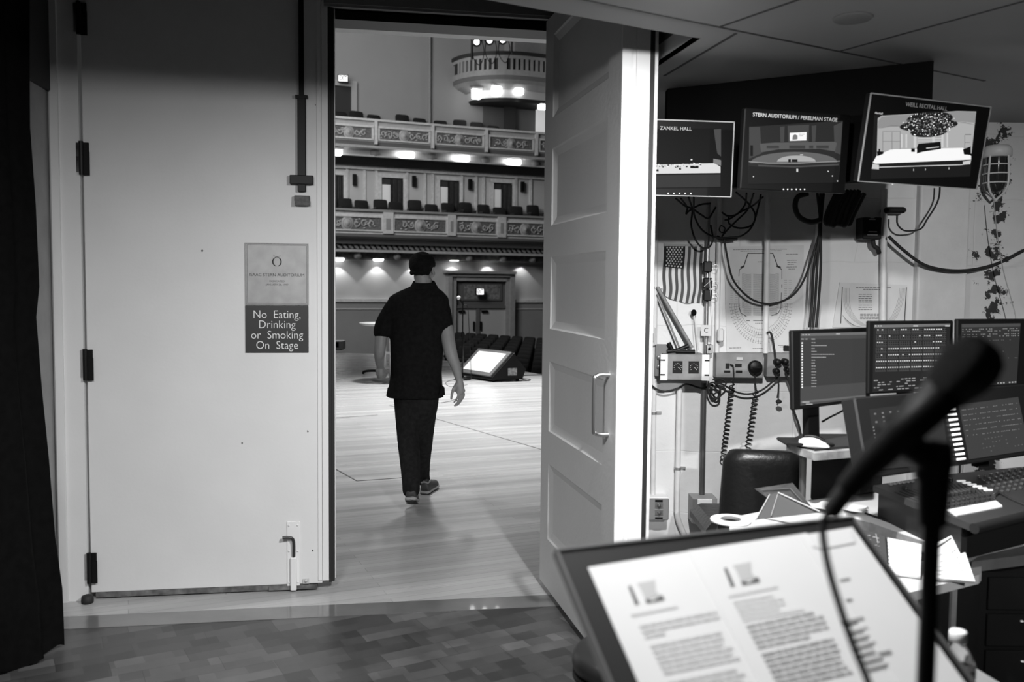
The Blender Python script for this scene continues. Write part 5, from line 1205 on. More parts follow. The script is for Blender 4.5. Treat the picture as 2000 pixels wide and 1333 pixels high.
scrpoly(f, t, 'floor_marks', .7, [R4(1783, 330, 1784, 334), R4(1806, 329, 1807, 333), R4(1852, 327, 1853, 331), R4(1741, 359, 1743.5, 361.4)], .002)
strip_text(f, 'WEILL RECITAL HALL', 1810, 208.5, .0215, mat('label_dim', .25, .5, emit=.03), t, sx=1.0)
x_, y_ = f.l(1716, 221.5); text('lettering', 'Marshall', Matrix.Translation((x_, y_, .0015)), .0105, mat('label_white', .5), t)
# small feet/clips under the right monitor
# ================================================================== BLACK DRAPE
cp = [(145, 58), (250, 59), (400, 70), (560, 77), (620, 71), (760, 82), (900, 96), (1050, 108), (1150, 122), (1250, 126)]
dr = MB(); P = []
Yd = 3.72
def edge_px(y):
    for (ya, xa), (yb_, xb) in zip(cp[:-1], cp[1:]):
        if ya <= y <= yb_: return xa + (xb - xa) * (y - ya) / (yb_ - ya)
    return 58 if y < 145 else 126
rows = [-60, 0, 100, 145, 250, 400, 560, 620, 760, 900, 1050, 1150, 1230, 1262]
nf = 46
for y in rows:
    e_ = Py(edge_px(y), y, Yd); l_ = V((-2.08, 2.5, e_.z)); row = []
    for k in range(nf + 1):
        f_ = k / nf; p = e_.lerp(l_, f_); fold = .04 * sin(f_ * 30 + .2) + .02 * sin(f_ * 71 + y * .001)
        p.x -= (fold + .04) * (.5 + .5 * (y + 60) / 1300) * min(1, f_ * 12); p.y += .012 * sin(f_ * 50)
        if y == 1262: p.z = max(.004, p.z * 0 + .012 + .01 * sin(f_ * 60)); p.x += .02 * sin(f_ * 21)
        row.append(p)
    P.append(row)
vs = [q for r in P for q in r]; n1 = nf + 1; fs = [[j * n1 + i, j * n1 + i + 1, (j + 1) * n1 + i + 1, (j + 1) * n1 + i] for j in range(len(rows) - 1) for i in range(nf)]
dr.add(vs, fs, 0, True); vs2 = [q + V((-.02, .0, 0)) for q in vs]; dr.add(vs2, [g[::-1] for g in fs], 0, True)
hem = MB(); base_ = [q.copy() for q in P[-1]]
for k in range(0, nf - 1): 
    pass
o = dr.build('stage_drape', blackF); tag(o, 'heavy black stage drape hanging in folds along the left edge', 'curtain')
#@@PART4
# ================================================================== DESK AND CONSOLE
def Q(px, py, Y): return Py(px, py, Y)
def slab(px, z1, z0, name, m_, parent=None, bevel=0):
    P = [Pz(x, y, z1) for x, y in px]; a = [V((p.x, p.y, z0)) for p in P]
    return MB().hexa(a, P).build(name, m_, parent, bevel=bevel)
DZ = .74
edgeM = mat('desk_edge', .20, .6, noise=.15, nscale=40)
dt = thing('work_desk', 'white topped work desk with a dark wood edge under the lighting console', 'desk', loc=V((1.6, 3.1, 0)))
dpx = [(1425, 1040), (1425, 1012), (1560, 985), (1640, 955), (2120, 900), (2120, 1012), (2000, 1047), (1912, 1066), (1893, 1078), (1870, 1080), (1800, 1056), (1700, 1021), (1655, 1010), (1600, 1020)]
slab(dpx, DZ, DZ - .034, 'desk_top', [laminate], dt)
P = [Pz(x, y, DZ - .0) for x, y in dpx[6:13]]
rim = MB()
for a, b in zip(P[:-1], P[1:]):
    d = (b - a).normalized(); n_ = V((d.y, -d.x, 0)) ; n_ = n_ if (n_.y < 0 or n_.x < 0) else -n_
    rim.hexa([a + V((0, 0, -.036)), b + V((0, 0, -.036)), b + n_ * .006 + V((0, 0, -.036)), a + n_ * .006 + V((0, 0, -.036))], [a + V((0, 0, -.001)), b + V((0, 0, -.001)), b + n_ * .006 + V((0, 0, -.001)), a + n_ * .006 + V((0, 0, -.001))])
rim.build('edge_band', edgeM, dt)
slab([(1898, 1098), (1905, 1083), (2000, 1064), (2120, 1035), (2120, 1050), (2000, 1085)], .70, .665, 'lower_rail', woodD, dt)
for px, py in ((1450, 1020), (1690, 1010), (2100, 980), (1975, 1045)):
    p = Pz(px, py, DZ); MB().b2(p.x - .02, p.x + .02, p.y + .02, p.y + .06, 0, DZ - .034).build('leg', blackM, dt)
# black equipment rack below the desk
rk = thing('equipment_rack', 'black equipment rack in the shadow under the console desk', 'rack', loc=V((1.78, 2.75, 0)))
MB().b2(1.52, 2.3, 2.82, 3.35, 0, .66).build('rack_case', black, rk)
for k in range(5): MB().b2(1.54, 2.28, 2.808, 2.822, .06 + k * .12, .165 + k * .12, bev=.002).build('rack_unit', mat('rack_panel', .006, .5, spec=.2), rk)
led = MB(); RR = random.Random(2)
for k in range(26): x = RR.uniform(1.56, 2.1); z = RR.choice((.12, .24, .36, .5)) + RR.uniform(-.01, .01); led.b2(x, x + .008, 2.803, 2.81, z, z + .004)
led.build('indicator_light', mat('rack_led', .5, .5, emit=.25), rk)
# lower shelf with rounded tab
sh = thing('side_shelf', 'pale side shelf with a rounded tab just below the desk edge', 'shelf', loc=Pz(1800, 1140, .3))
slab([(1690, 1118), (1740, 1100), (1885, 1092), (1905, 1094), (1916, 1103), (1917, 1118), (1912, 1124), (1745, 1166), (1725, 1158)], .68, .652, 'shelf_top', mat('shelf_grey', .50, .5), sh)
for px, py, w_ in ((1782, 1152, .018), (1866, 1132, .008)):
    p = Pz(px, py, .652); MB().b2(p.x - w_, p.x + w_, p.y, p.y + w_ * 2, 0, .652).build('leg', steel, sh)
# papers on the shelf
def sheet(pts, name, label, cat, m_, th=.0015, group=None):
    P = [p if isinstance(p, V) else Py(*p) for p in pts]; n_ = (P[1] - P[0]).cross(P[2] - P[1]).normalized()
    if n_.dot(EYE - P[0]) < 0: n_ = -n_
    t = thing(name, label, cat, loc=(P[0] + P[2]) / 2, group=group)
    o = MB().hexa(P, [p + n_ * th for p in P]).build('sheet', m_, t); return t, P, n_
t, P, n_ = sheet([Pz(1815, 1133, .684), Pz(1903, 1141, .684), (1870, 1044, 2.76), (1815, 1073, 2.74)], 'paper_stack', 'thick stack of written white papers propped against the desk edge', 'papers', paper, .014)
def pmap(P, n_, u, v, h=.0): return (P[0].lerp(P[1], u)).lerp(P[3].lerp(P[2], u), v) + n_ * h
mb = MB()
for (u0, v0, u1, v1, w_) in ((.02, .80, .72, .95, .006), (.05, .3, .8, .36, .0012), (.1, .2, .9, .22, .0012), (.3, .45, .8, .5, .0012), (.35, .55, .75, .6, .0012), (.1, .6, .5, .66, .001), (.6, .62, .8, .68, .002), (.78, .1, .72, .8, .001), (.05, .1, .6, .1, .001)):
    a, b = pmap(P, n_, u0, v0, .015), pmap(P, n_, u1, v1, .015); mb.tube([a, b], w_ / 2, 4)
mb.build('ink_lines', inkM, t)
t, P, n_ = sheet([Pz(1737, 1124, .684), Pz(1797, 1131, .684), (1800, 1068, 2.84), (1733, 1055, 2.86)], 'open_notebook', 'open ring notebook with a bright blank page beside the dark binder', 'notebook', paper, .008)
mb = MB()
for k in range(9): mb.tube([pmap(P, n_, .0, .05 + k * .1, .009), pmap(P, n_, .03, .05 + k * .1, .01)], .0012, 4)
mb.build('punched_edge', inkM, t)
t, P, n_ = sheet([(1704, 1112, 2.70), (1736, 1123, 2.66), (1729, 1049, 2.70), (1664, 1028, 2.80)], 'plastic_binder', 'dark translucent binder with printed columns standing beside the notebook', 'binder', mat('binder_film', .06, .2, coat=.4), .003)
mb = MB()
for k in range(9):
    for c in (.25, .45, .62, .72): 
        if RR.random() < .75: mb.tube([pmap(P, n_, c, .08 + k * .1, .0035), pmap(P, n_, c + .09, .08 + k * .1 + .02, .0035)], .0016, 4)
mb.tube([pmap(P, n_, .8, 0, .0035), pmap(P, n_, .74, 1, .0035)], .0012, 4)
mb.build('printed_columns', mat('print_grey', .3, .5), t)
t = thing('spiral_notebook', 'black spiral bound book leaning at the left of the dark binder', 'book', loc=Py(1668, 1060, 2.78))
P = [Py(1660, 1045, 2.80), Py(1700, 1112, 2.74), Py(1690, 1096, 2.78), Py(1666, 1030, 2.85)]
MB().hexa(P, [p + V((-.012, .02, 0)) for p in P]).build('cover', black, t)
for k in range(12): a = Py(1667 + k * .3, 1036 + k * 3.2, 2.79); MB().tube([a + V((-.008, 0, 0)), a + V((0, -.006, .002)), a + V((.008, 0, 0))], .0012, 5).build('spiral_ring', steel, t)
tag(MB().hexa([Pz(x, y, .681) for x, y in ((1735, 1124), (1752, 1124), (1752, 1130), (1735, 1132))], [Pz(x, y, .695) for x, y in ((1735, 1122), (1752, 1122), (1752, 1130), (1735, 1132))]).build('paper_block', paper), 'tiny white paper block under the corner of the notebook', 'paper')
# tape roll, brochures, paper pads, cube keys
p = Pz(1427, 1020, DZ); t = thing('tape_roll', 'wide white roll of tape lying flat on the left end of the desk', 'tape', loc=p)
MB().lathe([(.036, .001), (.069, .001), (.071, .004), (.071, .009), (.069, .011), (.036, .011), (.036, .001)], Matrix.Translation((p.x, p.y, DZ)), 40).build('tape_wind', white, t)
MB().lathe([(.033, .0), (.0358, .0), (.0358, .012), (.033, .012), (.033, 0)], Matrix.Translation((p.x, p.y, DZ)), 32).build('cardboard_core', mat('cardboard', .12, .8), t)
film = mat('brochure_film', .09, .25, coat=.3, noise=.12, nscale=20)
ft, P, n_ = sheet([(1498, 972, 3.10), (1588, 994, 2.98), (1548, 944, 3.02), (1474, 955, 3.12)], 'plastic_folder', 'grey transparent folder standing fanned open in front of the black chair', 'folder', film, .002)
mb = MB()
for u0, v0, u1, v1 in ((.1, .25, .6, .2), (.1, .8, .85, .8), (.85, .8, .88, .25), (.1, .8, .1, .3)): mb.tube([pmap(P, n_, u0, v0, .002), pmap(P, n_, u1, v1, .002)], .002, 4)
mb.build('printed_frame', mat('film_dark', .08, .4), ft)
P2 = [Py(1476, 1016, 2.86), Py(1602, 1002, 2.84), Py(1520, 963, 3.0), Py(1503, 967, 3.0)]
n2_ = V((-.2, -.9, .3)).normalized()
MB().hexa(P2, [p + n2_ * .002 for p in P2]).build('front_flap', mat('film_front', .07, .2, coat=.4), ft)
MB().tube([Py(1520, 963, 2.99), Py(1601, 1000, 2.83)], .003, 6).tube([Py(1476, 1016, 2.85), Py(1503, 967, 2.99)], .0022, 6).tube([Py(1519, 966, 2.985), Py(1506, 1008, 2.85)], .0012, 5).build('welded_edge', mat('film_edge', .35, .3), ft)
for k, (x, y, s_) in enumerate(((1612, 990, 1), (1668, 995, .85))):
    for j in range(4):
        p = Pz(x + j * 1.5, y, DZ + j * .007); M = Matrix.Translation(p + V((0, 0, .0035))) @ Matrix.Rotation(.5 + .15 * j, 4, 'Z')
        tag(MB().box((0, 0, 0), (.10 * s_, .07 * s_, .0065), M).build('paper_pad', mat('pad_%d' % (j % 2), (.75, .55)[j % 2], .7)), 'white paper pad in the %s pile on the desk edge, %s' % (('left', 'right')[k], ('lowest', 'second from the bottom', 'third from the bottom', 'topmost')[j]), 'paper pad', 'paper pads on the desk edge')
for k, (x, y) in enumerate(((1742, 1020), (1762, 1026), (1781, 1031))):
    p = Pz(x, y, DZ); M = Matrix.Translation(p + V((0, 0, .017))) @ Matrix.Rotation(-.45 + k * .1, 4, 'Z')
    t = thing('plastic_cube', 'small pale ribbed plastic block on the desk edge, %s of three' % ('left', 'middle', 'right')[k], 'block', loc=p, group='plastic blocks on the desk edge')
    MB().box((0, 0, 0), (.030, .032, .034), M, bev=.004).build('block_body', lgrey, t)
    MB().box((0, 0, .0175), (.018, .020, .003), M, bev=.001).build('raised_top', lgrey, t)
a, b = Pz(1690, 1003, DZ + .004), Pz(1735, 1019, DZ + .004)
tag(MB().tube([a, b], .004, 8).build('pen', black), 'black pen lying on the desk left of the three pale blocks', 'pen')
# ---- black case behind the riser
pcs = [Pz(x, y, DZ + .001) for x, y in ((1583, 978), (1722, 962), (1724, 925), (1588, 938))]
pcs_ = [V((q.x, q.y, DZ + .185)) for q in pcs]
kt = thing('equipment_case', 'black equipment case standing on the desk under the screens', 'case', loc=pcs[0])
MB().hexa(pcs, pcs_).build('case_body', mat('case_dark', .008, .7, spec=.2), kt, bevel=.008)
# ---- lighting console
CT = .862
ct = thing('lighting_console', 'large black lighting control console with faders and two tilted touch screens', 'console', loc=Pz(1900, 1000, DZ))
top = [(1705.6, 949), (1903, 1027), (1912, 1026), (2150, 968), (2150, 893), (2000, 912), (1839, 928)]
conM = mat('console_black', .010, .42, spec=.3); conG = mat('console_grey', .035, .5, noise=.08, spec=.3)
slab(top, CT, CT - .022, 'control_surface', conG, ct)
low = [(1716, 958), (1878, 1030), (1890, 1030), (2150, 972), (2150, 900), (1839, 932)]
slab(low, CT - .022, DZ + .001, 'lower_body', conM, ct)
a, b, c, d = Pz(1903, 1028, CT), Pz(2150, 968, CT), Pz(2150, 962, CT), Pz(1895, 1021, CT)
MB().tube([a + V((0, 0, -.008)), b + V((0, 0, -.008))], .016, 12).build('palm_rest', mat('palm_black', .018, .3), ct)
MB().tube([Pz(1712, 955, CT - .03), Pz(1800, 993, CT - .03)], .006, 8).build('side_groove', mat('groove_grey', .09, .35), ct)
def keys(px_list, z, sz, h_, m_, name, parent, rot=radians(-30)):
    for x, y in px_list:
        p = Pz(x, y, z); MB().box((0, 0, 0), (sz[0], sz[1], h_), Matrix.Translation(p + V((0, 0, h_ / 2))) @ Matrix.Rotation(rot + radians(60), 4, 'Z'), bev=min(sz) * .15).build(name, m_, parent)
# printed bank lines, slots, knobs
sl = MB()
for k in range(12):
    x0 = 1838 + k * 7.5; a, b = Pz(x0 - 4, 951 - k * .95, CT + .0006), Pz(x0 + 30 - k * 1.2, 979 - k * 1.8, CT + .0006); sl.tube([a, b], .0011, 4)
for k in range(6): a, b = Pz(1748 + k * 9, 962 - k * 1.4, CT + .0006), Pz(1790 + k * 9, 979 - k * 1.8, CT + .0006); sl.tube([a, b], .0011, 4)
sl.build('fader_slots', mat('slot_black', .004, .6), ct)
knob = mat('fader_knob', .03, .25, coat=.5)
for k in range(10): keys([(1826 + k * 8.2, 975 - k * 1.35)], CT, (.010, .018), .012, knob, 'fader', ct)
for k in range(6): keys([(1740 + k * 8.3, 948.5 - k * 1.2)], CT, (.014, .012), .008, mat('key_grey', .16, .35), 'key', ct)
keys([(1767, 957), (1855, 942), (1845, 937)], CT, (.012, .02), .014, knob, 'fader', ct)
for r_ in range(2):
    for k in range(10): keys([(1842 + r_ * 10 + k * 9.9, 985.5 + r_ * 5.5 - k * 1.75)], CT, (.011, .010), .007, knob, 'key', ct)
for k in range(6): keys([(1877 + k * 10.6, 941.5 + k * 3.6)], CT, (.034, .009), .006, mat('lit_key', .7, .4, emit=.25), 'lit_button', ct, rot=radians(-48))
kp = []
for r_ in range(6):
    for k in range(8):
        x = 1912 + k * 12 + r_ * 9; y = 934 + r_ * 5.8 - k * 2.3
        if x < 2010: kp.append((x, y))
keys(kp, CT, (.011, .011), .008, mat('key_dome', .06, .12, coat=1), 'key', ct)
slab([(1850, 996), (1945, 978), (1957, 987), (1958, 990), (1870, 1007), (1864, 1006)], CT + .004, CT + .0006, 'paper_label', paper, ct)
P = [Pz(x, y, CT + .001) for x, y in ((1940, 966), (2010, 951), (2020, 957), (1952, 974))]
MB().tube(spline([Pz(1941, 969, CT + .004), Pz(1952, 963, CT + .006), Pz(1975, 975, CT + .004), Pz(2010, 990, CT + .004)], 6), .006, 8).build('bar_handle', knob, ct)
# hood with two screens
hf = Frame(1830, 840, 3.08, 60, -14); hM = hf.M
hood = thing('screen_hood', None, None, M=hM); del_ = hood
c = [hf.l(1669, 779), hf.l(2120, 735), hf.l(1700, 925), hf.l(2150, 880)]
hx0, hx1, hy0_, hy1_ = c[0][0], c[1][0], (hf.l(1860, 912)[1]), (hf.l(1669, 779)[1] + hf.l(1990, 749)[1]) / 2
obj_ = MB().b2(hx0, hx1, hy0_, hy1_, -.06, 0, hM, bev=.006).build('hood_case', mat('hood_dark', .014, .4, spec=.3), ct)
bpy.data.objects.remove(hood)
def hpanel(pxs, v, name, z=.001, par=None):
    P = [hf.l(*q) for q in pxs]; return MB().prism(P[::-1], z, z + .0006, hM).build(name, scr(v), par or ct)
s1_ = hpanel([(1697, 800), (1838, 783), (1853, 904), (1716, 918)], .035, 'touch_screen')
s2_ = hpanel([(1872, 791), (1988, 776), (2010, 880), (1892, 898)], .05, 'touch_screen')
def dots(f_, parent, bounds, rows, cols, v, name, prob=.5, sz=1.4, M=None, seed=1, z=.0022, H=.8):
    R = random.Random(seed); mb = MB(); (a, b, c, d) = bounds            # TL TR BR BL photo points
    for r_ in range(rows):
        for k in range(cols):
            if R.random() > prob: continue
            u, w_ = (k + .5) / cols, (r_ + .5) / rows
            x = (a[0] * (1 - u) + b[0] * u) * (1 - w_) + (d[0] * (1 - u) + c[0] * u) * w_; y = (a[1] * (1 - u) + b[1] * u) * (1 - w_) + (d[1] * (1 - u) + c[1] * u) * w_
            P = [f_.l(*q) for q in R4(x - sz / 2, y - sz * H / 2, x + sz / 2, y + sz * H / 2)]; mb.prism(P[::-1], z, z + .0004, M)
    return mb.build(name, scr(v), parent, local=(M is None))
for i in range(6):
    y = 800 + i * 10
    dots(hf, ct, ((1876 + i * 2, y), (1986 + i * 2, y - 14), (1987 + i * 2, y - 10), (1877 + i * 2, y + 4)), 1, 36, .25, 'screen_readout', .65, 1.6, hM, 30 + i)
dots(hf, ct, ((1900, 858), (1990, 842), (2000, 872), (1905, 892)), 4, 14, .14, 'screen_readout', .3, 2, hM, 44)
dots(hf, ct, ((1700, 806), (1834, 790), (1836, 812), (1704, 830)), 3, 9, .22, 'screen_readout', .5, 4, hM, 45)
dots(hf, ct, ((1703, 832), (1706, 832), (1716, 910), (1713, 910)), 12, 1, .45, 'screen_readout', .9, 2.4, hM, 46)
for k in range(11):
    f_ = k / 10; x, y = 1856 + 19 * f_, 801 + 96 * f_
    P = [hf.l(*q) for q in ((x - 7.5, y - 1.0), (x + 8, y - 2.9), (x + 8.5, y + 1.2), (x - 7, y + 3))]
    MB().prism(P[::-1], .001, .006, hM).build('lit_button', mat('lit_key_bright', .8, .4, emit=.75), ct)
# desk monitors
def dmon(c, Y, a, t_, label, sc, v, neck=None):
    f, t, bx = monitor(c, Y, a, t_, 'desk_monitor', label, (0, 0, 0, 0), mat('case_black2', .007, .4, spec=.2), depth=.018)
    P = [f.l(*q) for q in sc]; MB().prism(P[::-1], .0006, .0012).build('screen', scr(v), t, local=True)
    return f, t, bx
for o_ in t.children: pass
f, t, bx = dmon([(1549, 644), (1701, 641), (1698, 783), (1548, 802)], 3.40, 52, -3, 'left desk monitor with a short cue list on a grey screen', [(1563, 652), (1696, 648), (1690, 778), (1563, 793)], .075)
for o_ in t.children:
    if o_.name.startswith('screen'): pass
scrpoly(f, t, 'title_bar', .16, [[(1564, 652), (1696, 649), (1696, 654), (1564, 657)]], .0016)
scrpoly(f, t, 'status_bar', .14, [[(1563, 784), (1690, 772), (1690, 776), (1563, 788)]], .0016)
scrpoly(f, t, 'list_area', .05, [[(1564, 664), (1695, 661), (1693, 747), (1564, 756)]], .0015)
mb = MB(); RL = random.Random(12)
for k in range(16):
    y = 669 + k * 5.7; ln = (RL.uniform(25, 50) if k in (1, 4, 5) else RL.uniform(5, 9)); x = 1584
    while x < 1584 + ln: w_ = RL.uniform(2, 4); area(f, mb, [(x, y), (x + w_, y), (x + w_, y + 1.5), (x, y + 1.5)], .002); x += w_ + .8
mb.build('cue_text', scr(.4), t, local=True)
mb = MB()
for k in range(17): y = 669 + k * 5.4; area(f, mb, R4(1564.5, y, 1567, y + 3), .002)
mb.build('row_marks', scr(1.0), t, local=True)
mb = MB()
for x, y, w_ in ((1566, 653.5, 3), (1572, 653.5, 3), (1578, 653.5, 3), (1632, 652, 8), (1564, 662, 5), (1572, 662, 4), (1584, 662, 7), (1566, 785, 14), (1573, 789, 13)): area(f, mb, R4(x, y, x + w_, y + 1.6), .002)
mb.build('menu_text', scr(.5), t, local=True)
nx, ny = f.l(1598, 790)
MB().b2(nx - .035, nx + .035, ny - .17, ny + .05, -.045, -.019).build('stand_neck', black, t, local=True)
zb_ = .975
pb = f.w(nx, ny - .16, -.06)
MB().b2(pb.x - .09, pb.x + .09, pb.y - .07, pb.y + .07, zb_, zb_ + .012, bev=.004).build('stand_foot', black, t)
f, t, bx = dmon([(1694, 628), (1864, 625), (1860, 760), (1699, 774)], 3.42, 68, -2, 'middle desk monitor filled with a grid of small channel tiles', [(1706, 635), (1856, 632), (1850, 756), (1704, 767)], .02)
scrpoly(f, t, 'title_bar', .17, [[(1707, 635), (1855, 632.6), (1855, 637.5), (1707, 641)]], .0016)
for i in range(6):
    for j in range(7):
        u0, u1 = i / 6 + .004, (i + 1) / 6 - .006; x0 = 1710 + 138 * u0; x1 = 1710 + 138 * u1; y = 642.5 + j * 12.3; sk = -.010 - j * .002
        P = [(x0 - j * .3, y + (x0 - 1710) * sk), (x1 - j * .5, y + (x1 - 1710) * sk), (x1 - j * .5, y + 10.6 + (x1 - 1710) * sk), (x0 - j * .3, y + 10.6 + (x0 - 1710) * sk)]
        scrpoly(f, t, 'channel_tile', .055, [P], .0018)
mb = MB(); mb3 = MB()
for j in range(7):
    for i in range(6):
        full = (RL.random() < .55) or j >= 5
        for k in range(5):
            x = 1710 + 138 * (i / 6 + .02) + k * 4.3 - j * .4; y = 643.8 + j * 12.3 + (x - 1710) * (-.010 - j * .002)
            area(f, mb if (full and (j > 2 or k < 3)) or RL.random() < .25 else mb3, R4(x, y, x + 2.3, y + 2), .0022)
            area(f, mb3, R4(x, y + 4.2, x + 2.2, y + 6), .0022)
mb.build('channel_levels', scr(.75), t, local=True); mb3.build('channel_marks', scr(.006), t, local=True)
mb = MB()
for y in (743, 747.5, 752, 757, 762):
    x = 1706
    while x < 1845: w_ = RL.uniform(3, 9); (RL.random() < .55) and area(f, mb, [(x, y - (x - 1706) * .06), (x + w_, y - (x + w_ - 1706) * .06), (x + w_, y + 1.8 - (x + w_ - 1706) * .06), (x, y + 1.8 - (x - 1706) * .06)], .002); x += w_ + 2.5
mb.build('status_text', scr(.35), t, local=True)
for x, w_ in ((1708, 3), (1714, 2), (1719, 2), (1783, 9), (1845, 9)): scrpoly(f, t, 'menu_text', .7, [R4(x, 636, x + w_, 638)], .002)
nx, ny = f.l(1780, 760); MB().b2(nx - .03, nx + .03, ny - .3, ny + .05, -.045, -.019).build('stand_neck', black, t, local=True)
f, t, bx = dmon([(1869, 626), (2060, 620), (2048, 748), (1869, 768)], 3.40, 70, -2, 'right desk monitor with a dim channel grid, cut by the right edge', [(1877, 633), (1993, 632), (1985, 750), (1876, 758)], .03)
scrpoly(f, t, 'title_bar', .07, [[(1878, 634), (1992, 632), (1992, 638), (1878, 640)]], .0016)
for i, y in enumerate((643, 647, 653, 657, 665, 687, 700)): dots(f, t, ((1878, y), (1990, y - 2), (1990, y), (1878, y + 2)), 1, 34, .3 if i < 4 else .12, 'channel_levels', .5 if i < 4 else .3, 1.8, None, 60 + i)
dots(f, t, ((1940, 748), (1985, 745), (1985, 748), (1940, 751)), 1, 8, .4, 'status_text', .8, 3, None, 70)
nx, ny = f.l(1930, 760); MB().b2(nx - .03, nx + .03, ny - .3, ny + .05, -.045, -.019).build('stand_neck', black, t, local=True)
# riser shelf with mouse
rz = .965
rs = thing('monitor_riser', 'small wooden riser shelf carrying the left desk monitor', 'shelf', loc=Pz(1610, 870, DZ))
rp_ = [(1536, 866), (1591, 886), (1690, 878), (1690, 852), (1565, 850)]
slab(rp_, rz, rz - .028, 'shelf_board', mat('plywood', .28, .6, noise=.5, nscale=16), rs)
for px, py in ((1576, 886), (1684, 876)):
    p = Pz(px, py, rz - .028); MB().tube([V((p.x, p.y + .04, DZ)), V((p.x, p.y + .04, rz - .028))], .013, 10).build('leg', mat('riser_leg', .1, .4, metal=.5), rs)
P_ = [Pz(x, y, rz) for x, y in ((1543, 864), (1592, 882), (1688, 874), (1688, 853), (1568, 852))]
tag(MB().hexa([p + V((0, 0, .0005)) for p in P_], [p + V((0, 0, .010)) for p in P_]).build('desk_pad', mat('pad_black', .02, .5)), 'thick black pad on the wooden riser under the mouse', 'mouse pad')
p = Pz(1590, 872, rz + .01); t = thing('computer_mouse', 'white and dark computer mouse on the black pad', 'mouse', loc=p)
M = Matrix.Translation(p) @ Matrix.Rotation(radians(-22), 4, 'Z')
prof = []
for i in range(9):
    x = -.055 + .11 * i / 8; w_ = .030 * sqrt(max(0, 1 - (x / .062) ** 2)) + .004; h_ = .034 * (1 - ((x + .012) / .066) ** 2) ** .8 if abs((x + .012) / .066) < 1 else .004
    prof.append([M @ V((x, w_ * cos(q), max(0, h_ * sin(q)))) for q in [pi * k / 8 for k in range(9)]])
MB().ring_loft(prof).build('mouse_shell', white, t)
MB().tube([M @ V((x, 0, .036 * (1 - ((x + .012) / .066) ** 2) ** .8 + .001)) for x in (-.035, -.02, 0, .02, .035)], .007, 8).build('dark_inlay', black, t)
cable([(1655, 797), (1640, 806), (1622, 815), (1606, 824)], .004, 'short black cable behind the left desk monitor stand', offs=[1.25, 1.2, 1.22, 1.27])
# ---- black leather chair by the wall
Yc = 3.95; t = thing('leather_chair', 'black leather chair with a rounded back standing between wall and desk', 'chair', loc=V((Py(1485, 900, Yc).x, Yc, 0)))
cf = Frame(1485, 950, Yc, 98, 6); cM = cf.M
xl, xr = cf.l(1403, 1000)[0], cf.l(1578, 960)[0]; yt_ = cf.l(1480, 877)[1]; ybm = yt_ - .46
rings = []
for j in range(13):
    v = j / 12; y = ybm + (yt_ - ybm) * v; s_ = 1 - .10 * v; k = 1 if v < .9 else sqrt(max(.05, 1 - ((v - .9) / .1) ** 2 * .8)); th = .035 * (k if v > .9 else 1)
    cxm = (xl + xr) / 2; hw = (xr - xl) / 2 * (s_ + .02) * (k * .25 + .75 if v > .9 else 1)
    rings.append([cM @ V((cxm + hw * (abs(cos(q)) ** .45) * (1 if cos(q) >= 0 else -1), y - .018 * (1 if v > .85 else 0) * abs(cos(q)) ** 3, th * sin(q) - .05 * cos(q) ** 2 + .03)) for q in [2 * pi * i / 28 for i in range(28)]])
MB().ring_loft(rings).build('backrest', leather, t)
ctr = V((t.location.x, Yc, 0))
MB().box(ctr + V((0, .26, .44)), (.44, .44, .10), bev=.035).build('seat', leather, t)
MB().tube([ctr + V((0, .26, .06)), ctr + V((0, .26, .39))], .028, 12).tube([ctr + V((0, .05, .42)), ctr + V((0, -.0, .5)), ctr + V((0, .01, .58))], .02, 8).build('column', blackM, t)
for k in range(5):
    an = k * 2 * pi / 5; e_ = ctr + V((.24 * cos(an), .26 + .24 * sin(an), .055))
    l_ = MB().tube([ctr + V((0, .26, .09)), e_], .016, 8).build('leg', blackM, t); MB().lathe([(.022, -.01), (.025, 0), (.022, .01)], Matrix.Translation(e_ + V((0, 0, -.028))) @ Matrix.Rotation(pi / 2, 4, 'X'), 14).build('caster', rubber, l_)
# ================================================================== FOREGROUND
sf_ = Frame(1090, 1078, 1.25, 68, -54); sM = sf_.M
w_, _ = sf_.l(1657, 1003); hgt = .37
ms = thing('music_stand', 'black music stand tilted back holding printed sheets in the foreground', 'music stand', M=Matrix.Translation(sf_.w(w_ / 2, -hgt, -.1)))
msM = mat('stand_black', .014, .5, spec=.25)
MB().b2(0, w_, -hgt, 0, -.003, 0, sM).build('desk_plate', msM, ms)
MB().b2(-.003, .0, -hgt, .004, -.014, .003, sM).b2(w_, w_ + .003, -hgt, .004, -.014, .003, sM).b2(-.003, w_ + .003, 0, .004, -.014, .003, sM).build('folded_edge', mat('stand_edge', .10, .35), ms)
MB().b2(0, w_, -hgt - .003, -hgt, -.003, .055, sM).build('ledge', msM, ms)
hub = sf_.w(w_ / 2, -hgt * .62, -.02); MB().box((w_ / 2, -hgt * .62, -.02), (.07, .10, .035), sM).build('tilt_hub', msM, ms)
foot = V((hub.x + .02, hub.y + .03, 0))
MB().tube([hub, V((foot.x, foot.y, hub.z - .06)), V((foot.x, foot.y, .12))], .012, 12).tube([V((foot.x, foot.y, .12)), V((foot.x, foot.y, .55))], .017, 12).build('shaft', msM, ms)
for k in range(3):
    an = k * 2 * pi / 3 + .4; MB().tube(spline([foot + V((0, 0, .14)), foot + V((.12 * cos(an), .12 * sin(an), .10)), foot + V((.2 * cos(an), .2 * sin(an), .008))], 5), .009, 8).build('leg', msM, ms)
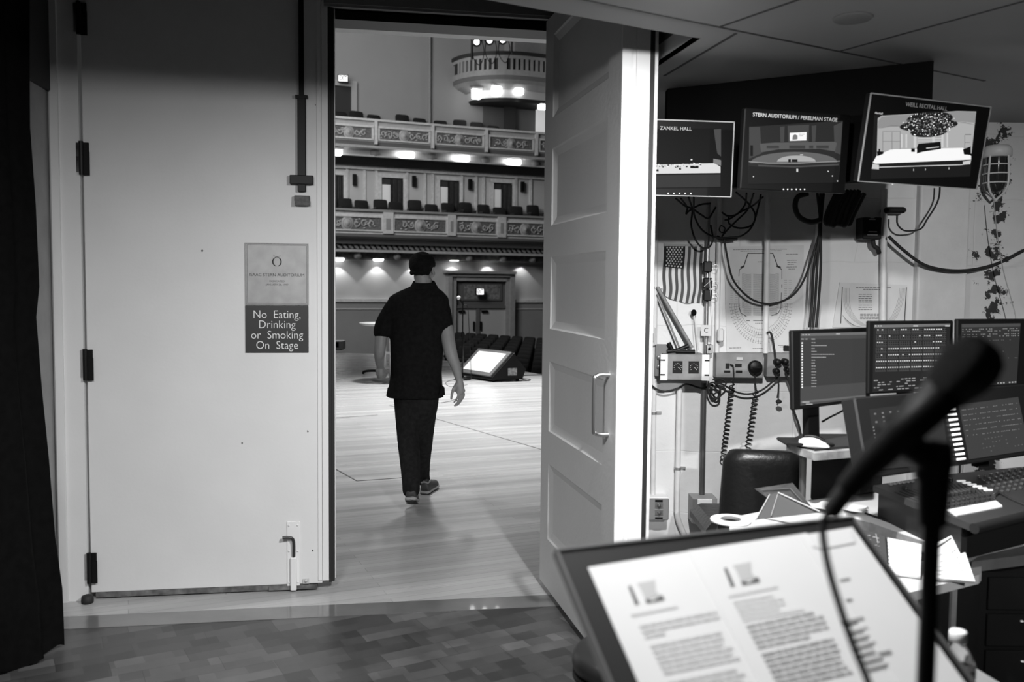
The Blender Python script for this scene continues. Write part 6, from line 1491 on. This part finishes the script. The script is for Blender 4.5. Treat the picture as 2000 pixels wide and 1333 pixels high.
def stsheet(px, name, label, z, bottom=True):
    P = [sf_.l(*q) for q in px]; yb_ = -hgt + .001 + .0
    P = [P[0], P[1], (P[1][0], yb_), (P[0][0], yb_)]
    t = thing(name, label, 'sheet', M=sM @ Matrix.Translation(((P[0][0] + P[1][0]) / 2, yb_, z)))
    mb = MB(); mb.prism([(P[3][0], P[3][1]), (P[2][0], P[2][1]), (P[1][0], P[1][1]), (P[0][0], P[0][1])], z, z + .001, sM); mb.build('paper_sheet', paper, t); return t
lsh = stsheet([(1148, 1110), (1402, 1069)], 'printed_sheet', 'left printed page on the music stand, with a small picture over text blocks', .0006)
rsh = stsheet([(1342, 1079), (1574, 1044)], 'printed_sheet', 'second printed page on the music stand, with darker text blocks', .0022)
tsh = stsheet([(1560, 1050), (1662, 1034)], 'printed_sheet', 'rightmost page on the music stand, mostly blank with few short marks', .0038)
def curl(): pass
RT_ = random.Random(21)
def tlines(t, tl, tr, drop, n, m_, z, wd=.0042, ragged=.0, last=1.0, name='text_block'):
    mb = MB()
    for k in range(n):
        a = (tl[0] + drop[0] * k, tl[1] + drop[1] * k); b = (tr[0] + drop[0] * k, tr[1] + drop[1] * k); u = 0; mx_ = (last if k == n - 1 else 1 - ragged * RT_.random())
        while u < mx_:
            l_ = RT_.uniform(.05, .17); e_ = min(u + l_, mx_); mb.ribbon([sf_.l(a[0] + (b[0] - a[0]) * u, a[1] + (b[1] - a[1]) * u), sf_.l(a[0] + (b[0] - a[0]) * e_, a[1] + (b[1] - a[1]) * e_)], wd, z, sM, t=.0004); u = e_ + .03
    return mb.build(name, m_, t)
for (dx, dy, t, z) in ((0, 0, lsh, .0019), (186, -34, rsh, .0035)):
    mb = MB(); P = [sf_.l(x + dx, y + dy) for x, y in ((1226, 1148), (1231, 1146), (1247, 1182), (1240, 1184))]; mb.prism(P[::-1], z, z + .0004, sM)
    P = [sf_.l(x + dx, y + dy) for x, y in ((1259, 1172), (1275, 1176), (1292, 1164), (1297, 1174), (1262, 1181))]; mb.prism(P[::-1], z, z + .0004, sM); mb.build('picture_dark', inkM, t)
    mb = MB(); P = [sf_.l(x + dx, y + dy) for x, y in ((1243, 1142), (1278, 1135), (1280, 1158), (1290, 1166), (1260, 1174), (1250, 1152))]; mb.prism(P[::-1], z - .0002, z + .0002, sM); mb.build('picture_grey', mat('pic_grey', .42, .7), t)
T1 = mat('type_light', .42, .8); T2 = mat('type_mid', .28, .8); T3 = mat('type_faint', .52, .8)
tlines(lsh, (1232, 1204), (1322, 1187), (4, 9), 1, T3, .0019)
tlines(lsh, (1249, 1227), (1398, 1198), (5.2, 10), 3, T1, .0019, last=.25)
tlines(lsh, (1270, 1266), (1416, 1237), (5.2, 10.3), 6, T1, .0019, ragged=.12)
tlines(lsh, (1305, 1338), (1452, 1308), (5.2, 10.5), 5, T1, .0019, ragged=.1)
tlines(rsh, (1422, 1168), (1515, 1150), (4.6, 8.6), 1, T3, .0035); tlines(rsh, (1430, 1180), (1548, 1160), (4.6, 8.6), 5, T3, .0035, ragged=.4)
tlines(rsh, (1457, 1228), (1600, 1198), (5.2, 10.2), 5, T2, .0035, ragged=.1, last=.7)
tlines(rsh, (1487, 1284), (1628, 1252), (5.4, 10.8), 7, mat('type_dark', .22, .8), .0035, ragged=.08)
tlines(tsh, (1638, 1139), (1656, 1135), (0, 0), 1, T2, .0051); tlines(tsh, (1650, 1178), (1660, 1176), (0, 0), 1, T2, .0051)
tlines(tsh, (1640, 1222), (1682, 1212), (0, 0), 1, T2, .0051, .005); tlines(tsh, (1715, 1283), (1736, 1278), (0, 0), 1, T2, .0051, .006)
tlines(tsh, (1650, 1240), (1690, 1230), (8, 14), 6, T1, .0051, ragged=.3)
mb = MB(); P = [sf_.l(*q) for q in ((1571, 1049), (1659, 1036), (1667, 1065), (1600, 1078), (1584, 1072))]; mb.prism(P[::-1], .0052, .006, sM); mb.build('folded_corner', mat('paper_fold', .62, .7), tsh)
# microphone on its own stand, close to the camera
mpole = Py(1826, 880, .84)
mt = thing('boom_stand', 'black straight microphone stand right in front of the console', 'microphone stand', loc=V((mpole.x, .84, 0)))
MB().tube([V((mpole.x, .84, .02)), V((mpole.x, .84, .98))], .0098, 16).tube([V((mpole.x, .84, .98)), V((mpole.x, .84, mpole.z))], .0085, 16).build('pole', blackM, mt)
MB().lathe([(.013, -.035), (.015, 0), (.013, .035)], Matrix.Translation((mpole.x, .84, Py(1800, 955, .84).z)), 20).build('clutch', blackM, mt)
MB().lathe([(.15, 0), (.15, .015), (.03, .03), (.001, .035)], Matrix.Translation((mpole.x, .84, 0)), 36).build('round_base', blackM, mt)
kn = Py(1822, 905, .835); MB().lathe([(.016, -.016), (.018, 0), (.016, .02), (.001, .022)], Matrix.Translation(kn), 18).build('swivel_joint', blackM, mt)
ca_, cb2 = Py(1800, 890, .83), Py(1745, 845, .85)
MB().tube([kn, ca_, Py(1770, 868, .83), cb2], .012, 14, rr=[.012, .013, .016, .02]).build('clip_arm', blackM, mt)
hm_ = Py(1893, 715, .79); m2 = Py(1835, 775, .80); m3 = Py(1700, 905, .85); m4_ = Py(1655, 955, .865); m5_ = Py(1622, 1000, .88)
mc = thing('microphone', 'black ball headed microphone aimed up to the right, out of focus in the foreground', 'microphone', loc=m3)
ax_ = (hm_ - m3).normalized(); hR = ax_.to_track_quat('Z', 'Y').to_matrix().to_4x4()
MB().lathe([(.016, -.040), (.021, -.028), (.0255, -.006), (.0262, 0), (.0262, .004), (.0255, .010), (.021, .022), (.012, .029), (.001, .031)], Matrix.Translation(hm_ - ax_ * .004) @ hR, 28).build('ball_grille', mat('grille_dark', .006, .6, spec=.25, bump=.6, bscale=600), mc)
MB().tube([hm_ - ax_ * .035, m2.lerp(hm_, .2), m3.lerp(m2, .5), m3, m4_], .02, 20, rr=[.0195, .019, .0165, .0135, .0115]).build('mic_body', mat('mic_black', .004, .5, spec=.2), mc)
MB().tube([m4_, m5_], .0095, 14).build('plug', rubber, mc)
tag(MB().tube(spline([m5_, Py(1608, 1020, .885), Py(1609, 1060, .88), Py(1621, 1120, .87), Py(1642, 1190, .86), Py(1668, 1265, .85), Py(1700, 1345, .84), Py(1740, 1480, .83), Py(1770, 1700, .83), V((mpole.x - .02, .80, .02))], 8), .0036, 10).build('microphone_cable', rubber), 'black microphone cable curving down across the sheets on the music stand', 'cable')
# bottle and its table
bz = .715; bp_ = Py(1869, 1300, 1.62); bx_0 = V((bp_.x, 1.62, bz))
tb2 = thing('side_table', 'corner of a pale side table under the water bottle', 'table', loc=V((bp_.x - .1, 1.55, 0)))
slab([(1893, 1298), (1962, 1340), (1900, 1560), (1700, 1560), (1760, 1360)], bz, bz - .025, 'tabletop', mat('table_grey', .2, .5), tb2)
for px, py in ((1890, 1330), (1885, 1500), (1730, 1500), (1780, 1390)): p = Pz(px, py, bz); MB().tube([V((p.x, p.y, 0)), V((p.x, p.y, bz - .025))], .012, 8).build('leg', blackM, tb2)
bo = thing('water_bottle', 'clear plastic water bottle with a white cap at the bottom right', 'bottle', loc=bx_0)
glassM = mat('clear_plastic', .9, .05, trans=1.0); glassM.node_tree.nodes['Principled BSDF'].inputs['IOR'].default_value = 1.25
MB().lathe([(.001, 0), (.028, 0), (.032, .006), (.0325, .10), (.0305, .125), (.0325, .135), (.032, .15), (.027, .170), (.0155, .188), (.0135, .195), (.0135, .200)], Matrix.Translation(bx_0 + V((0, 0, .001))), 32).build('bottle_body', glassM, bo)
MB().lathe([(.001, .002), (.030, .002), (.0315, .01), (.0312, .148), (.001, .148)], Matrix.Translation(bx_0 + V((0, 0, .001))), 28).build('water', mat('water_grey', .10, .15, coat=.5), bo)
MB().lathe([(.0332, .035), (.0332, .118)], Matrix.Translation(bx_0), 32).build('bottle_label', mat('label_dark', .06, .5), bo)
MB().lathe([(.001, .219), (.0135, .219), (.0155, .216), (.0158, .200), (.001, .199)], Matrix.Translation(bx_0), 28).build('bottle_cap', white, bo)
# stool at the lower left of the music stand
sp_ = Pz(1222, 1268, .47); st_ = thing('round_stool', 'black padded round stool with bent tube legs beside the open door', 'stool', loc=V((sp_.x, sp_.y, 0)))
MB().lathe([(.001, .40), (.145, .40), (.158, .41), (.162, .43), (.158, .455), (.145, .47), (.001, .475)], Matrix.Translation((sp_.x, sp_.y, 0)), 36).build('seat_pad', mat('stool_black', .014, .4), st_)
MB().lathe([(.150, .385), (.160, .385), (.160, .40), (.150, .40), (.150, .385)], Matrix.Translation((sp_.x, sp_.y, 0)), 36).build('seat_ring', blackM, st_)
for k in range(4):
    an = k * pi / 2 + radians(200); d = V((cos(an), sin(an), 0)); c_ = V((sp_.x, sp_.y, 0))
    MB().tube(spline([c_ + d * .10 + V((0, 0, .39)), c_ + d * .17 + V((0, 0, .37)), c_ + d * .19 + V((0, 0, .30)), c_ + d * .21 + V((0, 0, .012))], 6), .0115, 10).build('leg', blackM, st_)
MB().tube([V((sp_.x + .19 * cos(q), sp_.y + .19 * sin(q), .14)) for q in [2 * pi * i / 28 for i in range(29)]], .008, 8).build('foot_ring', blackM, st_)
#@@PART5
# ================================================================== THE MAN
YM = 6.40
def K(px, py, Y=YM): return Py(px, py, Y)
man = thing('person', 'man in a dark polo shirt and dark trousers walking away across the stage', 'person', loc=V((K(812, 990).x, YM - .05, 0)))
skin = mat('skin', .30, .55, noise=.06, nscale=20); shirtM = mat('polo_cloth', .010, .95, noise=.3, nscale=40, spec=.1); trouM = mat('trouser_cloth', .016, .95, noise=.3, nscale=40, spec=.1); hairM = mat('hair', .006, .8, spec=.15, noise=.5, nscale=60, bump=.8, bscale=120)
def limb(mb, pts, rr, n=14):
    P = spline(pts, 4); R_ = []
    for i in range(len(P)):
        f = i / 4; k = min(int(f), len(rr) - 2); R_.append(rr[k] * (1 - (f - k)) + rr[k + 1] * (f - k))
    mb.tube(P, .01, n, rr=R_); mb.ball(P[0], R_[0] * .98, n=10); mb.ball(P[-1], R_[-1] * .98, n=10); return mb
def loftpx(mb, rows, Y, n=24):
    rings = []
    for cx, hw, y, dp, dy in rows:
        c = K(cx, y, Y + dy); h = hw / FPX * (Y + dy)
        rings.append([c + V((h * (abs(cos(q)) ** .85) * (1 if cos(q) > 0 else -1), dp * (abs(sin(q)) ** .85) * (1 if sin(q) > 0 else -1), 0)) for q in [2 * pi * i / n for i in range(n)]])
    return mb.ring_loft(rings)
body = MB()
# trunk core, neck
loftpx(body, [(828, 16, 545, .052, .0), (826, 17, 560, .055, 0), (824, 34, 572, .07, 0), (819, 50, 586, .09, 0), (817, 48, 630, .10, 0), (816, 42, 690, .09, 0), (814, 44, 750, .10, 0), (813, 44, 785, .10, 0)], YM)
# head
HC = K(826, 521, YM + .02); hyaw = radians(-24)
HMx = Matrix.Translation(HC) @ Matrix.Rotation(hyaw, 4, 'Z')     # local +y is the way the face looks
def hs(mb, c, r, sc): mb.ball((0, 0, 0), 1, HMx @ Matrix.Translation(c) @ Matrix.Diagonal((r * sc[0], r * sc[1], r * sc[2], 1)), n=18)
hs(body, (0, -.008, .018), 1, (.077, .097, .086)); hs(body, (0, .035, -.045), 1, (.060, .062, .068)); hs(body, (0, .062, -.092), 1, (.034, .032, .026))
hs(body, (0, .076, -.008), 1, (.052, .022, .012)); hs(body, (0, .104, -.036), 1, (.013, .022, .020)); hs(body, (0, .092, -.018), 1, (.009, .018, .03))
hs(body, (0, .092, -.068), 1, (.024, .012, .008)); hs(body, (.040, .055, -.05), 1, (.026, .03, .03)); hs(body, (-.040, .055, -.05), 1, (.026, .03, .03))
limb(body, [HMx @ V((0, -.02, -.06)), K(826, 556, YM - .01), K(823, 572, YM - .02)], [.058, .056, .062])
for s_ in (-1, 1):                                  # ears
    body.ball((0, 0, 0), 1, HMx @ Matrix.Translation((s_ * .080, .004, -.022)) @ Matrix.Rotation(s_ * .35, 4, 'Z') @ Matrix.Diagonal((.009, .020, .033, 1)), n=12)
# arms
limb(body, [K(772, 592), K(748, 640, 6.36), K(742, 686, 6.33), K(741, 702, 6.40), K(743, 718, 6.46)], [.055, .047, .040, .036, .027])
limb(body, [K(862, 594), K(872, 645, 6.34), K(880, 688, 6.28), K(890, 716, 6.27), K(896, 741, 6.27)], [.055, .050, .047, .036, .0255])
# hips and legs
limb(body, [K(792, 775), K(794, 820, 6.34), K(798, 872, 6.28), K(801, 915, 6.18), K(803, 958, 6.07)], [.080, .066, .046, .036, .030])
limb(body, [K(834, 775), K(830, 820, 6.48), K(828, 872, 6.56), K(828, 910, 6.62), K(829, 944, 6.68)], [.080, .066, .046, .036, .030])
# right hand: palm, four fingers curling, thumb off the side
def hand(mb, wr, kn_, nrm, fingers, thumb):
    limb(mb, [wr, wr.lerp(kn_, .5), kn_], [.024, .030, .030])
    side_ = (kn_ - wr).cross(nrm).normalized()
    mb.ball((wr + kn_) / 2 + side_ * .012, .027, n=10); mb.ball(kn_ + side_ * .018, .018, n=8); mb.ball(kn_ - side_ * .020, .017, n=8)
    for pts, r in fingers: limb(mb, pts, [r, r * .98, r * .92, r * .82][:len(pts)], 10)
    limb(mb, thumb, [.015, .0125, .0105, .0095][:len(thumb)], 10)
Yh = 6.27
hand(body, K(897, 742, Yh), K(899, 764, Yh - .005), V((0, -1, 0)), [
    ([K(904, 764, Yh + .015), K(906, 772, Yh + .012), K(902, 781, Yh + .012), K(896, 787, Yh + .01)], .0092),
    ([K(901, 767, Yh), K(903, 776, Yh), K(898, 786, Yh), K(892, 792, Yh)], .0098),
    ([K(897, 767, Yh - .01), K(899, 777, Yh - .012), K(894, 787, Yh - .012), K(888, 793, Yh - .01)], .0095),
    ([K(893, 765, Yh - .02), K(895, 773, Yh - .025), K(891, 781, Yh - .025), K(887, 786, Yh - .022)], .0085)],
    [K(892, 752, Yh), K(886, 760, Yh - .01), K(883, 769, Yh - .012), K(881.5, 779, Yh - .01)])
Yl = 6.46
hand(body, K(743, 717, Yl), K(744, 731, Yl - .005), V((0, -1, 0)), [
    ([K(739, 733, Yl), K(738, 739, Yl + .02), K(742, 741, Yl + .035)], .0092),
    ([K(743, 735, Yl), K(743, 741, Yl + .02), K(746, 741, Yl + .035)], .0098),
    ([K(747, 735, Yl), K(749, 740, Yl + .02), K(750, 739, Yl + .035)], .0095),
    ([K(750, 732, Yl), K(753, 736, Yl + .02), K(752, 735, Yl + .035)], .0085)],
    [K(748, 722, Yl), K(753, 727, Yl + .01), K(754, 732, Yl + .015), K(750, 735, Yl + .01)])
body.build('body', skin, man, rem=.0055, smooth=3)
eyes = MB()
for s_ in (-1, 1): eyes.ball(HMx @ V((s_ * .031, .083, -.012)), .0115, n=10)
eyes.build('eyes', mat('eye_white', .6, .2), man)
# hair: short, thin on the crown
hr = MB(); n = 40; rings = []
for i in range(27):
    ph = -pi / 2 + pi * i / 26
    ring = []
    for j in range(n):
        th = 2 * pi * j / n; x, y, z = cos(ph) * cos(th), cos(ph) * sin(th), sin(ph)
        p = V((.077 * x, -.008 + .097 * y, .018 + .086 * z))
        # hair where the back and sides are, and on top behind the hairline
        front = y > .62 - .25 * z; low = z < -.80 + (.40 if y > 0 else 0) + (.45 * max(0, y)); ear = abs(x) > .62 and y > .02 and z < -.3
        crown = z > .72 and y > -.55
        t_ = .0135 if not (front or low or ear) else -.016
        if t_ > 0 and crown: t_ = .003
        if t_ > 0: t_ += .003 * sin(th * 9 + ph * 14) * cos(ph * 11)
        ring.append(HMx @ (p + V((x, y, z)).normalized() * t_))
    rings.append(ring)
hr.ring_loft(rings)
hb = MB(); hb.v, hb.f, hb.mi, hb.sm = hr.v, hr.f, hr.mi, hr.sm
for k in range(9):                                  # nape and the little tufts behind the ears
    an = radians(200 + k * 17.5); p = HMx @ V((.070 * cos(an), -.018 + .080 * sin(an), -.050 + .004 * (k % 2))); hb.ball(p, .015, n=8)
hb.build('hair', hairM, man, rem=.006, smooth=1)
# polo shirt
sh_ = MB()
loftpx(sh_, [(829, 21, 554, .070, 0), (827, 25, 560, .082, 0), (823, 42, 569, .095, 0), (818, 58, 581, .115, 0), (817, 61, 597, .128, 0), (816, 58, 630, .138, 0), (815, 53, 665, .140, 0), (814, 51, 700, .138, 0), (813, 50, 730, .142, 0), (812, 53, 757, .150, 0), (811, 56, 776, .152, 0)], YM, 30)
limb(sh_, [K(779, 590), K(764, 610, 6.38), K(750, 634, 6.36), K(745, 649, 6.35)], [.070, .068, .064, .060])
limb(sh_, [K(856, 592), K(864, 612, 6.38), K(869, 638, 6.35), K(871, 656, 6.34)], [.070, .066, .058, .052])
for y_, k in ((560, 0),): pass
shirt = sh_.build('polo_shirt', shirtM, man, rem=.011, smooth=4)
cl_ = MB(); rings = []
for y, hw, dp in ((550, 21, .068), (556, 24, .080), (562, 28, .088)):
    c = K(828, y, YM - .01); rings.append([c + V((hw / FPX * YM * cos(q), dp * sin(q), .012 * sin(q))) for q in [2 * pi * i / 28 for i in range(28)]])
cl_.ring_loft(rings, cap=False); cl_.build('collar', shirtM, shirt)
for hp in (((757, 758, YM - .05), (770, 748, YM - .12), (770, 776, YM - .13), (754, 774, YM - .05)), ((862, 752, YM - .10), (868, 758, YM - .05), (869, 772, YM - .05), (856, 777, YM - .13))):
    q_ = [K(*h) for h in hp]; MB().hexa(q_, [q + V((0, .02, 0)) for q in q_]).build('side_vent_hem', shirtM, shirt)
# trousers
tr = MB()
loftpx(tr, [(813, 46, 752, .125, 0), (813, 45, 775, .13, 0), (813, 42, 800, .12, 0), (811, 36, 820, .10, 0), (810, 24, 845, .06, 0), (810, 10, 865, .02, .0)], YM, 26)
limb(tr, [K(795, 778), K(796, 820, 6.34), K(798, 868, 6.27), K(801, 905, 6.18), K(803, 948, 6.08), K(803, 957, 6.07)], [.098, .088, .078, .072, .062, .064])
limb(tr, [K(832, 778), K(827, 820, 6.46), K(825, 868, 6.55), K(824, 905, 6.62), K(826, 930, 6.66), K(827, 937, 6.67)], [.096, .090, .076, .064, .052, .054])
limb(tr, [K(791, 946, 6.06), K(803, 953, 6.02), K(815, 948, 6.05)], [.022, .024, .022], 8)
limb(tr, [K(795, 938, 6.05), K(806, 942, 6.02), K(816, 936, 6.05)], [.02, .02, .018], 8)
tr.build('trousers', trouM, man, rem=.010, smooth=10)
# shoes
def shoe(heel, toe, heel_z, yaw, up_m, w=.047):
    d = (toe - heel); L_ = d.length; ex = d.normalized(); ey = V((0, 0, 1)).cross(ex).normalized(); ez = ex.cross(ey)
    prof = [(0, .030, .060), (.04, .038, .082), (.12, .040, .085), (.25, .038, .080), (.40, .040, .062), (.60, .047, .050), (.80, .045, .042), (.93, .034, .032), (1, .016, .018)]
    up_ = MB(); so = MB(); r1 = []; r2 = []
    for f_, w_, h_ in prof:
        c = heel + d * f_; bend = ez * (0.035 * max(0, f_ - .62) / .38) if heel_z else V((0, 0, 0))
        c = c + bend
        r1.append([c + ey * w_ * cos(q) * .95 + ez * (.022 + max(0, sin(q)) * h_ + min(0, sin(q)) * .002) for q in [2 * pi * i / 18 for i in range(18)]])
        r2.append([c + ey * w_ * 1.08 * (abs(cos(q)) ** .5) * (1 if cos(q) > 0 else -1) + ez * (.014 + .014 * sin(q)) for q in [2 * pi * i / 18 for i in range(18)]])
    up_.ring_loft(r1); so.ring_loft(r2)
    s_ = up_.build('shoe', up_m, man); so.build('sole', mat('sole_pale', .32, .6), s_)
    hl = MB(); c = heel + ez * .004; hl.ring_loft([[heel + d * f_ + ey * w_ * cos(q) + ez * (-.002 + .008 * sin(q)) for q in [2 * pi * i / 14 for i in range(14)]] for f_, w_ in ((.0, .026), (.05, .038), (.2, .038), (.35, .034), (.5, .038), (.66, .044), (.72, .036))])
    hl.build('outsole', mat('outsole_dark', .015, .7), s_)
    # padded collar and heel tab
    MB().tube([heel + d * .02 + ez * .082 + ey * .026, heel - ex * .003 + ez * .092, heel + d * .02 + ez * .082 - ey * .026, heel + d * .2 + ez * .098 - ey * .034], .007, 8).build('shoe_collar', mat('shoe_trim', .22, .6), s_)
    return s_
gx_ = K(803, 988, 6.0)
hl_ = V((K(802, 985, 5.99).x, 5.99, .098)); to_ = V((hl_.x - .01, 6.235, .012))
shoe(hl_, to_, 1, 0, mat('shoe_grey', .045, .6))
h2 = Pz(828, 967, .008); shoe(V((h2.x - .0, h2.y + .03, .006)), V((h2.x + .06, h2.y + .30, .006)), 0, 0, mat('shoe_grey', .045))
